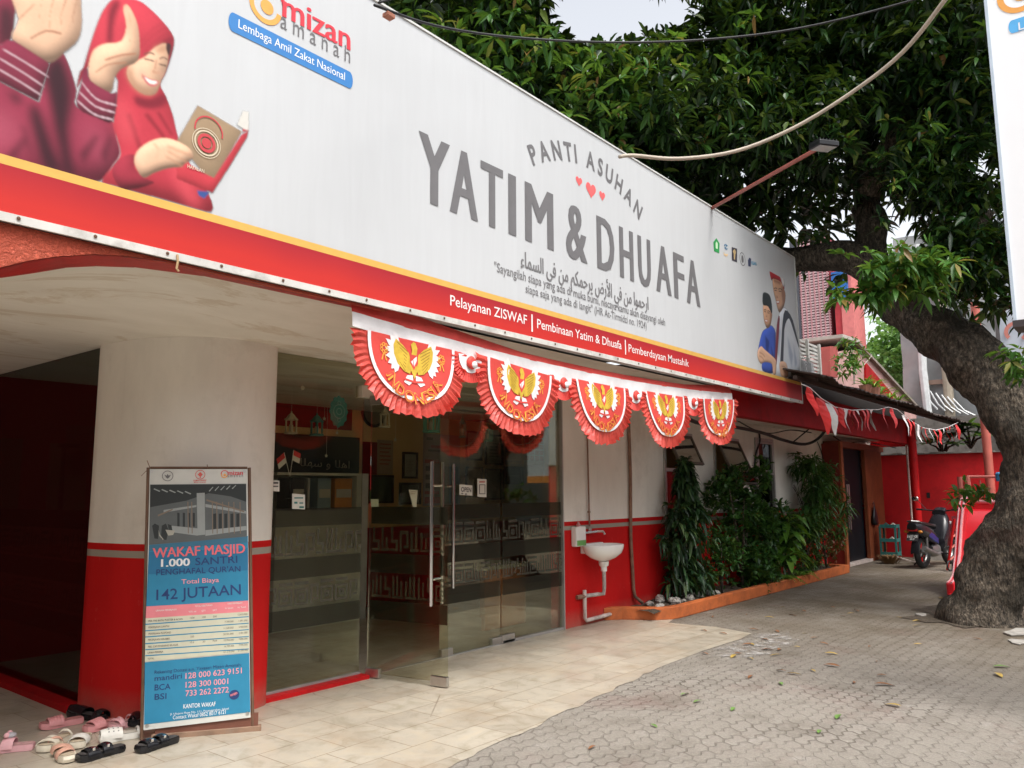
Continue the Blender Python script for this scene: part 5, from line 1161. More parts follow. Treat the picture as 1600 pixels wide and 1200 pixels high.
wall_item('red_backdrop', (428, 578, 549, 673), 'dark red party backdrop with stars behind the left pane', 'backdrop', None, (.34, .012, .016), None, [('folds', (.24, .01, .012), [(0, .3, 1, .34), (0, .62, 1, .66)])])
def star(name, px, R, label, col=(.66, .62, .52), Y=6.6):
    pl = Plane((0, Y, 0), (1, 0, 0), (0, 0, 1)); c = pl.hit(*px); pts = [(c[0]+R*(1 if k % 2 == 0 else .45)*sin(pi*k/5), c[1]+R*(1 if k % 2 == 0 else .45)*cos(pi*k/5)) for k in range(10)]
    mb = MB().prism([pl.P(a, b) for a, b in pts], (0, .006, 0)); r = thing(name, label, 'star', pl.P(c[0], c[1]), 0, 'paper stars hung behind the glass')
    mb.build('star', prt(col), r); MB().tube([pl.P(c[0], c[1]+R), (c[0], Y, 2.58)], .0012, 4).build('thread', CLOTHW, r)
for px, R, l in (((473, 606), .035, 'largest pale paper star in front of the red backdrop'), ((507, 654), .022, 'small paper star between the teal lantern and the medallion'), ((527, 676), .020, 'small paper star under the teal medallion'), ((510, 712), .020, 'lowest paper star, above the arabic neon writing'), ((618, 687), .026, 'pale paper star over the black frame'), ((549, 607), .018, 'tiny paper star by the edge of the left pane')): star('paper_star', px, R, l)
def lantern(px0, px1, label, mat, Y, oval=False):
    t = atY((px0[0]+px1[0])/2, px0[1], Y); b = atY((px0[0]+px1[0])/2, px1[1], Y); l = atY(px0[0], (px0[1]+px1[1])/2, Y); r_ = atY(px1[0], (px0[1]+px1[1])/2, Y)
    W_ = (r_.x-l.x)/2; H = t.z-b.z; c = Vector(((l.x+r_.x)/2, Y, b.z))
    r = thing('paper_lantern', label, 'lantern', c, 0, 'lantern ornaments hung behind the glass')
    if oval:
        pl = Plane((c.x, Y, c.z+H/2), (1, 0, 0), (0, 0, 1)); pts = [(W_*(1+.07*cos(12*2*pi*k/60))*cos(2*pi*k/60), H/2*(1+.05*cos(12*2*pi*k/60))*sin(2*pi*k/60)) for k in range(60)]
        MB().prism([pl.P(a, b_) for a, b_ in pts], (0, .01, 0)).build('plate', mat, r); mb = MB(); ring_ab(mb, pl, (0, 0), W_*.6, W_*.68, .004); ring_ab(mb, pl, (0, .0), W_*.25, W_*.34, .004); ring_ab(mb, pl, (0, H*.28), W_*.15, W_*.2, .004); ring_ab(mb, pl, (0, -H*.28), W_*.15, W_*.2, .004); mb.build('ornament', paint('pale_teal', (.20, .46, .46), .6), r)
    else:
        MB().lathe([(0, H), (W_*.12, H*.97), (W_*.12, H*.90), (W_*.35, H*.86), (W_*.75, H*.70), (W_*1.0, H*.64), (W_*1.0, H*.60)], c, n=6).build('lantern_roof', mat, r)
        MB().lathe([(W_*1.0, 0), (W_*1.0, H*.07), (W_*.8, H*.09)], c, n=6, cap=True).build('lantern_base', mat, r)
        mb = MB()
        for k in range(6): a = 2*pi*k/6; mb.tube([c+Vector((W_*.85*cos(a), W_*.85*sin(a), H*.08)), c+Vector((W_*.85*cos(a), W_*.85*sin(a), H*.62))], W_*.10, 5)
        mb.build('lantern_bars', mat, r); MB().lathe([(W_*.3, H*.09), (W_*.3, H*.4)], c, n=8, cap=True).build('lantern_candle', paint('pale_candle', (.55, .5, .4), .6), r)
    MB().tube([c+Vector((0, 0, H*.98)), (c.x, Y, 2.585)], .0012, 4).build('thread', CLOTHW, r)
TEAL = paint('teal_card', (.03, .26, .26), .6); TEAL2 = paint('green_teal_card', (.05, .34, .24), .6); WCARD = paint('ivory_card', (.60, .55, .42), .6)
lantern((446, 642), (464, 678), 'ivory hanging lantern, leftmost behind the glass', WCARD, 6.4); lantern((486, 645), (504, 681), 'teal hanging lantern with star left of the oval medallion', TEAL, 6.4)
lantern((516, 619), (543, 667), 'teal oval cut-out medallion hung before the red backdrop', TEAL, 6.4, True); lantern((595, 635), (608, 668), 'small ivory lantern beside the wall clock', WCARD, 6.4)
lantern((664, 634), (684, 676), 'green teal lantern hanging under the largest flag', TEAL2, 6.4); lantern((719, 648), (727, 684), 'slim teal lantern right of the door edge', TEAL, 6.4); lantern((757, 660), (768, 690), 'teal and white lantern above the framed certificate', TEAL2, 6.4)
ck = thing('wall_clock', 'round wall clock with black rim beside the small ivory lantern', 'clock', (RW.P(*RW.hit(584, 645))))
c_ = RW.hit(583, 643); mb = MB().torus(RW.P(*c_, .02), (0, 1, 0), .20, .022, 28, 8); mb.build('rim', FR, ck, smooth=True); mb = MB(); disc_ab(mb, RW, c_, .19, .012, 28); mb.build('dial', prt((.20, .16, .12)), ck); mb = MB(); rect_ab(mb, RW, c_[0]-.006, c_[0]+.006, c_[1], c_[1]+.14, .018); rect_ab(mb, RW, c_[0], c_[0]+.10, c_[1]-.006, c_[1]+.006, .018); mb.build('hands', FR, ck)
wall_item('wall_poster', (0, 684, 26, 812), 'dark green sheet added for a reflection in the side glass, far left', 'notice board', None, (.03, .10, .06))  # three sheets added inside for the greenish panels and reflections in the side glass
wall_item('wall_poster', (78, 692, 131, 800), 'olive sheet with a black bar added for a reflection in the side glass', 'poster', None, (.16, .17, .10), None, [('bar', (.01, .01, .01), [(.30, 0, .42, 1), (.2, .0, .75, .06)])])
wall_item('wall_poster', (104, 664, 156, 745), 'brownish sheet with an orange round mark added behind the side glass by the pillar', 'poster', None, (.16, .08, .05), None, [('orange_mark', (.45, .12, .04), [(.62, .42, .95, .72)])], .012)
# low cabinet with binders and other small things at the left
cb0, cb1 = atY(430, 792, 7.6), atY(574, 744, 7.6)
CB = thing('storage_cabinet', 'white open cabinet with binders behind the left pane', 'cabinet', ((cb0.x+cb1.x)/2, 7.7, 0))
wm = paint('white_laminate', (.62, .64, .58), .4); zc0, zc1 = 1.30, cb1.z
MB().box(cb0.x, cb1.x, 7.58, 8.2, 0, zc0).build('carcass', wm, CB); MB().box(cb0.x, cb1.x, 7.58, 8.2, zc1, zc1+.03).build('top', wm, CB)
MB().box(cb0.x, cb1.x, 8.15, 8.2, zc0, zc1).box(cb1.x-.18, cb1.x, 7.58, 8.15, zc0, zc1).build('side_panel', wm, CB)
for a, b, col, l in ((455, 476, (.03, .03, .035), 'black lever file'), (480, 484, (.4, .4, .38), 'thin pale grey file'), (496, 517, (.22, .30, .36), 'blue grey lever file'), (523, 550, (.55, .22, .04), 'orange lever file')):
    p0, p1 = atY(a, 788, 7.62), atY(b, 788, 7.62)
    r = thing('binder', l+' standing in the white cabinet', 'binder', (p0.x, 7.62, zc0), 0, 'binders in the cabinet'); MB().box(p0.x, p1.x, 7.62, 7.9, zc0+.002, zc1-.03).build('spine', prt(col), r, bevel=.006)
    mb = MB().box(p0.x+.02, p1.x-.02, 7.614, 7.62, zc0+.14, zc0+.24) if b-a > 10 else None
    if mb: mb.build('spine_label', prt((.5, .48, .42)), r)
tf = thing('table_flag', 'pair of tiny red and white flags on a stand inside the left pane', 'flag', atY(452, 760, 5.9))
for a, d in (((441, 728), (446, 706)), ((455, 712), (452, 730))): pass
o_ = atY(453, 745, 5.9)
for x0, y0, sgn in ((447, 716, -1), (456, 712, 1)):
    t = atY(x0+3*sgn, y0-9, 5.9); MB().tube([o_, t], .003, 5).build('flag_stick', CLOTHW, tf)
    u = Vector((.075*sgn, 0, -.03 if sgn > 0 else -.06)); dn = (o_-t).normalized()*.045
    for j, m_ in ((0, CLOTHP), (1, CLOTHW)): MB().poly([t+dn*j, t+dn*j+u, t+dn*(j+1)+u, t+dn*(j+1)]).build('flag_half', m_, tf)
MB().lathe([(.04, 0), (.04, .01), (.008, .02), (.006, max(.05, .2))], o_-Vector((0, 0, .2)), n=14, cap=True).build('flag_base', BLACK, tf)
GP = Plane((0, FY+.012, 0), (1, 0, 0), (0, 0, 1))
def sticker(pts, label, marks, cat='notice', pl=GP, col=(.70, .70, .64)):
    r = thing('paper_notice', label, cat, pl.P(*pl.hit(*pts[0]))); mb = MB().prism([pl.P(*pl.hit(*p), .003) for p in pts], pl.n*.002); mb.build('sheet', prt(col), r)
    for nm, c, rs in marks:
        mb = MB()
        for x0, y0, x1, y1 in rs: shape_px(mb, pl, [(x0, y0), (x1, y0), (x1, y1), (x0, y1)], .0065)
        mb.build(nm, prt(c), r)
    return r
sticker([(423, 750), (436, 751), (436, 768), (423, 767)], 'tiny white sticker at the left edge of the glass', [('text', (.1, .1, .1), [(425, 753, 434, 756), (425, 759, 434, 761)])])
sticker([(456, 771), (476, 773), (476, 796), (456, 795)], 'white notice with green curls stuck on the left pane', [('text', (.05, .22, .2), [(459, 777, 473, 779), (459, 784, 464, 787), (467, 785, 473, 787), (467, 791, 474, 794)])])
sticker([(579, 780), (591, 780), (591, 792), (579, 792)], 'small pale green square sticker by the door hinge', [], col=(.50, .56, .42))
sticker([(638, 765), (652, 766), (650, 793), (645, 793)], 'cream leaflet curling off the open door leaf', [('text', (.35, .3, .2), [(641, 768, 649, 769), (641, 771, 648, 772)])], pl=Plane((4.57, 4.6, 0), (EX-HX, EYY-HY, 0), (0, 0, 1)) if False else Plane((0, FY-.02, 0), (1, 0, 0), (0, 0, 1)))
sticker([(745.5, 748), (759.5, 749), (759.5, 777), (745.5, 776)], 'white card with black outlined square on the closed door pane', [('frame', (.05, .05, .05), [(748, 757, 757.5, 758), (748, 771, 757.5, 772), (748, 758, 749, 771), (756.5, 758, 757.5, 771)]), ('heading', (.5, .12, .1), [(748, 752, 757, 754)])])
os_ = thing('open_sign', 'small white OPEN sign hanging on a string on the door', 'sign', GP.P(*GP.hit(727, 773)))
MB().prism([GP.P(*GP.hit(*p), .005) for p in ((717, 757), (737, 758.5), (737, 774.5), (717, 773))], GP.n*.004).build('board', prt((.74, .74, .68)), os_)
mb = MB(); text_px(mb, GP, 'OPEN', (719.2, 768), (735, 769), (719.2, 761), .0105, .02); shape_px(mb, GP, [(719.5, 770.5), (722.5, 770.8), (722.5, 772.3), (719.5, 772)], .0105); shape_px(mb, GP, [(725.5, 771), (728, 771.2), (728, 773), (725.5, 772.8)], .0105); mb.build('lettering', prt((.03, .03, .03)), os_)
MB().tube([GP.P(*GP.hit(718, 757), .006), GP.P(*GP.hit(727, 744), .006), GP.P(*GP.hit(736, 758), .006)], .002, 5).build('string', BLACK, os_)
MB().lathe([(.012, 0), (.012, .01)], GP.P(*GP.hit(727, 744)), (0, -1, 0), 10, cap=True).build('suction_cup', BLACK, os_)
dk = thing('reception_desk', 'low brown wooden counter front behind the right glass pane', 'counter', (6.9, 6.2, 0))
MB().box(6.55, 7.25, 5.75, 5.80, .03, .66).build('front', WOOD, dk); MB().box(6.50, 7.26, 5.72, 6.4, .66, .70).build('top', wm, dk); MB().box(7.2, 7.25, 5.80, 6.4, .03, .66).build('side', WOOD, dk)
neon = thing('wall_lettering', 'grey handwritten greeting on the dark board behind the left pane', 'lettering', RW.P(*RW.hit(500, 725)))
a0, b1 = RW.hit(428, 676); a1, b0 = RW.hit(560, 742)
MB().obox(RW.P(a0, b0, .002), RW.u*(a1-a0), RW.v*(b1-b0), RW.n*.01).build('board', prt((.022, .02, .016)), neon)
mb = MB(); text_px(mb, RW, arabic('اهلا و سهلا'), (468, 728), (545, 732), (468, 716), .014, 0); mb.build('lettering', prt((.5, .47, .4)), neon)
# ================================================================== PLANTER AND PLANTS
PB = thing('planter_bed', 'long low worn orange kerb round the plant bed along the wall', 'planter', (11.5, 4.9, 0))
outer = [(8.05, 5.225), (8.22, 5.08), (8.42, 4.75), (8.58, 4.63), (8.75, 4.60), (15.27, 4.60), (15.30, 5.225)]
inn_ = [(15.20, 5.225), (15.18, 4.70), (8.80, 4.70), (8.66, 4.72), (8.52, 4.81), (8.33, 5.12), (8.22, 5.225)]
kb = MB(); kb.prism([(x, y, 0) for x, y in outer+inn_], (0, 0, .145)); kb.build('kerb', ORANGE, PB, bevel=.012)
mb = MB(); gx = np.linspace(8.3, 15.18, 90); gy = np.linspace(4.70, 5.22, 9)
for y in gy:
    for x in gx: mb.v.append((x, y, .10+.035*sin(x*7+y*3)*sin(y*11+x)+random.uniform(-.012, .012)))
mb.f = [(j*90+i, j*90+i+1, (j+1)*90+i+1, (j+1)*90+i) for j in range(8) for i in range(89)]
mb.build('soil', SOIL, PB, smooth=True)
def rock_mesh(name, c, r, mat):
    mb = MB().ball(c, r, (random.uniform(.8, 1.3), random.uniform(.8, 1.2), random.uniform(.55, .8)), 5)
    cc = Vector(c); mb.v = [tuple(cc+(Vector(p)-cc)*(1+random.uniform(-.22, .22))) for p in mb.v]; return mb.build(name, mat)
STONE = paint('pale_rubble', (.32, .30, .27), .9, .25, 15, .4, 40)
for i in range(22):
    x = random.uniform(8.45, 10.3); y = random.uniform(4.76, 5.12)
    tag(rock_mesh('rubble_stone', (x, y, .14), random.uniform(.035, .075), STONE), 'pale lump of rubble at the near end of the plant bed', 'stone', 'rubble stones in the plant bed')
def plant(name, label, base, group=None): return thing(name, label, 'plant', base, 0, group)
def stems(P_, base, n, h, spread, r=.012, lean=(0, 0)):
    mb = MB(); tips = []
    for k in range(n):
        a = random.uniform(0, 2*pi); q = random.uniform(.2, 1)*spread; pts = []
        for j in range(5):
            t = j/4; pts.append((base[0]+cos(a)*q*t**1.4+lean[0]*t+random.uniform(-.01, .01), base[1]+sin(a)*q*.5*t**1.4+lean[1]*t, base[2]+h*t*random.uniform(.85, 1.0)))
        mb.tube(pts, [r*(1-.6*j/4) for j in range(5)], 6); tips.append(pts)
    mb.build('stem', BARK, P_, smooth=True); return tips
def cloud(n, c, rad, shell=.4, sq=None):
    out = []
    while len(out) < n:
        p_ = rng.normal(size=3); p_ /= np.linalg.norm(p_); p_ *= rng.uniform(shell, 1)**.6
        out.append(np.array(c)+p_*np.array(rad))
    return np.array(out)
# column of hanging leaves
bp = atZ(1052, 945, .1); bp = Vector((9.62, 4.93, .1))
p1 = plant('ashoka_shrub', 'tall dark column of drooping pointed leaves nearest the basin', bp)
stems(p1, bp, 6, 1.55, .16, .014)
zz = rng.uniform(.22, 1.85, 300); lump = 1+.32*np.sin(zz*7+1)+.2*np.sin(zz*17); rr = .23*lump*np.clip((1.98-zz)*1.3, .15, 1)*np.clip(1.15-.25*zz, .5, 1.1)
aa = rng.uniform(0, 2*pi, 300); q = np.sqrt(rng.uniform(.1, 1.15, 300))
leaf_cloud('foliage', LEAFD, p1, np.stack([bp.x+.02*zz+rr*q*np.cos(aa)*(2.1-.35*zz), bp.y+rr*q*np.sin(aa)*.85, zz+.05], 1), 6, .165, .046, .75, 1.05, .0)
# bushy shrub in the middle
def shrub(name, label, px, X_, z0, z1, w_, mat, n, L, W, per=9, droop=.45, y=4.92, base=None, clumps=10, spread=1.0):
    b = Vector((X_, y, .1)); P_ = plant(name, label, b); tips = stems(P_, b, 7, (z1-z0)*.8+z0-.1, w_*.7)
    cs_ = []
    for k in range(clumps):
        t = tips[k % 7]; j = random.uniform(.45, 1); i = min(3, int(j*4)); p_ = Vector(t[i]).lerp(Vector(t[i+1]), j*4-i)
        zc = z0+(z1-z0)*((k+.5)/clumps); rz_ = (zc-z0)/(z1-z0); off = Vector((random.uniform(-1, 1)*w_*.95*(1-.75*max(0, rz_-.35)), random.uniform(-.6, .6)*min(w_, .3), 0))
        cc = Vector((b.x, b.y, zc))+off; rad = random.uniform(.16, .28)
        cs_.append(cloud(max(4, n//clumps), cc, (rad*1.2, rad*.8, rad)))
    pts = np.concatenate(cs_); pts[:, 1] = np.minimum(pts[:, 1], 5.17)
    leaf_cloud('foliage', mat, P_, pts, per, L, W, spread, droop); return P_
LEAFM = leafmat('glossy_shrub_leaves', [(0, (.016, .055, .014)), (.5, (.032, .10, .022)), (.9, (.06, .15, .03)), (1, (.13, .20, .05))], .2, .35)
shrub('bushy_shrub', 'wide loose green shrub under the middle windows', None, 11.3, .50, 1.78, .95, LEAFM, 430, .115, .046, 8, .3, clumps=24)
shrub('leafy_shrub', 'dense lower shrub below the narrow third window', None, 12.3, .20, 1.20, 1.05, LEAFM, 380, .115, .046, 8, .3, clumps=20)
shrub('low_shrub', 'low dark plant with tiny leaves between the column and the wide shrub', None, 10.45, .15, .95, .40, LEAFM, 150, .085, .034, 8, .3, clumps=9, y=4.85)
shrub('ground_shrub', 'creeping green plant hanging over the middle of the kerb', None, 11.7, .12, .34, .60, LEAFM, 120, .08, .03, 8, clumps=10, y=4.80)
shrub('willowy_shrub', 'tall shrub with long narrow hanging leaves beside the orange door frame', None, 14.55, .70, 2.05, .95, LEAFM, 330, .20, .034, 8, .9, clumps=18, spread=.85)
shrub('small_leaf_shrub', 'low bushy plant with fine leaves under the willowy shrub', None, 13.6, .15, .95, .80, LEAFM, 280, .085, .03, 8, clumps=10, y=4.85)
LEAFR = leafmat('reddish_shrub_leaves', [(0, (.03, .07, .02)), (.5, (.06, .11, .03)), (.75, (.18, .06, .03)), (1, (.30, .07, .04))], .2)
shrub('reddish_shrub', 'sparse plant with reddish young leaves near the far end of the bed', None, 14.75, .15, .85, .40, LEAFR, 80, .09, .028, 8, clumps=8, y=4.84)
def blade(mb, o, d, L, W, droop, n=7, side=None):
    d = d.normalized(); s = side or d.cross(Vector((0, 0, 1))).normalized(); ps = []
    for i in range(n+1):
        t = i/n; p_ = o+d*L*t+Vector((0, 0, -droop*L*t*t)); w_ = W*.5*(sin(pi*min(1, t*.92+.08))**.7)*(1 if t < .99 else 0)
        ps.append((p_-s*w_+Vector((0, 0, w_*.3)), p_, p_+s*w_+Vector((0, 0, w_*.3))))
    b = len(mb.v)
    for a_, c_, e_ in ps: mb.v += [tuple(a_), tuple(c_), tuple(e_)]
    mb.f += [(b+3*i+j, b+3*i+j+1, b+3*i+4+j, b+3*i+3+j) for i in range(n) for j in (0, 1)]
b = Vector((12.55, 4.70, .1)); fp = plant('dracaena', 'bright lime green broad leaved plant in the middle of the bed', b)
MB().tube([b, b+Vector((.02, 0, .5)), b+Vector((0, -.02, .95))], [.02, .016, .012], 6).build('stem', BARK, fp)
mb = MB()
for k in range(30):
    z = random.uniform(.2, 1.0); a = random.uniform(0, 2*pi); el = random.uniform(.2, 1.1); blade(mb, b+Vector((0, -.01, z)), Vector((cos(a), sin(a)*.5-.15, el)), random.uniform(.36, .56), .115, random.uniform(.5, 1.1))
mb.build('foliage', LEAFG, fp, smooth=True)
def fern(x, y, L, n, label, mat=LEAFG):
    b = Vector((x, y, .11)); P_ = plant('fern', label, b); C_ = []; mb = MB()
    for k in range(n):
        a = 2*pi*k/n+random.uniform(-.3, .3); d = Vector((cos(a), sin(a)*.7-.2, random.uniform(.7, 1.6))).normalized(); l = L*random.uniform(.8, 1.1)
        for i in range(1, 13):
            t = i/12; o = b+d*l*t+Vector((0, 0, -.7*l*t*t)); tg = (d+Vector((0, 0, -1.4*t))).normalized(); s = tg.cross(Vector((0, 0, 1))).normalized()
            for q in (-1, 1): blade(mb, o, s*q+tg*.5, l*.24*(1-t*.75), .022, .25, 3)
    mb.build('foliage', mat, P_); return P_
fern(12.35, 4.74, .50, 11, 'bright green fern left of the lime plant'); fern(13.05, 4.72, .42, 10, 'bright green fern spilling over the kerb right of the lime plant')

# ================================================================== THE GREAT TREE
tb = atZ(1520, 965, 0)
TR = thing('mango_tree', 'big dark mango tree with leaning rough trunk spreading over the yard and roof', 'tree', tb)
spec = [(1532, 985, 128, 10.60), (1528, 966, 126, 10.60), (1536, 945, 108, 10.60), (1552, 900, 106, 10.62), (1578, 850, 104, 10.65), (1603, 800, 104, 10.7), (1621, 745, 103, 10.75), (1618, 690, 98, 10.8), (1590, 642, 95, 10.85), (1548, 592, 90, 10.95), (1510, 549, 86, 11.05), (1465, 514, 80, 11.15), (1425, 492, 72, 11.25), (1390, 462, 66, 11.4), (1370, 420, 56, 11.5), (1362, 370, 48, 11.6), (1356, 310, 44, 11.8), (1345, 240, 40, 12.0), (1338, 160, 34, 12.2), (1330, 60, 28, 12.4), (1325, -60, 20, 12.6)]
P_, R__ = [], []
for px, py, wd, X in spec:
    p_ = atX(px, py, X); P_.append(p_); R__.append(wd/2/F*((p_-EYE).dot(_fw)))
P_[0].z = -.08
def spline(P, R, m=4):
    op, orr = [], []
    for i in range(len(P)-1):
        a, b, c, d = P[max(i-1, 0)], P[i], P[i+1], P[min(i+2, len(P)-1)]
        for k in range(m):
            t = k/m; op.append(.5*((2*b)+(c-a)*t+(2*a-5*b+4*c-d)*t*t+(3*b-a-3*c+d)*t**3)); orr.append(R[i]+(R[i+1]-R[i])*t)
    return op+[P[-1]], orr+[R[-1]]
sp_, sr_ = spline(P_, R__, 9)
def knobbly(pts, rad, n, amp, name, parent, flare=0):
    mb = MB().tube(pts, rad, n); ph = [random.uniform(0, 6) for _ in range(6)]
    for i in range(len(pts)):
        for k in range(n):
            a = 2*pi*k/n; q = Vector(mb.v[i*n+k])-pts[i]
            f = 1+amp*(.5*sin(3*a+i*.35+ph[0])+.35*sin(5*a-i*.5+ph[1])+.3*sin(2*a+i*.8+ph[2])+.25*sin(9*a+i*1.1+ph[3]))+random.uniform(-amp, amp)*.22
            if flare and i < 12: f += flare*(1-i/12)**2*max(0, sin(4*a+ph[4]))
            mb.v[i*n+k] = tuple(pts[i]+q*f)
    return mb.build(name, BARK, parent, smooth=True)
from mathutils import noise as mn
def gnarled(pts, rad, n, name, parent, k=1.0):
    mb = MB().tube(pts, rad, n)
    for i in range(len(pts)):
        for j in range(n):
            p_ = Vector(mb.v[i*n+j]); q = p_-pts[i]; u_ = q.normalized()
            d = .085*mn.noise(p_*1.7)+.050*mn.noise(p_*4.1+Vector((3, 1, 7)))+.026*abs(mn.noise(p_*9))+.016*mn.noise(p_*21)
            f = max(0, 1-p_.z/.55) if k == 1 else 0
            d += .12*f*f*(.35+max(0, mn.noise(Vector((u_.x*1.6, u_.y*1.6, 4)))*1.6))
            mb.v[i*n+j] = tuple(p_+u_*d*k)
    return mb.build(name, BARK, parent, smooth=True)
gnarled(sp_, [r*.90 for r in sr_], 72, 'trunk', TR)
def limb(px_list, name='limb'):
    p, r = [], []
    for px, py, wd, D in px_list: p.append(atD(px, py, D)); r.append(wd/2/F*D)
    p, r = spline(p, r, 5); return gnarled(p, r, 20, name, TR, .55)
d0 = (P_[13]-EYE).dot(_fw)
limb([(1372, 425, 50, d0), (1320, 400, 46, d0+.35), (1262, 404, 42, d0+.8), (1215, 402, 34, d0+1.2), (1150, 372, 26, d0+1.5), (1080, 320, 18, d0+1.6), (1000, 240, 12, d0+1.7), (930, 120, 6, d0+1.7)])
limb([(1356, 300, 40, d0+.3), (1400, 200, 30, d0-.2), (1450, 90, 24, d0-.6), (1500, -40, 18, d0-1)])
limb([(1350, 250, 36, d0+.3), (1280, 150, 26, d0+.2), (1220, 40, 20, d0), (1180, -80, 14, d0-.3)])
limb([(1425, 480, 30, d0-.2), (1470, 420, 22, d0-.3), (1510, 370, 16, d0-.4), (1550, 330, 10, d0-.5)])
limb([(1150, 365, 20, d0+1.5), (1050, 200, 15, d0+.6), (900, 120, 14, d0-1.3), (780, 60, 10, d0-1.4), (690, 20, 6, d0-1.5)])
blobs = [(660, 20, 9.3, .9, 1), (720, 75, 9.3, 1.0, 1), (790, 60, 9.6, 1.1, 1), (820, 150, 9.3, .95, 1), (880, 130, 9.8, 1.1, 1), (930, 215, 9.6, 1.0, 1), (1000, 190, 10.2, 1.2, 1), (1060, 110, 10.4, 1.1, 1), (1010, 270, 9.8, .9, 1), (1100, 200, 10.6, 1.2, 1), (1090, 300, 10.2, 1.0, 1), (1150, 130, 10.8, 1.2, 1), (1170, 260, 10.4, 1.0, 1), (1210, 340, 10.2, .8, 1), (1250, 220, 10.8, 1.2, 1), (1290, 320, 10.6, .8, .9), (1240, 100, 11, 1.2, 1), (1330, 150, 10.6, 1.2, 1), (1330, 60, 10.8, 1.2, 1), (1410, 90, 10.2, 1.2, 1), (1420, 200, 10.2, 1.1, 1), (1490, 170, 9.8, 1.1, .9), (1500, 60, 9.8, 1.2, 1), (1450, 290, 10, .95, .9), (1520, 290, 9.8, .9, .9), (1500, 400, 9.6, .65, 1), (1545, 430, 9.6, .55, 1), (1440, 370, 10.2, .55, .8), (1580, 200, 9.5, 1.0, 1), (1600, 380, 9.4, .9, 1), (1290, 420, 10.6, .30, .6), (640, -60, 9.3, 1.0, 1), (760, -90, 9.6, 1.2, 1), (880, -110, 10, 1.2, .8), (1010, -120, 10.3, 1.3, .8), (1130, -60, 10.6, 1.3, 1), (1250, -80, 10.6, 1.4, 1), (1400, -80, 10.4, 1.4, 1), (1550, -60, 10, 1.4, 1), (1160, 40, 10.6, .9, .9)]
CARVE = [(980, 8, 62, 30), (905, 22, 22, 16), (1068, 8, 20, 14), (1100, 60, 14, 12), (1210, 80, 10, 9), (1318, 82, 8, 8), (1455, 170, 14, 12), (1425, 150, 10, 10), (1390, 215, 9, 9), (1484, 62, 8, 7), (1530, 130, 10, 14), (1330, 250, 8, 8), (700, 8, 10, 8), (800, 137, 6, 5), (1240, 185, 10, 8), (945, 15, 75, 46), (1035, 25, 38, 22), (1412, 372, 26, 40), (1538, 262, 24, 22), (1390, 400, 30, 18), (925, 60, 25, 14)]
cs_ = []
for px, py, D, r, dens in blobs:
    c = np.array(atD(px, py, D)); n = int(200*dens*r*r); n_cl = max(4, int(9*r*r))
    cc = c+rng.normal(size=(n_cl, 3))*r*.48
    w_ = cc[rng.integers(0, n_cl, n)]+rng.normal(size=(n, 3))*r*.20
    cs_.append(w_)
pts = np.concatenate(cs_)
def keep(p_):
    x, y = proj(p_)
    return not any(((x-a)/(rx*1.25))**2+((y-b)/(ry*1.25))**2 < 1 for a, b, rx, ry in CARVE)
clear = lambda p_: not (p_[1] < 4.45 and p_[0] < 11.4 and p_[2] < 5.6 and p_[1] > 2.4)     # nothing hangs in front of the sign
pts = np.array([p_ for p_ in pts if keep(p_) and p_[2] > 3.45 and clear(p_)])
leaf_cloud('foliage', LEAF, TR, pts, 9, .185, .052, 1.0, .55, .35, .45)
# darker inner layer further back
cs_ = []
for px, py, D, r, dens in blobs[:34]:
    c = np.array(atD(px, py, D+1.7)); n = int(80*dens*r*r); cs_.append(c+rng.normal(size=(n, 3))*r*.55)
pts = np.array([p_ for p_ in np.concatenate(cs_) if keep(p_)])
leaf_cloud('inner_foliage', LEAF, TR, pts, 8, .28, .085, 1.0, .5)
c = np.array(atD(1395, 425, 9.0)); pts = np.concatenate([c+rng.normal(size=(46, 3))*[.20, .22, .14], np.array(atD(1440, 430, 9.0))+rng.normal(size=(26, 3))*[.14, .16, .10], np.array(atD(1350, 455, 9.0))+rng.normal(size=(20, 3))*[.14, .14, .08]])
leaf_cloud('young_foliage', LEAFB, TR, pts, 9, .21, .062, 1.0, .55)
pts = np.concatenate([np.array(atD(1592, 560, 8.6))+rng.normal(size=(9, 3))*.10, np.array(atD(1595, 580, 8.6))+rng.normal(size=(6, 3))*.08, np.array(atD(1525, 770, 9.4))+rng.normal(size=(9, 3))*[.09, .09, .06], np.array(atD(1507, 782, 9.6))+rng.normal(size=(4, 3))*.05])
leaf_cloud('trunk_shoots', LEAFB, TR, pts, 8, .15, .05, 1.0, .4)
pts = np.concatenate([np.array(atD(x, y, D))+rng.normal(size=(n, 3))*.28 for x, y, D, n in ((680, 30, 8.5, 16), (760, 100, 8.6, 20), (850, 100, 8.8, 22), (930, 130, 9, 20), (1010, 90, 9.2, 18), (800, 40, 8.7, 14), (890, 90, 8.9, 14), (900, 170, 8.9, 10), (980, 220, 9, 8), (1080, 130, 9.6, 10), (1150, 90, 9.8, 8), (1020, 300, 9.2, 5), (1060, 330, 9.4, 4), (1160, 300, 9.6, 5), (1200, 330, 9.8, 4), (1400, 230, 9.4, 5), (1480, 120, 9, 5), (720, 70, 8.6, 9), (905, 60, 9, 12), (800, 60, 8.7, 8), (960, 170, 9, 10), (1000, 130, 9.2, 10), (1040, 60, 9.3, 8), (870, 210, 8.8, 6), (1185, 180, 9.8, 8), (1215, 190, 10, 5), (1465, 200, 9.3, 5), (1110, 220, 9.5, 8))])
pts = np.array([p_ for p_ in pts if clear(p_) and keep(p_)])
leaf_cloud('lit_leaves', LEAFB, TR, pts, 8, .185, .052, 1.0, .45, .35, .4)  # brighter leaf colour stands in for light on the upper left crown

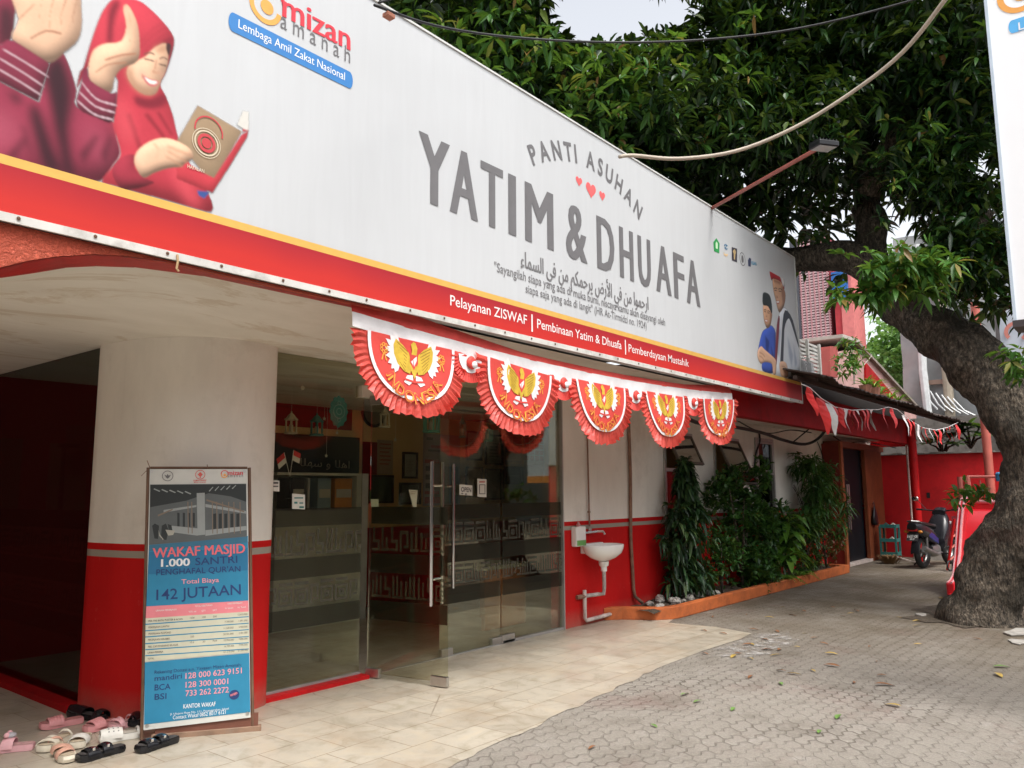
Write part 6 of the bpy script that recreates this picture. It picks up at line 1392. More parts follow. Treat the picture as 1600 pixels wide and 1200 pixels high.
b = atZ(1574, 968, 0); P_ = plant('weed', 'small bright weed sprouting at the right foot of the tree trunk', b)
MB().tube([b, b+Vector((0, .01, .12)), b+Vector((.01, 0, .26))], [.008, .006, .004], 5).build('stem', BARK, P_); leaf_cloud('foliage', LEAFB, P_, np.array(b)+np.array([0, 0, .16])+rng.normal(size=(9, 3))*[.05, .05, .07], 5, .07, .03)
for i, (px, py, sx) in enumerate(((1585, 972, .20), (1596, 990, .24), (1440, 962, .10), (1590, 1004, .14))):
    p_ = atZ(px, py, 0); mb = MB(); a0 = random.uniform(0, 6); pts_ = [(p_.x+sx*(1+.3*sin(k*2.1+a0))*cos(2*pi*k/9), p_.y+sx*.6*(1+.3*cos(k*1.7+a0))*sin(2*pi*k/9), .003) for k in range(9)]
    tag(mb.prism(pts_, (0, 0, random.uniform(.012, .022))).build('broken_paver', STONE, bevel=.008), 'broken pale piece of paver lying round the foot of the tree', 'paver piece', 'broken pavers round the tree')

# ================================================================== POLE, LAMP AND WIRES
a, b = atY(1104, 330, 3.9), atD(1278, 232, 7.3)
FLP = thing('floodlight', 'floodlight on a slanting dark red pole above the sign', 'lamp', a)
MB().tube([a, b], .020, 10).build('pole', paint('dull_red_pole', (.30, .09, .07), .5, .15, 8), FLP, smooth=40)
d = (b-a).normalized(); s = d.cross(Vector((0, 0, 1))).normalized(); u = s.cross(d)
MB().obox(b-s*.10-u*.03, s*.20, d*.17, u*.05).build('head', GBLACK, FLP, bevel=.008)
MB().obox(b-s*.085-u*.034+d*.015, s*.17, d*.14, u*.004).build('lens', paint('lamp_glass', (.45, .47, .48), .15), FLP)
mb = MB()
for k in range(6): mb.obox(b-s*.09+s*.034*k+u*.02, s*.008, d*.15, u*.02)
mb.build('cooling_fins', GBLACK, FLP)
def wire(pts, r, mat, label, n=6):
    p_, rr_ = spline(pts, [r]*len(pts), 5); return tag(MB().tube(p_, r, n).build('cable', mat, smooth=True), label, 'cable')
wire([atD(968, 245, 5.8), atD(990, 243, 5.9), atD(1060, 248, 6.0), atD(1150, 236, 6.0), atD(1240, 200, 5.9), atD(1330, 145, 5.7), atD(1410, 82, 5.4), atD(1480, -5, 5.0), atD(1560, -120, 4.6)], .0145, paint('pale_conduit', (.42, .36, .29), .6), 'thick pale cable sweeping up from the sign top to the right')
wire([atD(585, 8, 4.6), atD(680, 40, 5.2), atD(800, 58, 5.7), atD(950, 66, 6.1), atD(1100, 62, 6.2), atD(1250, 44, 6.1), atD(1420, 2, 5.8), atD(1540, -40, 5.5)], .0085, BLACK, 'thin black cable sagging in front of the tree')
wire([atD(592, 4, 4.6), atD(640, -12, 4.8), atD(700, -40, 5)], .008, BLACK, 'short black cable over the top edge of the sign')
tag(MB().obox(atD(606, 22, 4.7), (.06, 0, 0), (0, .05, 0), (0, 0, .025)).build('cable_clamp', paint('rusty_clamp', (.40, .16, .10), .7), bevel=.003), 'small rusty clamp on the top edge of the sign', 'clamp')
E1 = lambda x, y, Y=5.0: atY(x, y, Y)
wire([E1(1075, 655, 4.6), E1(1100, 663, 4.8), E1(1140, 666, 4.9), E1(1190, 676, 4.95), E1(1225, 688, 4.9), E1(1258, 694, 4.7), E1(1282, 682, 4.45), E1(1297, 655, 4.25), E1(1300, 636, 4.14)], .026, BLACK, 'thick black cable bundle looping down from the red beam to the wall')
wire([E1(1150, 656, 5.1), E1(1180, 672, 5.15), E1(1205, 677, 5.1), E1(1235, 672, 4.9), E1(1268, 676, 4.6)], .010, BLACK, 'thinner black cable above the thick bundle')
wire([E1(1186, 675, 5.2), E1(1187, 690, 5.2), E1(1181, 710, 5.2), E1(1179, 740, 5.2), E1(1182, 790, 5.2)], .017, BLACK, 'black cable running down the wall left of the third window')
wire([E1(1240, 690, 4.9), E1(1262, 672, 4.6), E1(1280, 655, 4.3)], .011, BLACK, 'short black cable beside the looping bundle')
wire([E1(1300, 680, 5.15), E1(1320, 692, 5.1), E1(1345, 690, 4.9), E1(1372, 694, 4.85), E1(1400, 700, 4.8)], .010, BLACK, 'thin cable hanging above the far door')
wire([E1(1277, 690, 5.2), E1(1283, 705, 5.2), E1(1287, 725, 5.2), E1(1281, 742, 5.2)], .009, BLACK, 'thin wire running to the meter beside the orange frame')
mt = thing('cable_coil', 'dark coil of wire hung on the wall beside the orange door frame', 'coil', E1(1285, 735, 5.18))
MB().torus(E1(1285, 735, 5.18), (.2, 1, 0), .13, .018, 20, 6).torus(E1(1285, 734, 5.17), (.1, 1, .2), .11, .018, 20, 6).build('loops', BLACK, mt, smooth=True); MB().ball(E1(1285, 735, 5.16), .06, n=6).build('plug', BLACK, mt)
bg_ = thing('black_bag', 'black plastic bag hung on the orange door side panel', 'bag', E1(1367, 800, 4.9))
c = E1(1367, 803, 4.90); prof = [(0, -.24), (.11, -.235), (.15, -.17), (.135, -.05), (.08, .08), (.03, .16), (.02, .20)]
mb = MB().lathe(prof, c, n=16); mb.v = [tuple(c+Vector(((p_[0]-c.x)*1.1*(1+.1*sin(p_[2]*40)), (p_[1]-c.y)*.35, p_[2]-c.z))) for p_ in mb.v]; mb.build('sack', GBLACK, bg_, smooth=True)
MB().tube([c+Vector((0, 0, .18)), c+Vector((.015, .02, .26)), c+Vector((-.015, .03, .20))], .008, 6).build('handle', GBLACK, bg_)
# ================================================================== FAR END OF THE YARD
BWL = thing('boundary_wall', 'bright red wall closing the far end of the yard', 'wall', (19.6, 3.5, 0))
MB().box(19.5, 19.68, -4, 5.22, 0, 2.26).build('wall', wall_paint('far_red_wall', False, white=(.52, .012, .014)) if False else paint('far_wall_red', (.55, .012, .016), .55, .16, 1.4, .1, 20, dirt=('4a0c0c', .35)), BWL)
mb = MB()
for k in range(60): mb.box(19.44, 19.7, -4+k*.154, -4+k*.154+.15, 2.262, 2.275+random.uniform(0, .035))
mb.build('coping', CONC, BWL)
MB().box(19.1, 19.5, 1.0, 4.25, 0, .42).box(18.95, 19.1, 1.0, 4.25, 0, .2).build('ledge', paint('pale_ledge', (.40, .38, .34), .8, .2, 4, dirt=('5a5046', .5)), BWL)
tag(MB().box(23.0, 23.3, -6, 9, 0, 3.35).build('concrete_wall', CONC), 'old grey concrete wall rising behind the red boundary wall', 'wall')
def frangipani(px, py, X, label, s=1.0):
    b = atX(px, py, X); P_ = plant('frangipani', label, b); mb = MB(); st_ = MB()
    for k in range(5):
        a = 2*pi*k/5; t = b+Vector((.15*cos(a), .28*cos(a+1), .20+.12*sin(a*2)))*s; st_.tube([b-Vector((0, 0, .15)), b.lerp(t, .5), t], [.03, .025, .02], 6)
        for j in range(12):
            q = 2*pi*j/12+k; blade(mb, t, Vector((cos(q), sin(q), random.uniform(.1, .9))), .36*s*random.uniform(.8, 1.1), .105*s, .25, 5)
    st_.build('stem', BARK, P_); mb.build('foliage', LEAFM, P_, smooth=True)
frangipani(1473, 702, 20.6, 'rosette plant with broad leaves above the middle of the red wall'); frangipani(1516, 690, 20.8, 'rosette plant with broad leaves near the right end of the red wall', 1.1)
# shelf rack
k0 = atZ(1381, 866, .0); k1 = atZ(1406, 870, 0)
RK = thing('plastic_rack', 'small turquoise plastic shelf rack holding shoes by the far door', 'rack', (18.35, 4.62, 0))
TURQ = paint('turquoise_plastic', (.035, .19, .175), .5, .2, 8); rx0, rx1, ry0, ry1 = 18.15, 18.45, 4.50, 4.80
for x in (rx0, rx1):
    for y in (ry0, ry1): MB().box(x-.018, x+.018, y-.018, y+.018, .10, .72).build('post', TURQ, RK)
for z in (.12, .40, .69):
    mb = MB().box(rx0, rx1, ry0, ry1, z, z+.02).box(rx0-.02, rx0, ry0, ry1, z, z+.07).box(rx0, rx1, ry0-.02, ry0, z, z+.07)
    mb.build('shelf', TURQ, RK)
for i, (y, z, m_, l) in enumerate(((4.58, .71, WHT, 'pale slipper on the top shelf of the turquoise rack'), (4.72, .71, TURQ, 'turquoise slipper on the top shelf of the rack'), (4.62, .42, WHT, 'pale slipper on the middle shelf of the turquoise rack'))):
    mb = MB().prism([(rx0+.05+.25*q, y+.05*sgn*sin(pi*min(1, q*.9+.08)), z) for sgn, rg in ((1, (0, .3, .6, .85, 1)), (-1, (1, .85, .6, .3, 0))) for q in rg], (0, 0, .03)); r = thing('slipper', l, 'slipper', (rx0+.17, y, z)); mb.build('sole', m_, r)
    MB().tube([(rx0+.2, y-.05, z+.03), (rx0+.21, y, z+.07), (rx0+.2, y+.05, z+.03)], .014, 6).build('strap', m_, r)
b = Vector((17.6, 4.50, 0)); ST = thing('straw_bundle', 'brown dried straw bundle on the ground under the turquoise rack', 'bundle', b); mb = MB()
for k in range(240):
    a = random.uniform(0, 6.28); r = random.uniform(0, .16); blade(mb, b+Vector((r*cos(a), r*sin(a), 0)), Vector((cos(a)*.5, sin(a)*.5, 1.2)), random.uniform(.2, .42), .018, .5, 3)
mb.build('straw', paint('dry_straw', (.20, .12, .055), .9, .3, 30), ST)
MB().tube([b+Vector((.3, -.05, .12)), b+Vector((.2, -.35, .05)), b+Vector((.1, -.7, .02))], .014, 6).build('broken_stick', PVC, ST)
for q, z_, r_, m_, l in (((1478, 850), .42, .13, paint('slate_bucket', (.07, .09, .11), .5), 'dark grey bucket with pale lid on the ledge behind the motorcycle'), ):
    p_ = Vector((19.28, atX(1478, 850, 19.28).y, z_)); r = thing('bucket', l, 'bucket', p_); MB().lathe([(r_*.8, 0), (r_, .34), (r_*1.05, .345)], p_, n=18, cap=True).build('body', m_, r, smooth=50); MB().lathe([(r_*1.08, .345), (r_*1.08, .39), (r_*.9, .40)], p_, n=18, cap=True).build('lid', paint('grey_lid', (.38, .40, .40), .5), r, smooth=50)
p_ = Vector((19.2, atX(1465, 850, 19.2).y, .42)); tag(MB().tube([p_, p_+Vector((.02, -.01, .30))], [.035, .022], 8).build('wooden_stump', paint('tan_stake', (.42, .24, .12), .7)), 'short tan stake leaning on the ledge between motorcycle and bucket', 'stake')
wall_notch = tag(MB().box(19.49, 19.499, atX(1455, 800, 19.49).y, atX(1450, 800, 19.49).y, 1.30, 1.42).build('vent_cover', BLACK), 'small dark vent in the red wall above the motorcycle handlebar', 'vent')
# ---- motorcycle, seen from behind
rw, fw_ = atZ(1443, 888, 0), atZ(1469, 884, 0)
hd = (fw_-rw); hd.z = 0; ang = atan2(hd.y, hd.x)
mrot = radians(-9)
M_ = thing('motorcycle', 'dark black underbone motorcycle parked with its rear wheel towards the viewer', 'motorcycle', (rw.x, rw.y, 0), mrot); M_.scale = (1.06, 1.06, 1.06)
BODY = paint('black_fairing', (.018, .018, .022), .25, .2, 8); BLUEP = paint('blue_fairing', (.012, .022, .15), .3, .1, 8); GREYM = paint('grey_casting', (.22, .22, .22), .4, .2, 10, metal=.6); TYRE = paint('tyre_rubber', (.02, .02, .02), .85)
for x in (0.0, 1.22):
    t_ = MB().torus((x, 0, .285), (0, 1, 0), .235, .052, 36, 10).build('wheel', TYRE, M_, local=True, smooth=True)
    mb = MB().torus((x, 0, .285), (0, 1, 0), .185, .018, 32, 6).lathe([(.05, -.06), (.05, .06)], (x, 0, .285), (0, 1, 0), 14, True)
    for k in range(5): a = 2*pi*k/5; mb.tube([(x, 0, .285), (x+.185*cos(a), 0, .285+.185*sin(a))], .016, 6)
    mb.build('rim', GREYM, t_, local=True)
def loft(sections, n=16):
    """body lofted along x through (x, half width, z low, z high)"""
    mb = MB()
    for x, hw, z0, z1 in sections:
        for k in range(n): a = 2*pi*k/n; mb.v.append((x, hw*np.sign(cos(a))*abs(cos(a))**.7, (z0+z1)/2+(z1-z0)/2*np.sign(sin(a))*abs(sin(a))**.7))
    mb.f = [(j*n+k, j*n+(k+1) % n, (j+1)*n+(k+1) % n, (j+1)*n+k) for j in range(len(sections)-1) for k in range(n)]+[tuple(range(n))[::-1], tuple(range((len(sections)-1)*n, len(sections)*n))]
    return mb
loft([(-.38, .08, .70, .81), (-.28, .13, .60, .82), (-.05, .15, .53, .79), (.25, .13, .45, .72), (.50, .10, .36, .62), (.62, .07, .34, .52)]).build('tail_body', BODY, M_, local=True, smooth=50)
for s_ in (-1, 1): loft([(-.10, .010, .62, .68), (.05, .014, .54, .66), (.25, .014, .46, .60), (.42, .010, .42, .52)]).build('side_panel', BLUEP, M_, local=True, smooth=50).location.y = .128*s_
loft([(-.34, .07, .79, .83), (-.15, .12, .77, .84), (.15, .13, .73, .81), (.45, .10, .70, .78), (.55, .06, .68, .74)]).build('seat', GBLACK, M_, local=True, smooth=50)
loft([(.62, .17, .30, .55), (.80, .20, .32, .86), (.92, .17, .55, .98), (1.02, .11, .74, .98), (1.08, .05, .82, .95)]).build('front_shield', BODY, M_, local=True, smooth=50)
loft([(.88, .12, .92, 1.02), (.98, .11, .96, 1.07), (1.06, .06, .95, 1.03)]).build('handlebar_cover', BODY, M_, local=True, smooth=50)
MB().tube([(.84, .34, 1.03), (.92, .16, 1.01), (.94, 0, 1.0), (.92, -.16, 1.01), (.84, -.34, 1.03)], .013, 8).build('handlebar', GBLACK, M_, local=True)
for s_ in (-1, 1):
    MB().tube([(.83, .26*s_, 1.025), (.80, .37*s_, 1.03)], .019, 8).build('grip', GBLACK, M_, local=True)
    m_ = MB().tube([(.90, .22*s_, 1.02), (.88, .30*s_, 1.13), (.86, .36*s_, 1.20)], .006, 6).build('mirror', GBLACK, M_, local=True)
    mb = MB().ball((.86, .40*s_, 1.23), .06, (.35, 1.1, .75), 8); mb.build('mirror_glass' if s_ > 0 else 'mirror_back', CHROME if s_ > 0 else GBLACK, m_, local=True, smooth=True)
MB().tube([(.98, .05, .75), (1.22, .05, .285)], .022, 8).tube([(.98, -.05, .75), (1.22, -.05, .285)], .022, 8).build('front_fork', GREYM, M_, local=True)
mb = MB(); n = 12
for k in range(n+1):
    a = radians(30+k*110/n)
    for y in (-.065, 0, .065): mb.v.append((1.22+.31*cos(a), y, .285+.31*sin(a)-(.02 if y else 0)))
mb.f = [(3*k+j, 3*k+j+1, 3*k+4+j, 3*k+3+j) for k in range(n) for j in (0, 1)]; mb.build('front_fender', BODY, M_, local=True, smooth=True)
mb = MB(); 
for k in range(n+1):
    a = radians(95+k*85/n)
    for y in (-.07, 0, .07): mb.v.append((.0+.33*cos(a), y, .285+.33*sin(a)-(.025 if y else 0)))
mb.f = [(3*k+j, 3*k+j+1, 3*k+4+j, 3*k+3+j) for k in range(n) for j in (0, 1)]; mb.build('rear_fender', BODY, M_, local=True, smooth=True)
MB().obox((-.40, -.10, .50), (0, .20, 0), (.06, 0, .13), (-.006, 0, .003)).build('number_plate', paint('black_plate', (.03, .03, .032), .4), M_, local=True)
class PlateP(Plane): pass
npl = Plane((-.408, .10, .503), (0, -1, 0), (.42, 0, .9)); mb = MB(); text_line(mb, npl, 'B 6337 VGR', (.012, .06), (.188, .06), .05, .003, .02); text_line(mb, npl, '08 27', (.06, .018), (.14, .018), .028, .003, .02); mb.build('plate_lettering', prt((.60, .60, .58)), M_, local=True)
MB().obox((-.365, -.085, .66), (0, .17, 0), (.03, 0, .08), (-.02, 0, .01)).build('tail_light', paint('red_lens', (.22, .01, .012), .2), M_, local=True, bevel=.008)
for s_ in (-1, 1): MB().ball((-.33, .12*s_, .66), .035, (.8, 1.2, .8), 6).build('indicator', paint('amber_lens', (.45, .16, .02), .25), M_, local=True, smooth=True)
MB().tube([(.55, -.12, .25), (.30, -.14, .24), (.0, -.15, .30), (-.30, -.15, .38)], [.025, .03, .045, .045], 10).build('exhaust', GREYM, M_, local=True, smooth=50)
loft([(.25, .10, .22, .40), (.42, .13, .18, .44), (.60, .10, .20, .40)]).build('engine', GREYM, M_, local=True, smooth=40)
for s_ in (-1, 1): MB().tube([(0, .09*s_, .285), (-.02, .10*s_, .62)], .022, 8).build('shock_absorber', GREYM, M_, local=True)
MB().tube([(0, .08, .285), (.40, .09, .30)], .025, 8).build('swing_arm', GREYM, M_, local=True)
MB().tube([(.35, .12, .22), (.30, .28, .02)], .012, 6).tube([(.45, .28, .25), (.45, -.28, .25)], .014, 6).build('stand', GBLACK, M_, local=True)
MB().tube([(-.10, .09, .79), (-.30, .10, .84), (-.38, 0, .85), (-.30, -.10, .84), (-.10, -.09, .79)], .012, 6).build('grab_rail', GREYM, M_, local=True)
# ---- playground slide
SL = thing('playground_slide', 'red plastic playground slide with white edge stripes half hidden by the tree trunk', 'slide', (13.0, 2.4, 0))
PLR = paint('red_plastic', (.60, .015, .025), .3, .08, 4); PLE = paint('pale_worn_edge', (.66, .34, .36), .4, .1, 10)
pf = [(12.35, .06), (12.55, .07), (12.75, .13), (13.0, .38), (13.25, .72), (13.5, 1.0), (13.72, 1.16), (14.0, 1.20)]
y0, y1 = 1.72, 2.36
mb = MB()
for x, z in pf: mb.v += [(x, y0, z), (x, y1, z), (x, y0, z-.03), (x, y1, z-.03)]
for i in range(len(pf)-1): b_ = 4*i; mb.f += [(b_, b_+1, b_+5, b_+4), (b_+2, b_+6, b_+7, b_+3)]
mb.build('chute', PLR, SL, smooth=40)
for ys in (y1, y0-.10):
    mb = MB(); top = [(x-.03, z+.17) for x, z in pf]; bot = [(x, z-.10) for x, z in pf]
    mb.prism([(x, ys, z) for x, z in top]+[(x, ys, z) for x, z in bot[::-1]], (0, .10, 0)); r_ = mb.build('side_rail', PLR, SL, bevel=.02)
    MB().tube([(x-.035, ys+.03, z+.178) for x, z in pf], .015, 6).tube([(x-.035, ys+.08, z+.178) for x, z in pf], .011, 6).build('edge_stripe', PLE, r_)
MB().box(13.95, 14.25, y0-.1, y1+.1, 1.08, 1.30).build('top_lip', PLR, SL, bevel=.04); MB().tube([(13.95, y0, 1.30), (13.95, y1, 1.30)], .03, 8).build('top_roll', PLE, SL, smooth=True)
MB().box(12.30, 12.45, y0-.08, y1+.08, 0, .09).build('foot', PLR, SL, bevel=.02)
PLAY = thing('climbing_frame', 'pale red metal tube frame behind the slide', 'climbing frame', (14.6, 2.2, 0)); tubem = paint('faded_red_tube', (.52, .16, .13), .5, .15, 6)
for q in ((1500, 745), (1511, 744)):
    t = atX(*q, 14.4); MB().tube([(t.x, t.y, 0), t], .045, 10).build('post', tubem, PLAY)
t0, t1 = atX(1511, 745, 14.4), atX(1562, 745, 14.4); MB().tube([t0, t1], .022, 8).build('rail', tubem, PLAY); t2, t3 = atX(1515, 802, 14.4), atX(1550, 802, 14.4); MB().tube([t2, t3], .018, 8).build('rail', tubem, PLAY)
MB().tube([atX(1531, 750, 14.42), atX(1536, 800, 14.42)], .014, 6).tube([atX(1543, 770, 14.42), atX(1536, 800, 14.42)], .014, 6).build('brace', tubem, PLAY)
tag(MB().lathe([(.05, 0), (.055, .12), (.03, .14)], atX(1562, 752, 14.3), n=12, cap=True).build('blue_cap', paint('blue_plastic', (.03, .22, .42), .4)), 'small blue plastic cap by the end of the pale tube rail', 'cap')
b = atZ(1490, 893, 0); TOY = thing('folded_stroller', 'folded red and black metal stroller standing behind the slide', 'stroller', b)
for dx, dy in ((0, 0), (.25, -.05)): MB().tube([b+Vector((dx, dy+.10, .02)), b+Vector((dx, dy-.08, .95))], .022, 8).build('frame_tube', RED, TOY)
for z in (.2, .42, .62): MB().tube([b+Vector((0, .08-.18*z, z)), b+Vector((.25, .03-.18*z, z+.08))], .016, 6).build('cross_bar', tubem, TOY)
MB().torus(b+Vector((0, .05, .10)), (.3, 1, 0), .09, .015, 18, 6).build('wheel', BLACK, TOY)
mb = MB(); o = b+Vector((-.02, .04, .45)); mb.add([o+Vector((0, .03-.12*j/5+.02*sin(j*3+i), .55*j/5)) +Vector((.30*i/5, -.03*i/5, 0)) for j in range(6) for i in range(6)], [(j*6+i, j*6+i+1, j*6+7+i, j*6+6+i) for j in range(5) for i in range(5)]); mb.build('fabric', paint('red_black_cloth', (.16, .012, .02), .7, .5, 8), TOY, smooth=True)
# red pipe rising at the right, pale hoarding and orange strip behind it
a, b = atX(1551, 800, 18.9), atX(1537, 470, 18.9); tag(MB().tube([(a.x, a.y, 0), (a.x, a.y, b.z)], .085, 12).build('red_pipe', paint('pale_red_pipe', (.50, .13, .10), .45, .12, 5), smooth=50), 'tall pale red pipe rising behind the tree trunk', 'pipe')
HB = thing('hoarding', 'pale grey tarpaulin screen with an orange strip behind the leaning trunk', 'hoarding', atX(1600, 860, 21.0))
c0, c1 = atX(1553, 470, 21.0), atX(1600, 728, 21.0)
MB().box(21.0, 21.1, -6, c0.y, c1.z, c0.z+2).build('screen', paint('grey_screen', (.46, .50, .56), .7, .08, 1, .2, 3), HB); MB().box(20.98, 21.08, -6, c0.y-.1, c1.z-.22, c1.z).build('orange_strip', paint('orange_strip', (.60, .24, .06), .6), HB)
MB().box(20.96, 21.0, c0.y-.06, c0.y+.02, 0, c0.z+2).build('post', paint('dark_post', (.10, .09, .09), .6), HB)
mb = MB(); q = Plane((20.96, 0, 0), (0, -1, 0), (0, 0, 1)); c_ = q.hit(1588, 518); ring_ab(mb, q, c_, .16, .24, .003, radians(-60), radians(220)); mb.build('painted_curl', prt((.55, .20, .16)), HB)
# tarpaulin covered building
TP = thing('tarpaulin_building', 'building wrapped in grey and clear plastic sheets beyond the concrete wall', 'building', atX(1485, 660, 27))
q0, q1 = atX(1438, 585, 27), atX(1532, 655, 27)
mb = MB(); ny, nz = 40, 30
for j in range(nz+1):
    for i in range(ny+1):
        y = q0.y+.5+(q1.y-1.5-q0.y)*i/ny; z = 0+(9.5)*j/nz; mb.v.append((27+.06*sin(y*2.3+z*.9)+.05*sin(y*5+z*2.7)+.03*sin(z*6-y*3), y, z))
mb.f = [(j*(ny+1)+i, j*(ny+1)+i+1, (j+1)*(ny+1)+i+1, (j+1)*(ny+1)+i) for j in range(nz) for i in range(ny)]
mb.build('tarpaulin', paint('grey_tarpaulin', (.27, .28, .28), .35, .2, 1.2, .3, 4), TP, smooth=True)
MB().box(27.3, 33, q1.y-1.5, q0.y+.45, 0, 9.4).build('block', CONC, TP)
pz0, pz1 = atX(1480, 596, 26.8), atX(1478, 470, 26.8); MB().tube([(26.85, pz0.y, 0), (26.85, pz0.y, 8)], .14, 12).build('post', paint('tan_post', (.36, .31, .24), .7), TP)
r0 = atX(1437, 598, 26.8); MB().box(26.78, 26.9, q1.y-1.2, r0.y, r0.z-.09, r0.z+.05).build('cross_rail', paint('brown_rail', (.20, .13, .10), .7), TP)
r0 = atX(1440, 480, 26.7); MB().tube([(26.7, r0.y, r0.z-4.5), (26.7, r0.y+.1, r0.z-2), (26.72, r0.y, r0.z+2)], .12, 8).build('pale_edge', paint('clear_plastic', (.6, .62, .62), .3), TP)
mb = MB()
for k in range(6): a = atX(1444+k*9, 608+k*3, 26.7); b_ = atX(1465+k*12, 640+k*2, 26.7); mb.tube([a, a.lerp(b_, .5)-Vector((0, 0, .1)), b_], .025, 5)
mb.build('plastic_folds', paint('clear_plastic', (.6, .62, .62), .3), TP)
# pink house with tiled gable above the awning
PH = thing('pink_house', 'faded pink house gable with a sloping roof behind the awning', 'house', (17, 5.6, 3.4))
pinkw = paint('faded_pink_plaster', (.46, .27, .25), .85, .2, 2, .3, 20, dirt=('6a4038', .5))
def YP(Y, *px): return [atY(x, y, Y) for x, y in px]
g_ = YP(5.6, (1288, 560), (1318, 548), (1352, 546), (1432, 636), (1432, 660), (1288, 640))
MB().prism(g_, (0, 2.5, 0)).build('wall', pinkw, PH)
g_ = YP(5.55, (1353, 566), (1400, 622), (1392, 626), (1353, 592)); MB().prism(g_, (0, .04, 0)).build('red_panel', DRED, PH)
a, b = atY(1343, 538, 5.5), atY(1438, 640, 5.5); dd = (b-a); nrm = Vector((-dd.z, 0, dd.x)).normalized()
MB().obox(a, dd, (0, 3, 0), nrm*.07).build('roof', paint('weathered_tile', (.24, .20, .17), .9, .3, 10, .6, 12, dirt=('55504a', .6)), PH)
MB().obox(a-Vector((1.3, 0, .02)), Vector((1.35, 0, .06)), (0, 3, 0), (0, 0, .08)).build('roof_cap', paint('pale_roof_edge', (.42, .38, .34), .8), PH)
MB().prism(YP(5.4, (1297, 541), (1309, 541), (1309, 590), (1297, 588)), (0, .3, 0)).build('red_pier', paint('faded_red_pier', (.36, .07, .06), .7), PH)
for i, (px, py) in enumerate(((1352, 596), (1366, 600), (1376, 610), (1390, 617), (1402, 624))):
    b = atY(px, py+6, 4.6); P_ = plant('aloe', ('first','second','third','fourth','last')[i]+' spiky green aloe from the left on the awning roof', b, 'aloe plants on the awning'); mb = MB()
    for k in range(24): a = random.uniform(0, 6.28); blade(mb, b, Vector((cos(a), sin(a), random.uniform(.4, 1.6))), random.uniform(.3, .48), .04, .35, 4)
    mb.build('foliage', LEAFG, P_)
    MB().lathe([(.10, -.16), (.13, 0)], b, n=10, cap=True).build('pot', paint('clay_pot', (.28, .12, .08), .8), P_)
b = atY(1335, 600, 4.9); P_ = plant('roof_sapling', 'thin sapling with yellowish leaves on the awning roof', b); pts_ = [b, atY(1334, 575, 4.9), atY(1328, 555, 4.9)]
MB().tube(pts_, [.02, .014, .008], 6).tube([pts_[1], atY(1350, 570, 4.9), atY(1362, 556, 4.9)], [.014, .01, .006], 6).build('stem', paint('pale_twig', (.4, .36, .3), .8), P_)
leaf_cloud('foliage', LEAFB, P_, np.concatenate([np.array(pts_[2])+rng.normal(size=(26, 3))*[.16, .12, .14], np.array(atY(1322, 570, 4.9))+rng.normal(size=(16, 3))*[.12, .1, .12], np.array(atY(1345, 562, 4.9))+rng.normal(size=(8, 3))*.1]), 7, .16, .05)
# grilled cage and air conditioner beside the sign end
AC = thing('air_conditioner', 'white air conditioner outdoor unit at the end of the sign', 'air conditioner', atY(1262, 588, 4.5))
p0, p1 = atY(1250, 560, 4.4), atY(1268, 591, 4.4); MB().box(p0.x-.4, p1.x+.15, 4.4, 4.75, p1.z-.08, p0.z).build('case', paint('white_case', (.62, .62, .60), .45), AC, bevel=.015); c_ = ((p0.x+p1.x)/2+.0, 4.39, (p0.z+p1.z)/2)
mb = MB()
for k in range(1, 6): mb.torus(c_, (0, 1, 0), .045*k, .0035, 24, 5)
mb.build('fan_grille', paint('grey_grille', (.16, .16, .16), .5), AC)
CG = thing('steel_cage', 'weathered white steel grille cage above the awning', 'cage', atY(1275, 590, 5.2)); whm = paint('weathered_white_steel', (.50, .49, .46), .6, .15, 5, dirt=('6a5a4a', .4))
p0, p1, p2 = atY(1246, 530, 5.0), atY(1278, 530, 5.0), atY(1278, 590, 5.0); mb = MB(); x0_, x1_, z0_, z1_ = p0.x-.3, p1.x, p2.z, p0.z
for k in range(9): z = z0_+(z1_-z0_)*k/8; mb.box(x0_, x1_, 5.0, 5.03, z-.02, z+.02)
mb.build('front_grille', whm, CG); mb = MB()
for k in range(8): z = z0_+(z1_-z0_)*k/7; mb.box(x1_, x1_+.03, 5.03, 6.0, z-.018, z+.018)
for k in range(6): y = 5.03+k*.19; mb.box(x1_+.03, x1_+.05, y, y+.03, z0_, z1_)
mb.build('side_grille', whm, CG)
for x in (x0_, x1_-.06, (x0_+x1_)/2): MB().box(x, x+.07, 4.96, 5.0, z0_-.1, z1_+.06).build('corner_post', whm, CG)
# louvred tower
LV = thing('louvred_tower', 'tower with pale pink horizontal louvres, red pillar and blue corner behind the sign', 'building', atX(1275, 560, 26))
la, lb = atX(1249, 420, 26), atX(1303, 560, 26); mb = MB(); nl = 46; H_ = la.z+1.0-lb.z
for k in range(nl): z = lb.z+H_*k/nl; mb.box(25.9, 26.0, lb.y, la.y, z, z+H_/nl*.55)
mb.build('louvres', paint('pale_pink_louvre', (.70, .55, .56), .6, .1, 4), LV); MB().box(26.0, 28, lb.y, la.y, 3.0, lb.z+H_).build('core', paint('louvre_core', (.24, .03, .05), .7), LV)
mb = MB()
for k in range(7): y = lb.y+(la.y-lb.y)*k/6.5; mb.box(25.86, 25.9, y, y+.035, lb.z, lb.z+H_)
mb.build('louvre_ribs', paint('pink_rib', (.45, .22, .24), .6), LV)
MB().box(25.8, 27, la.y, la.y+.22, 3, lb.z+H_).build('dark_edge', paint('dark_edge', (.07, .075, .09), .5), LV)
ra, rb = atX(1303, 470, 25.8), atX(1338, 560, 25.8); rm = atX(1316, 500, 25.8)
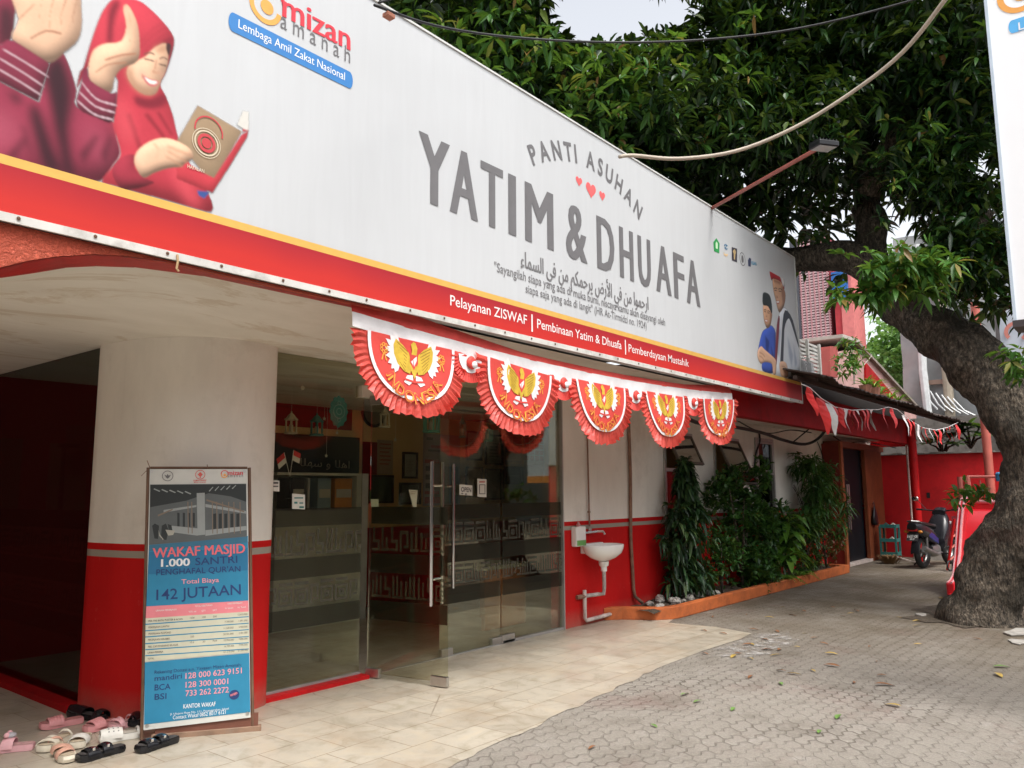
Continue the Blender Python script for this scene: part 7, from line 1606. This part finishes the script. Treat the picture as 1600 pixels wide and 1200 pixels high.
MB().box(25.8, 27, rb.y, rm.y, rb.z-2, ra.z+1.2).build('pink_pillar', paint('salmon_pillar', (.62, .19, .18), .6), LV); MB().box(25.85, 27, rm.y, ra.y, rb.z-2, ra.z+1.2).build('red_pillar', paint('tower_red', (.45, .04, .05), .6), LV)
ba, bb = atX(1299, 440, 25.7), atX(1325, 463, 25.7); MB().box(25.7, 25.8, bb.y, ba.y, bb.z, ba.z+.3).build('blue_panel', paint('tower_blue', (.02, .13, .42), .5), LV)
# trees beyond
def far_tree(label, px, py, X, n, rad, L=.34, mat=LEAFF):
    c = atX(px, py, X); T2 = thing('background_tree', label, 'tree', (c.x, c.y, 0)); MB().tube([(c.x, c.y, -.05), (c.x+.1, c.y, c.z*.5), (c.x, c.y+.1, c.z)], [.28, .22, .10], 8).build('trunk', BARK, T2, smooth=True)
    m = 14; cc = np.array(c)+rng.normal(size=(m, 3))*np.array(rad)*.55; pts = cc[rng.integers(0, m, n)]+rng.normal(size=(n, 3))*np.array(rad)*.28
    leaf_cloud('foliage', mat, T2, pts, 8, L, L*.34, 1, .5)
far_tree('light green tree between the pink gable and the wrapped building', 1412, 585, 34, 900, (1.5, 1.5, 2.3)); far_tree('hazy green tree higher up behind the leaning trunk', 1470, 470, 42, 800, (2.0, 2.6, 2.0), .4)
far_tree('small pale green tree low behind the gable roof', 1425, 620, 30, 400, (1.0, 1.0, .9), .26)
# ---- second sign board at the right edge
R2 = Plane((6.0, 0, 0), (0, -1, 0), (0, 0, 1)); e0 = R2.hit(1530, 0); e1 = R2.hit(1595, 500)
T2 = thing('hanging_sign', 'big white sign board cut off by the right edge with a blue pill mark', 'sign', (6.0, -1.0, 0)); xa = (e0[0]+e1[0])/2
RV = Plane((5.985, 0, 0), (0, -1, 0), (0, 0, 1))
MB().box(6.0, 6.22, -3.2, -xa, e1[1], 5.9).build('board', paint('bright_white_board', (.88, .89, .90), .35, .015, 2), T2); MB().box(5.985, 6.235, -3.2, -xa+.012, e1[1]-.045, e1[1]).build('bottom_trim', paint('dark_trim', (.05, .04, .04), .5), T2); MB().box(5.99, 6.0, -xa-.012, -xa+.006, e1[1], 5.9).build('edge_trim', paint('pale_blue_trim', (.5, .58, .66), .4), T2)
MB().tube([(6.11, -2.2, 0), (6.11, -2.2, e1[1])], .09, 12).build('post', STEEL, T2)
h0, h1 = R2.hit(1575, 34), R2.hit(1577, 54); mb = MB(); pill(mb, R2, h0[0], h0[0]+1.05, h1[1], h0[1], .003); mb.build('logo_pill', prt((.10, .42, .78)), T2)
mb = MB(); text_line(mb, R2, 'Lembaga Amil Zakat Nasional', (R2.hit(1592, 48)[0], R2.hit(1592, 48)[1]), (h0[0]+.99, R2.hit(1592, 48)[1]), .055, .005, .01); mb.build('pill_lettering', prt((.8, .82, .84)), T2)
l0 = R2.hit(1596, 5); logo(R2, l0[0]+.13, h0[1]+.07, .62, .003, T2)

# houses added out of view to darken the reflections and block low sky light
NB = thing('added_street_house', 'plain two storey shophouse row added across the street to darken the glass', 'building', (6, -13, 0)); nw = paint('dull_house_wall', (.20, .17, .14), .9, .25, .8, .1, 10, dirt=('2c2a24', .6))
MB().box(-22, 34, -19, -13, 0, 6.8).build('wall', nw, NB); MB().box(-22.4, 34.4, -19.4, -12.3, 6.8, 7.0).build('roof', paint('dull_roof', (.10, .07, .06), .9), NB)
for k in range(10):
    x = -19+k*5.2; MB().box(x, x+3.2, -13.02, -12.97, 0, 2.7).build('shutter', paint('dull_shutter', (.10, .11, .11), .6), NB); MB().box(x+.4, x+2.6, -13.02, -12.96, 4.0, 5.5).build('window', paint('dull_window', (.03, .035, .04), .2), NB)
LS = thing('added_side_house', 'plain grey house added on the left, out of the picture, to block low light', 'building', (-16, 0, 0)); MB().box(-22, -12, -10, 14, 0, 6.0).build('wall', nw, LS); MB().box(-22.3, -11.7, -10.3, 14.3, 6.0, 6.2).build('roof', paint('dull_roof', (.10, .07, .06), .9), LS)  # unseen house, added to keep low light out of the porch

# ================================================================== FALLEN LEAVES
def litter_mesh(mat):
    mb = MB(); n = 6
    for i in range(n+1):
        t = i/n; w_ = .5*sin(pi*t)**.8*.30; z = .012+.12*sin(pi*t)*(.6)
        mb.v += [((t-.5), -w_, z+.06*w_), ((t-.5), 0, z*.6), ((t-.5), w_, z+.10*w_)]
    mb.f = [(3*i+j, 3*i+j+1, 3*i+4+j, 3*i+3+j) for i in range(n) for j in (0, 1)]
    return mb.build('fallen_leaf', mat, smooth=True)
LB_ = litter_mesh(paint('dry_brown_leaf', (.20, .085, .035), .8, .25, 20)); LG_ = litter_mesh(paint('fallen_green_leaf', (.12, .22, .05), .6, .2, 20)); LY_ = litter_mesh(paint('fallen_yellow_leaf', (.38, .26, .06), .6, .2, 20))
spots = [(LB_, 1170, 1007, .13), (LB_, 1300, 1040, .15), (LB_, 1382, 1070, .15), (LB_, 925, 1168, .09), (LG_, 1310, 1120, .12), (LG_, 1220, 1068, .12), (LY_, 1240, 1053, .12), (LG_, 1070, 1085, .12), (LG_, 1090, 1096, .10), (LY_, 1395, 1102, .12), (LG_, 1022, 1134, .07), (LY_, 1560, 1055, .16), (LY_, 1270, 1048, .10), (LG_, 1565, 1042, .14), (LB_, 1100, 985, .10), (LB_, 1130, 990, .12), (LG_, 1145, 1108, .09), (LB_, 1335, 1066, .08), (LB_, 1270, 1142, .05), (LG_, 1280, 1143, .08)]
while len(spots) < 60:
    x = random.uniform(1060, 1600); y = random.uniform(915, 1060); p_ = atZ(x, y, 0)
    if p_.y < 4.4 and p_.x < 17: spots.append((random.choice((LB_, LB_, LY_)), x, y, random.uniform(.06, .13)))
LBL = {LB_: ('curled brown dead leaf lying on the grey pavers', 'brown leaves on the yard'), LG_: ('narrow green fallen leaf lying on the grey pavers', 'green leaves on the yard'), LY_: ('yellowish fallen leaf lying on the grey pavers', 'yellow leaves on the yard')}
used = set()
for m_, x, y, L in spots:
    o = m_ if m_ not in used else m_.copy()
    if m_ in used: COL.objects.link(o)
    used.add(m_); p_ = atZ(x, y, .008); o.location = p_; o.scale = (L, L*random.uniform(.8, 1.2), L); o.rotation_euler = (random.uniform(-.2, .2), random.uniform(-.12, .12), random.uniform(0, 6.28)); tag(o, *LBL[m_][:1], 'leaf', LBL[m_][1])
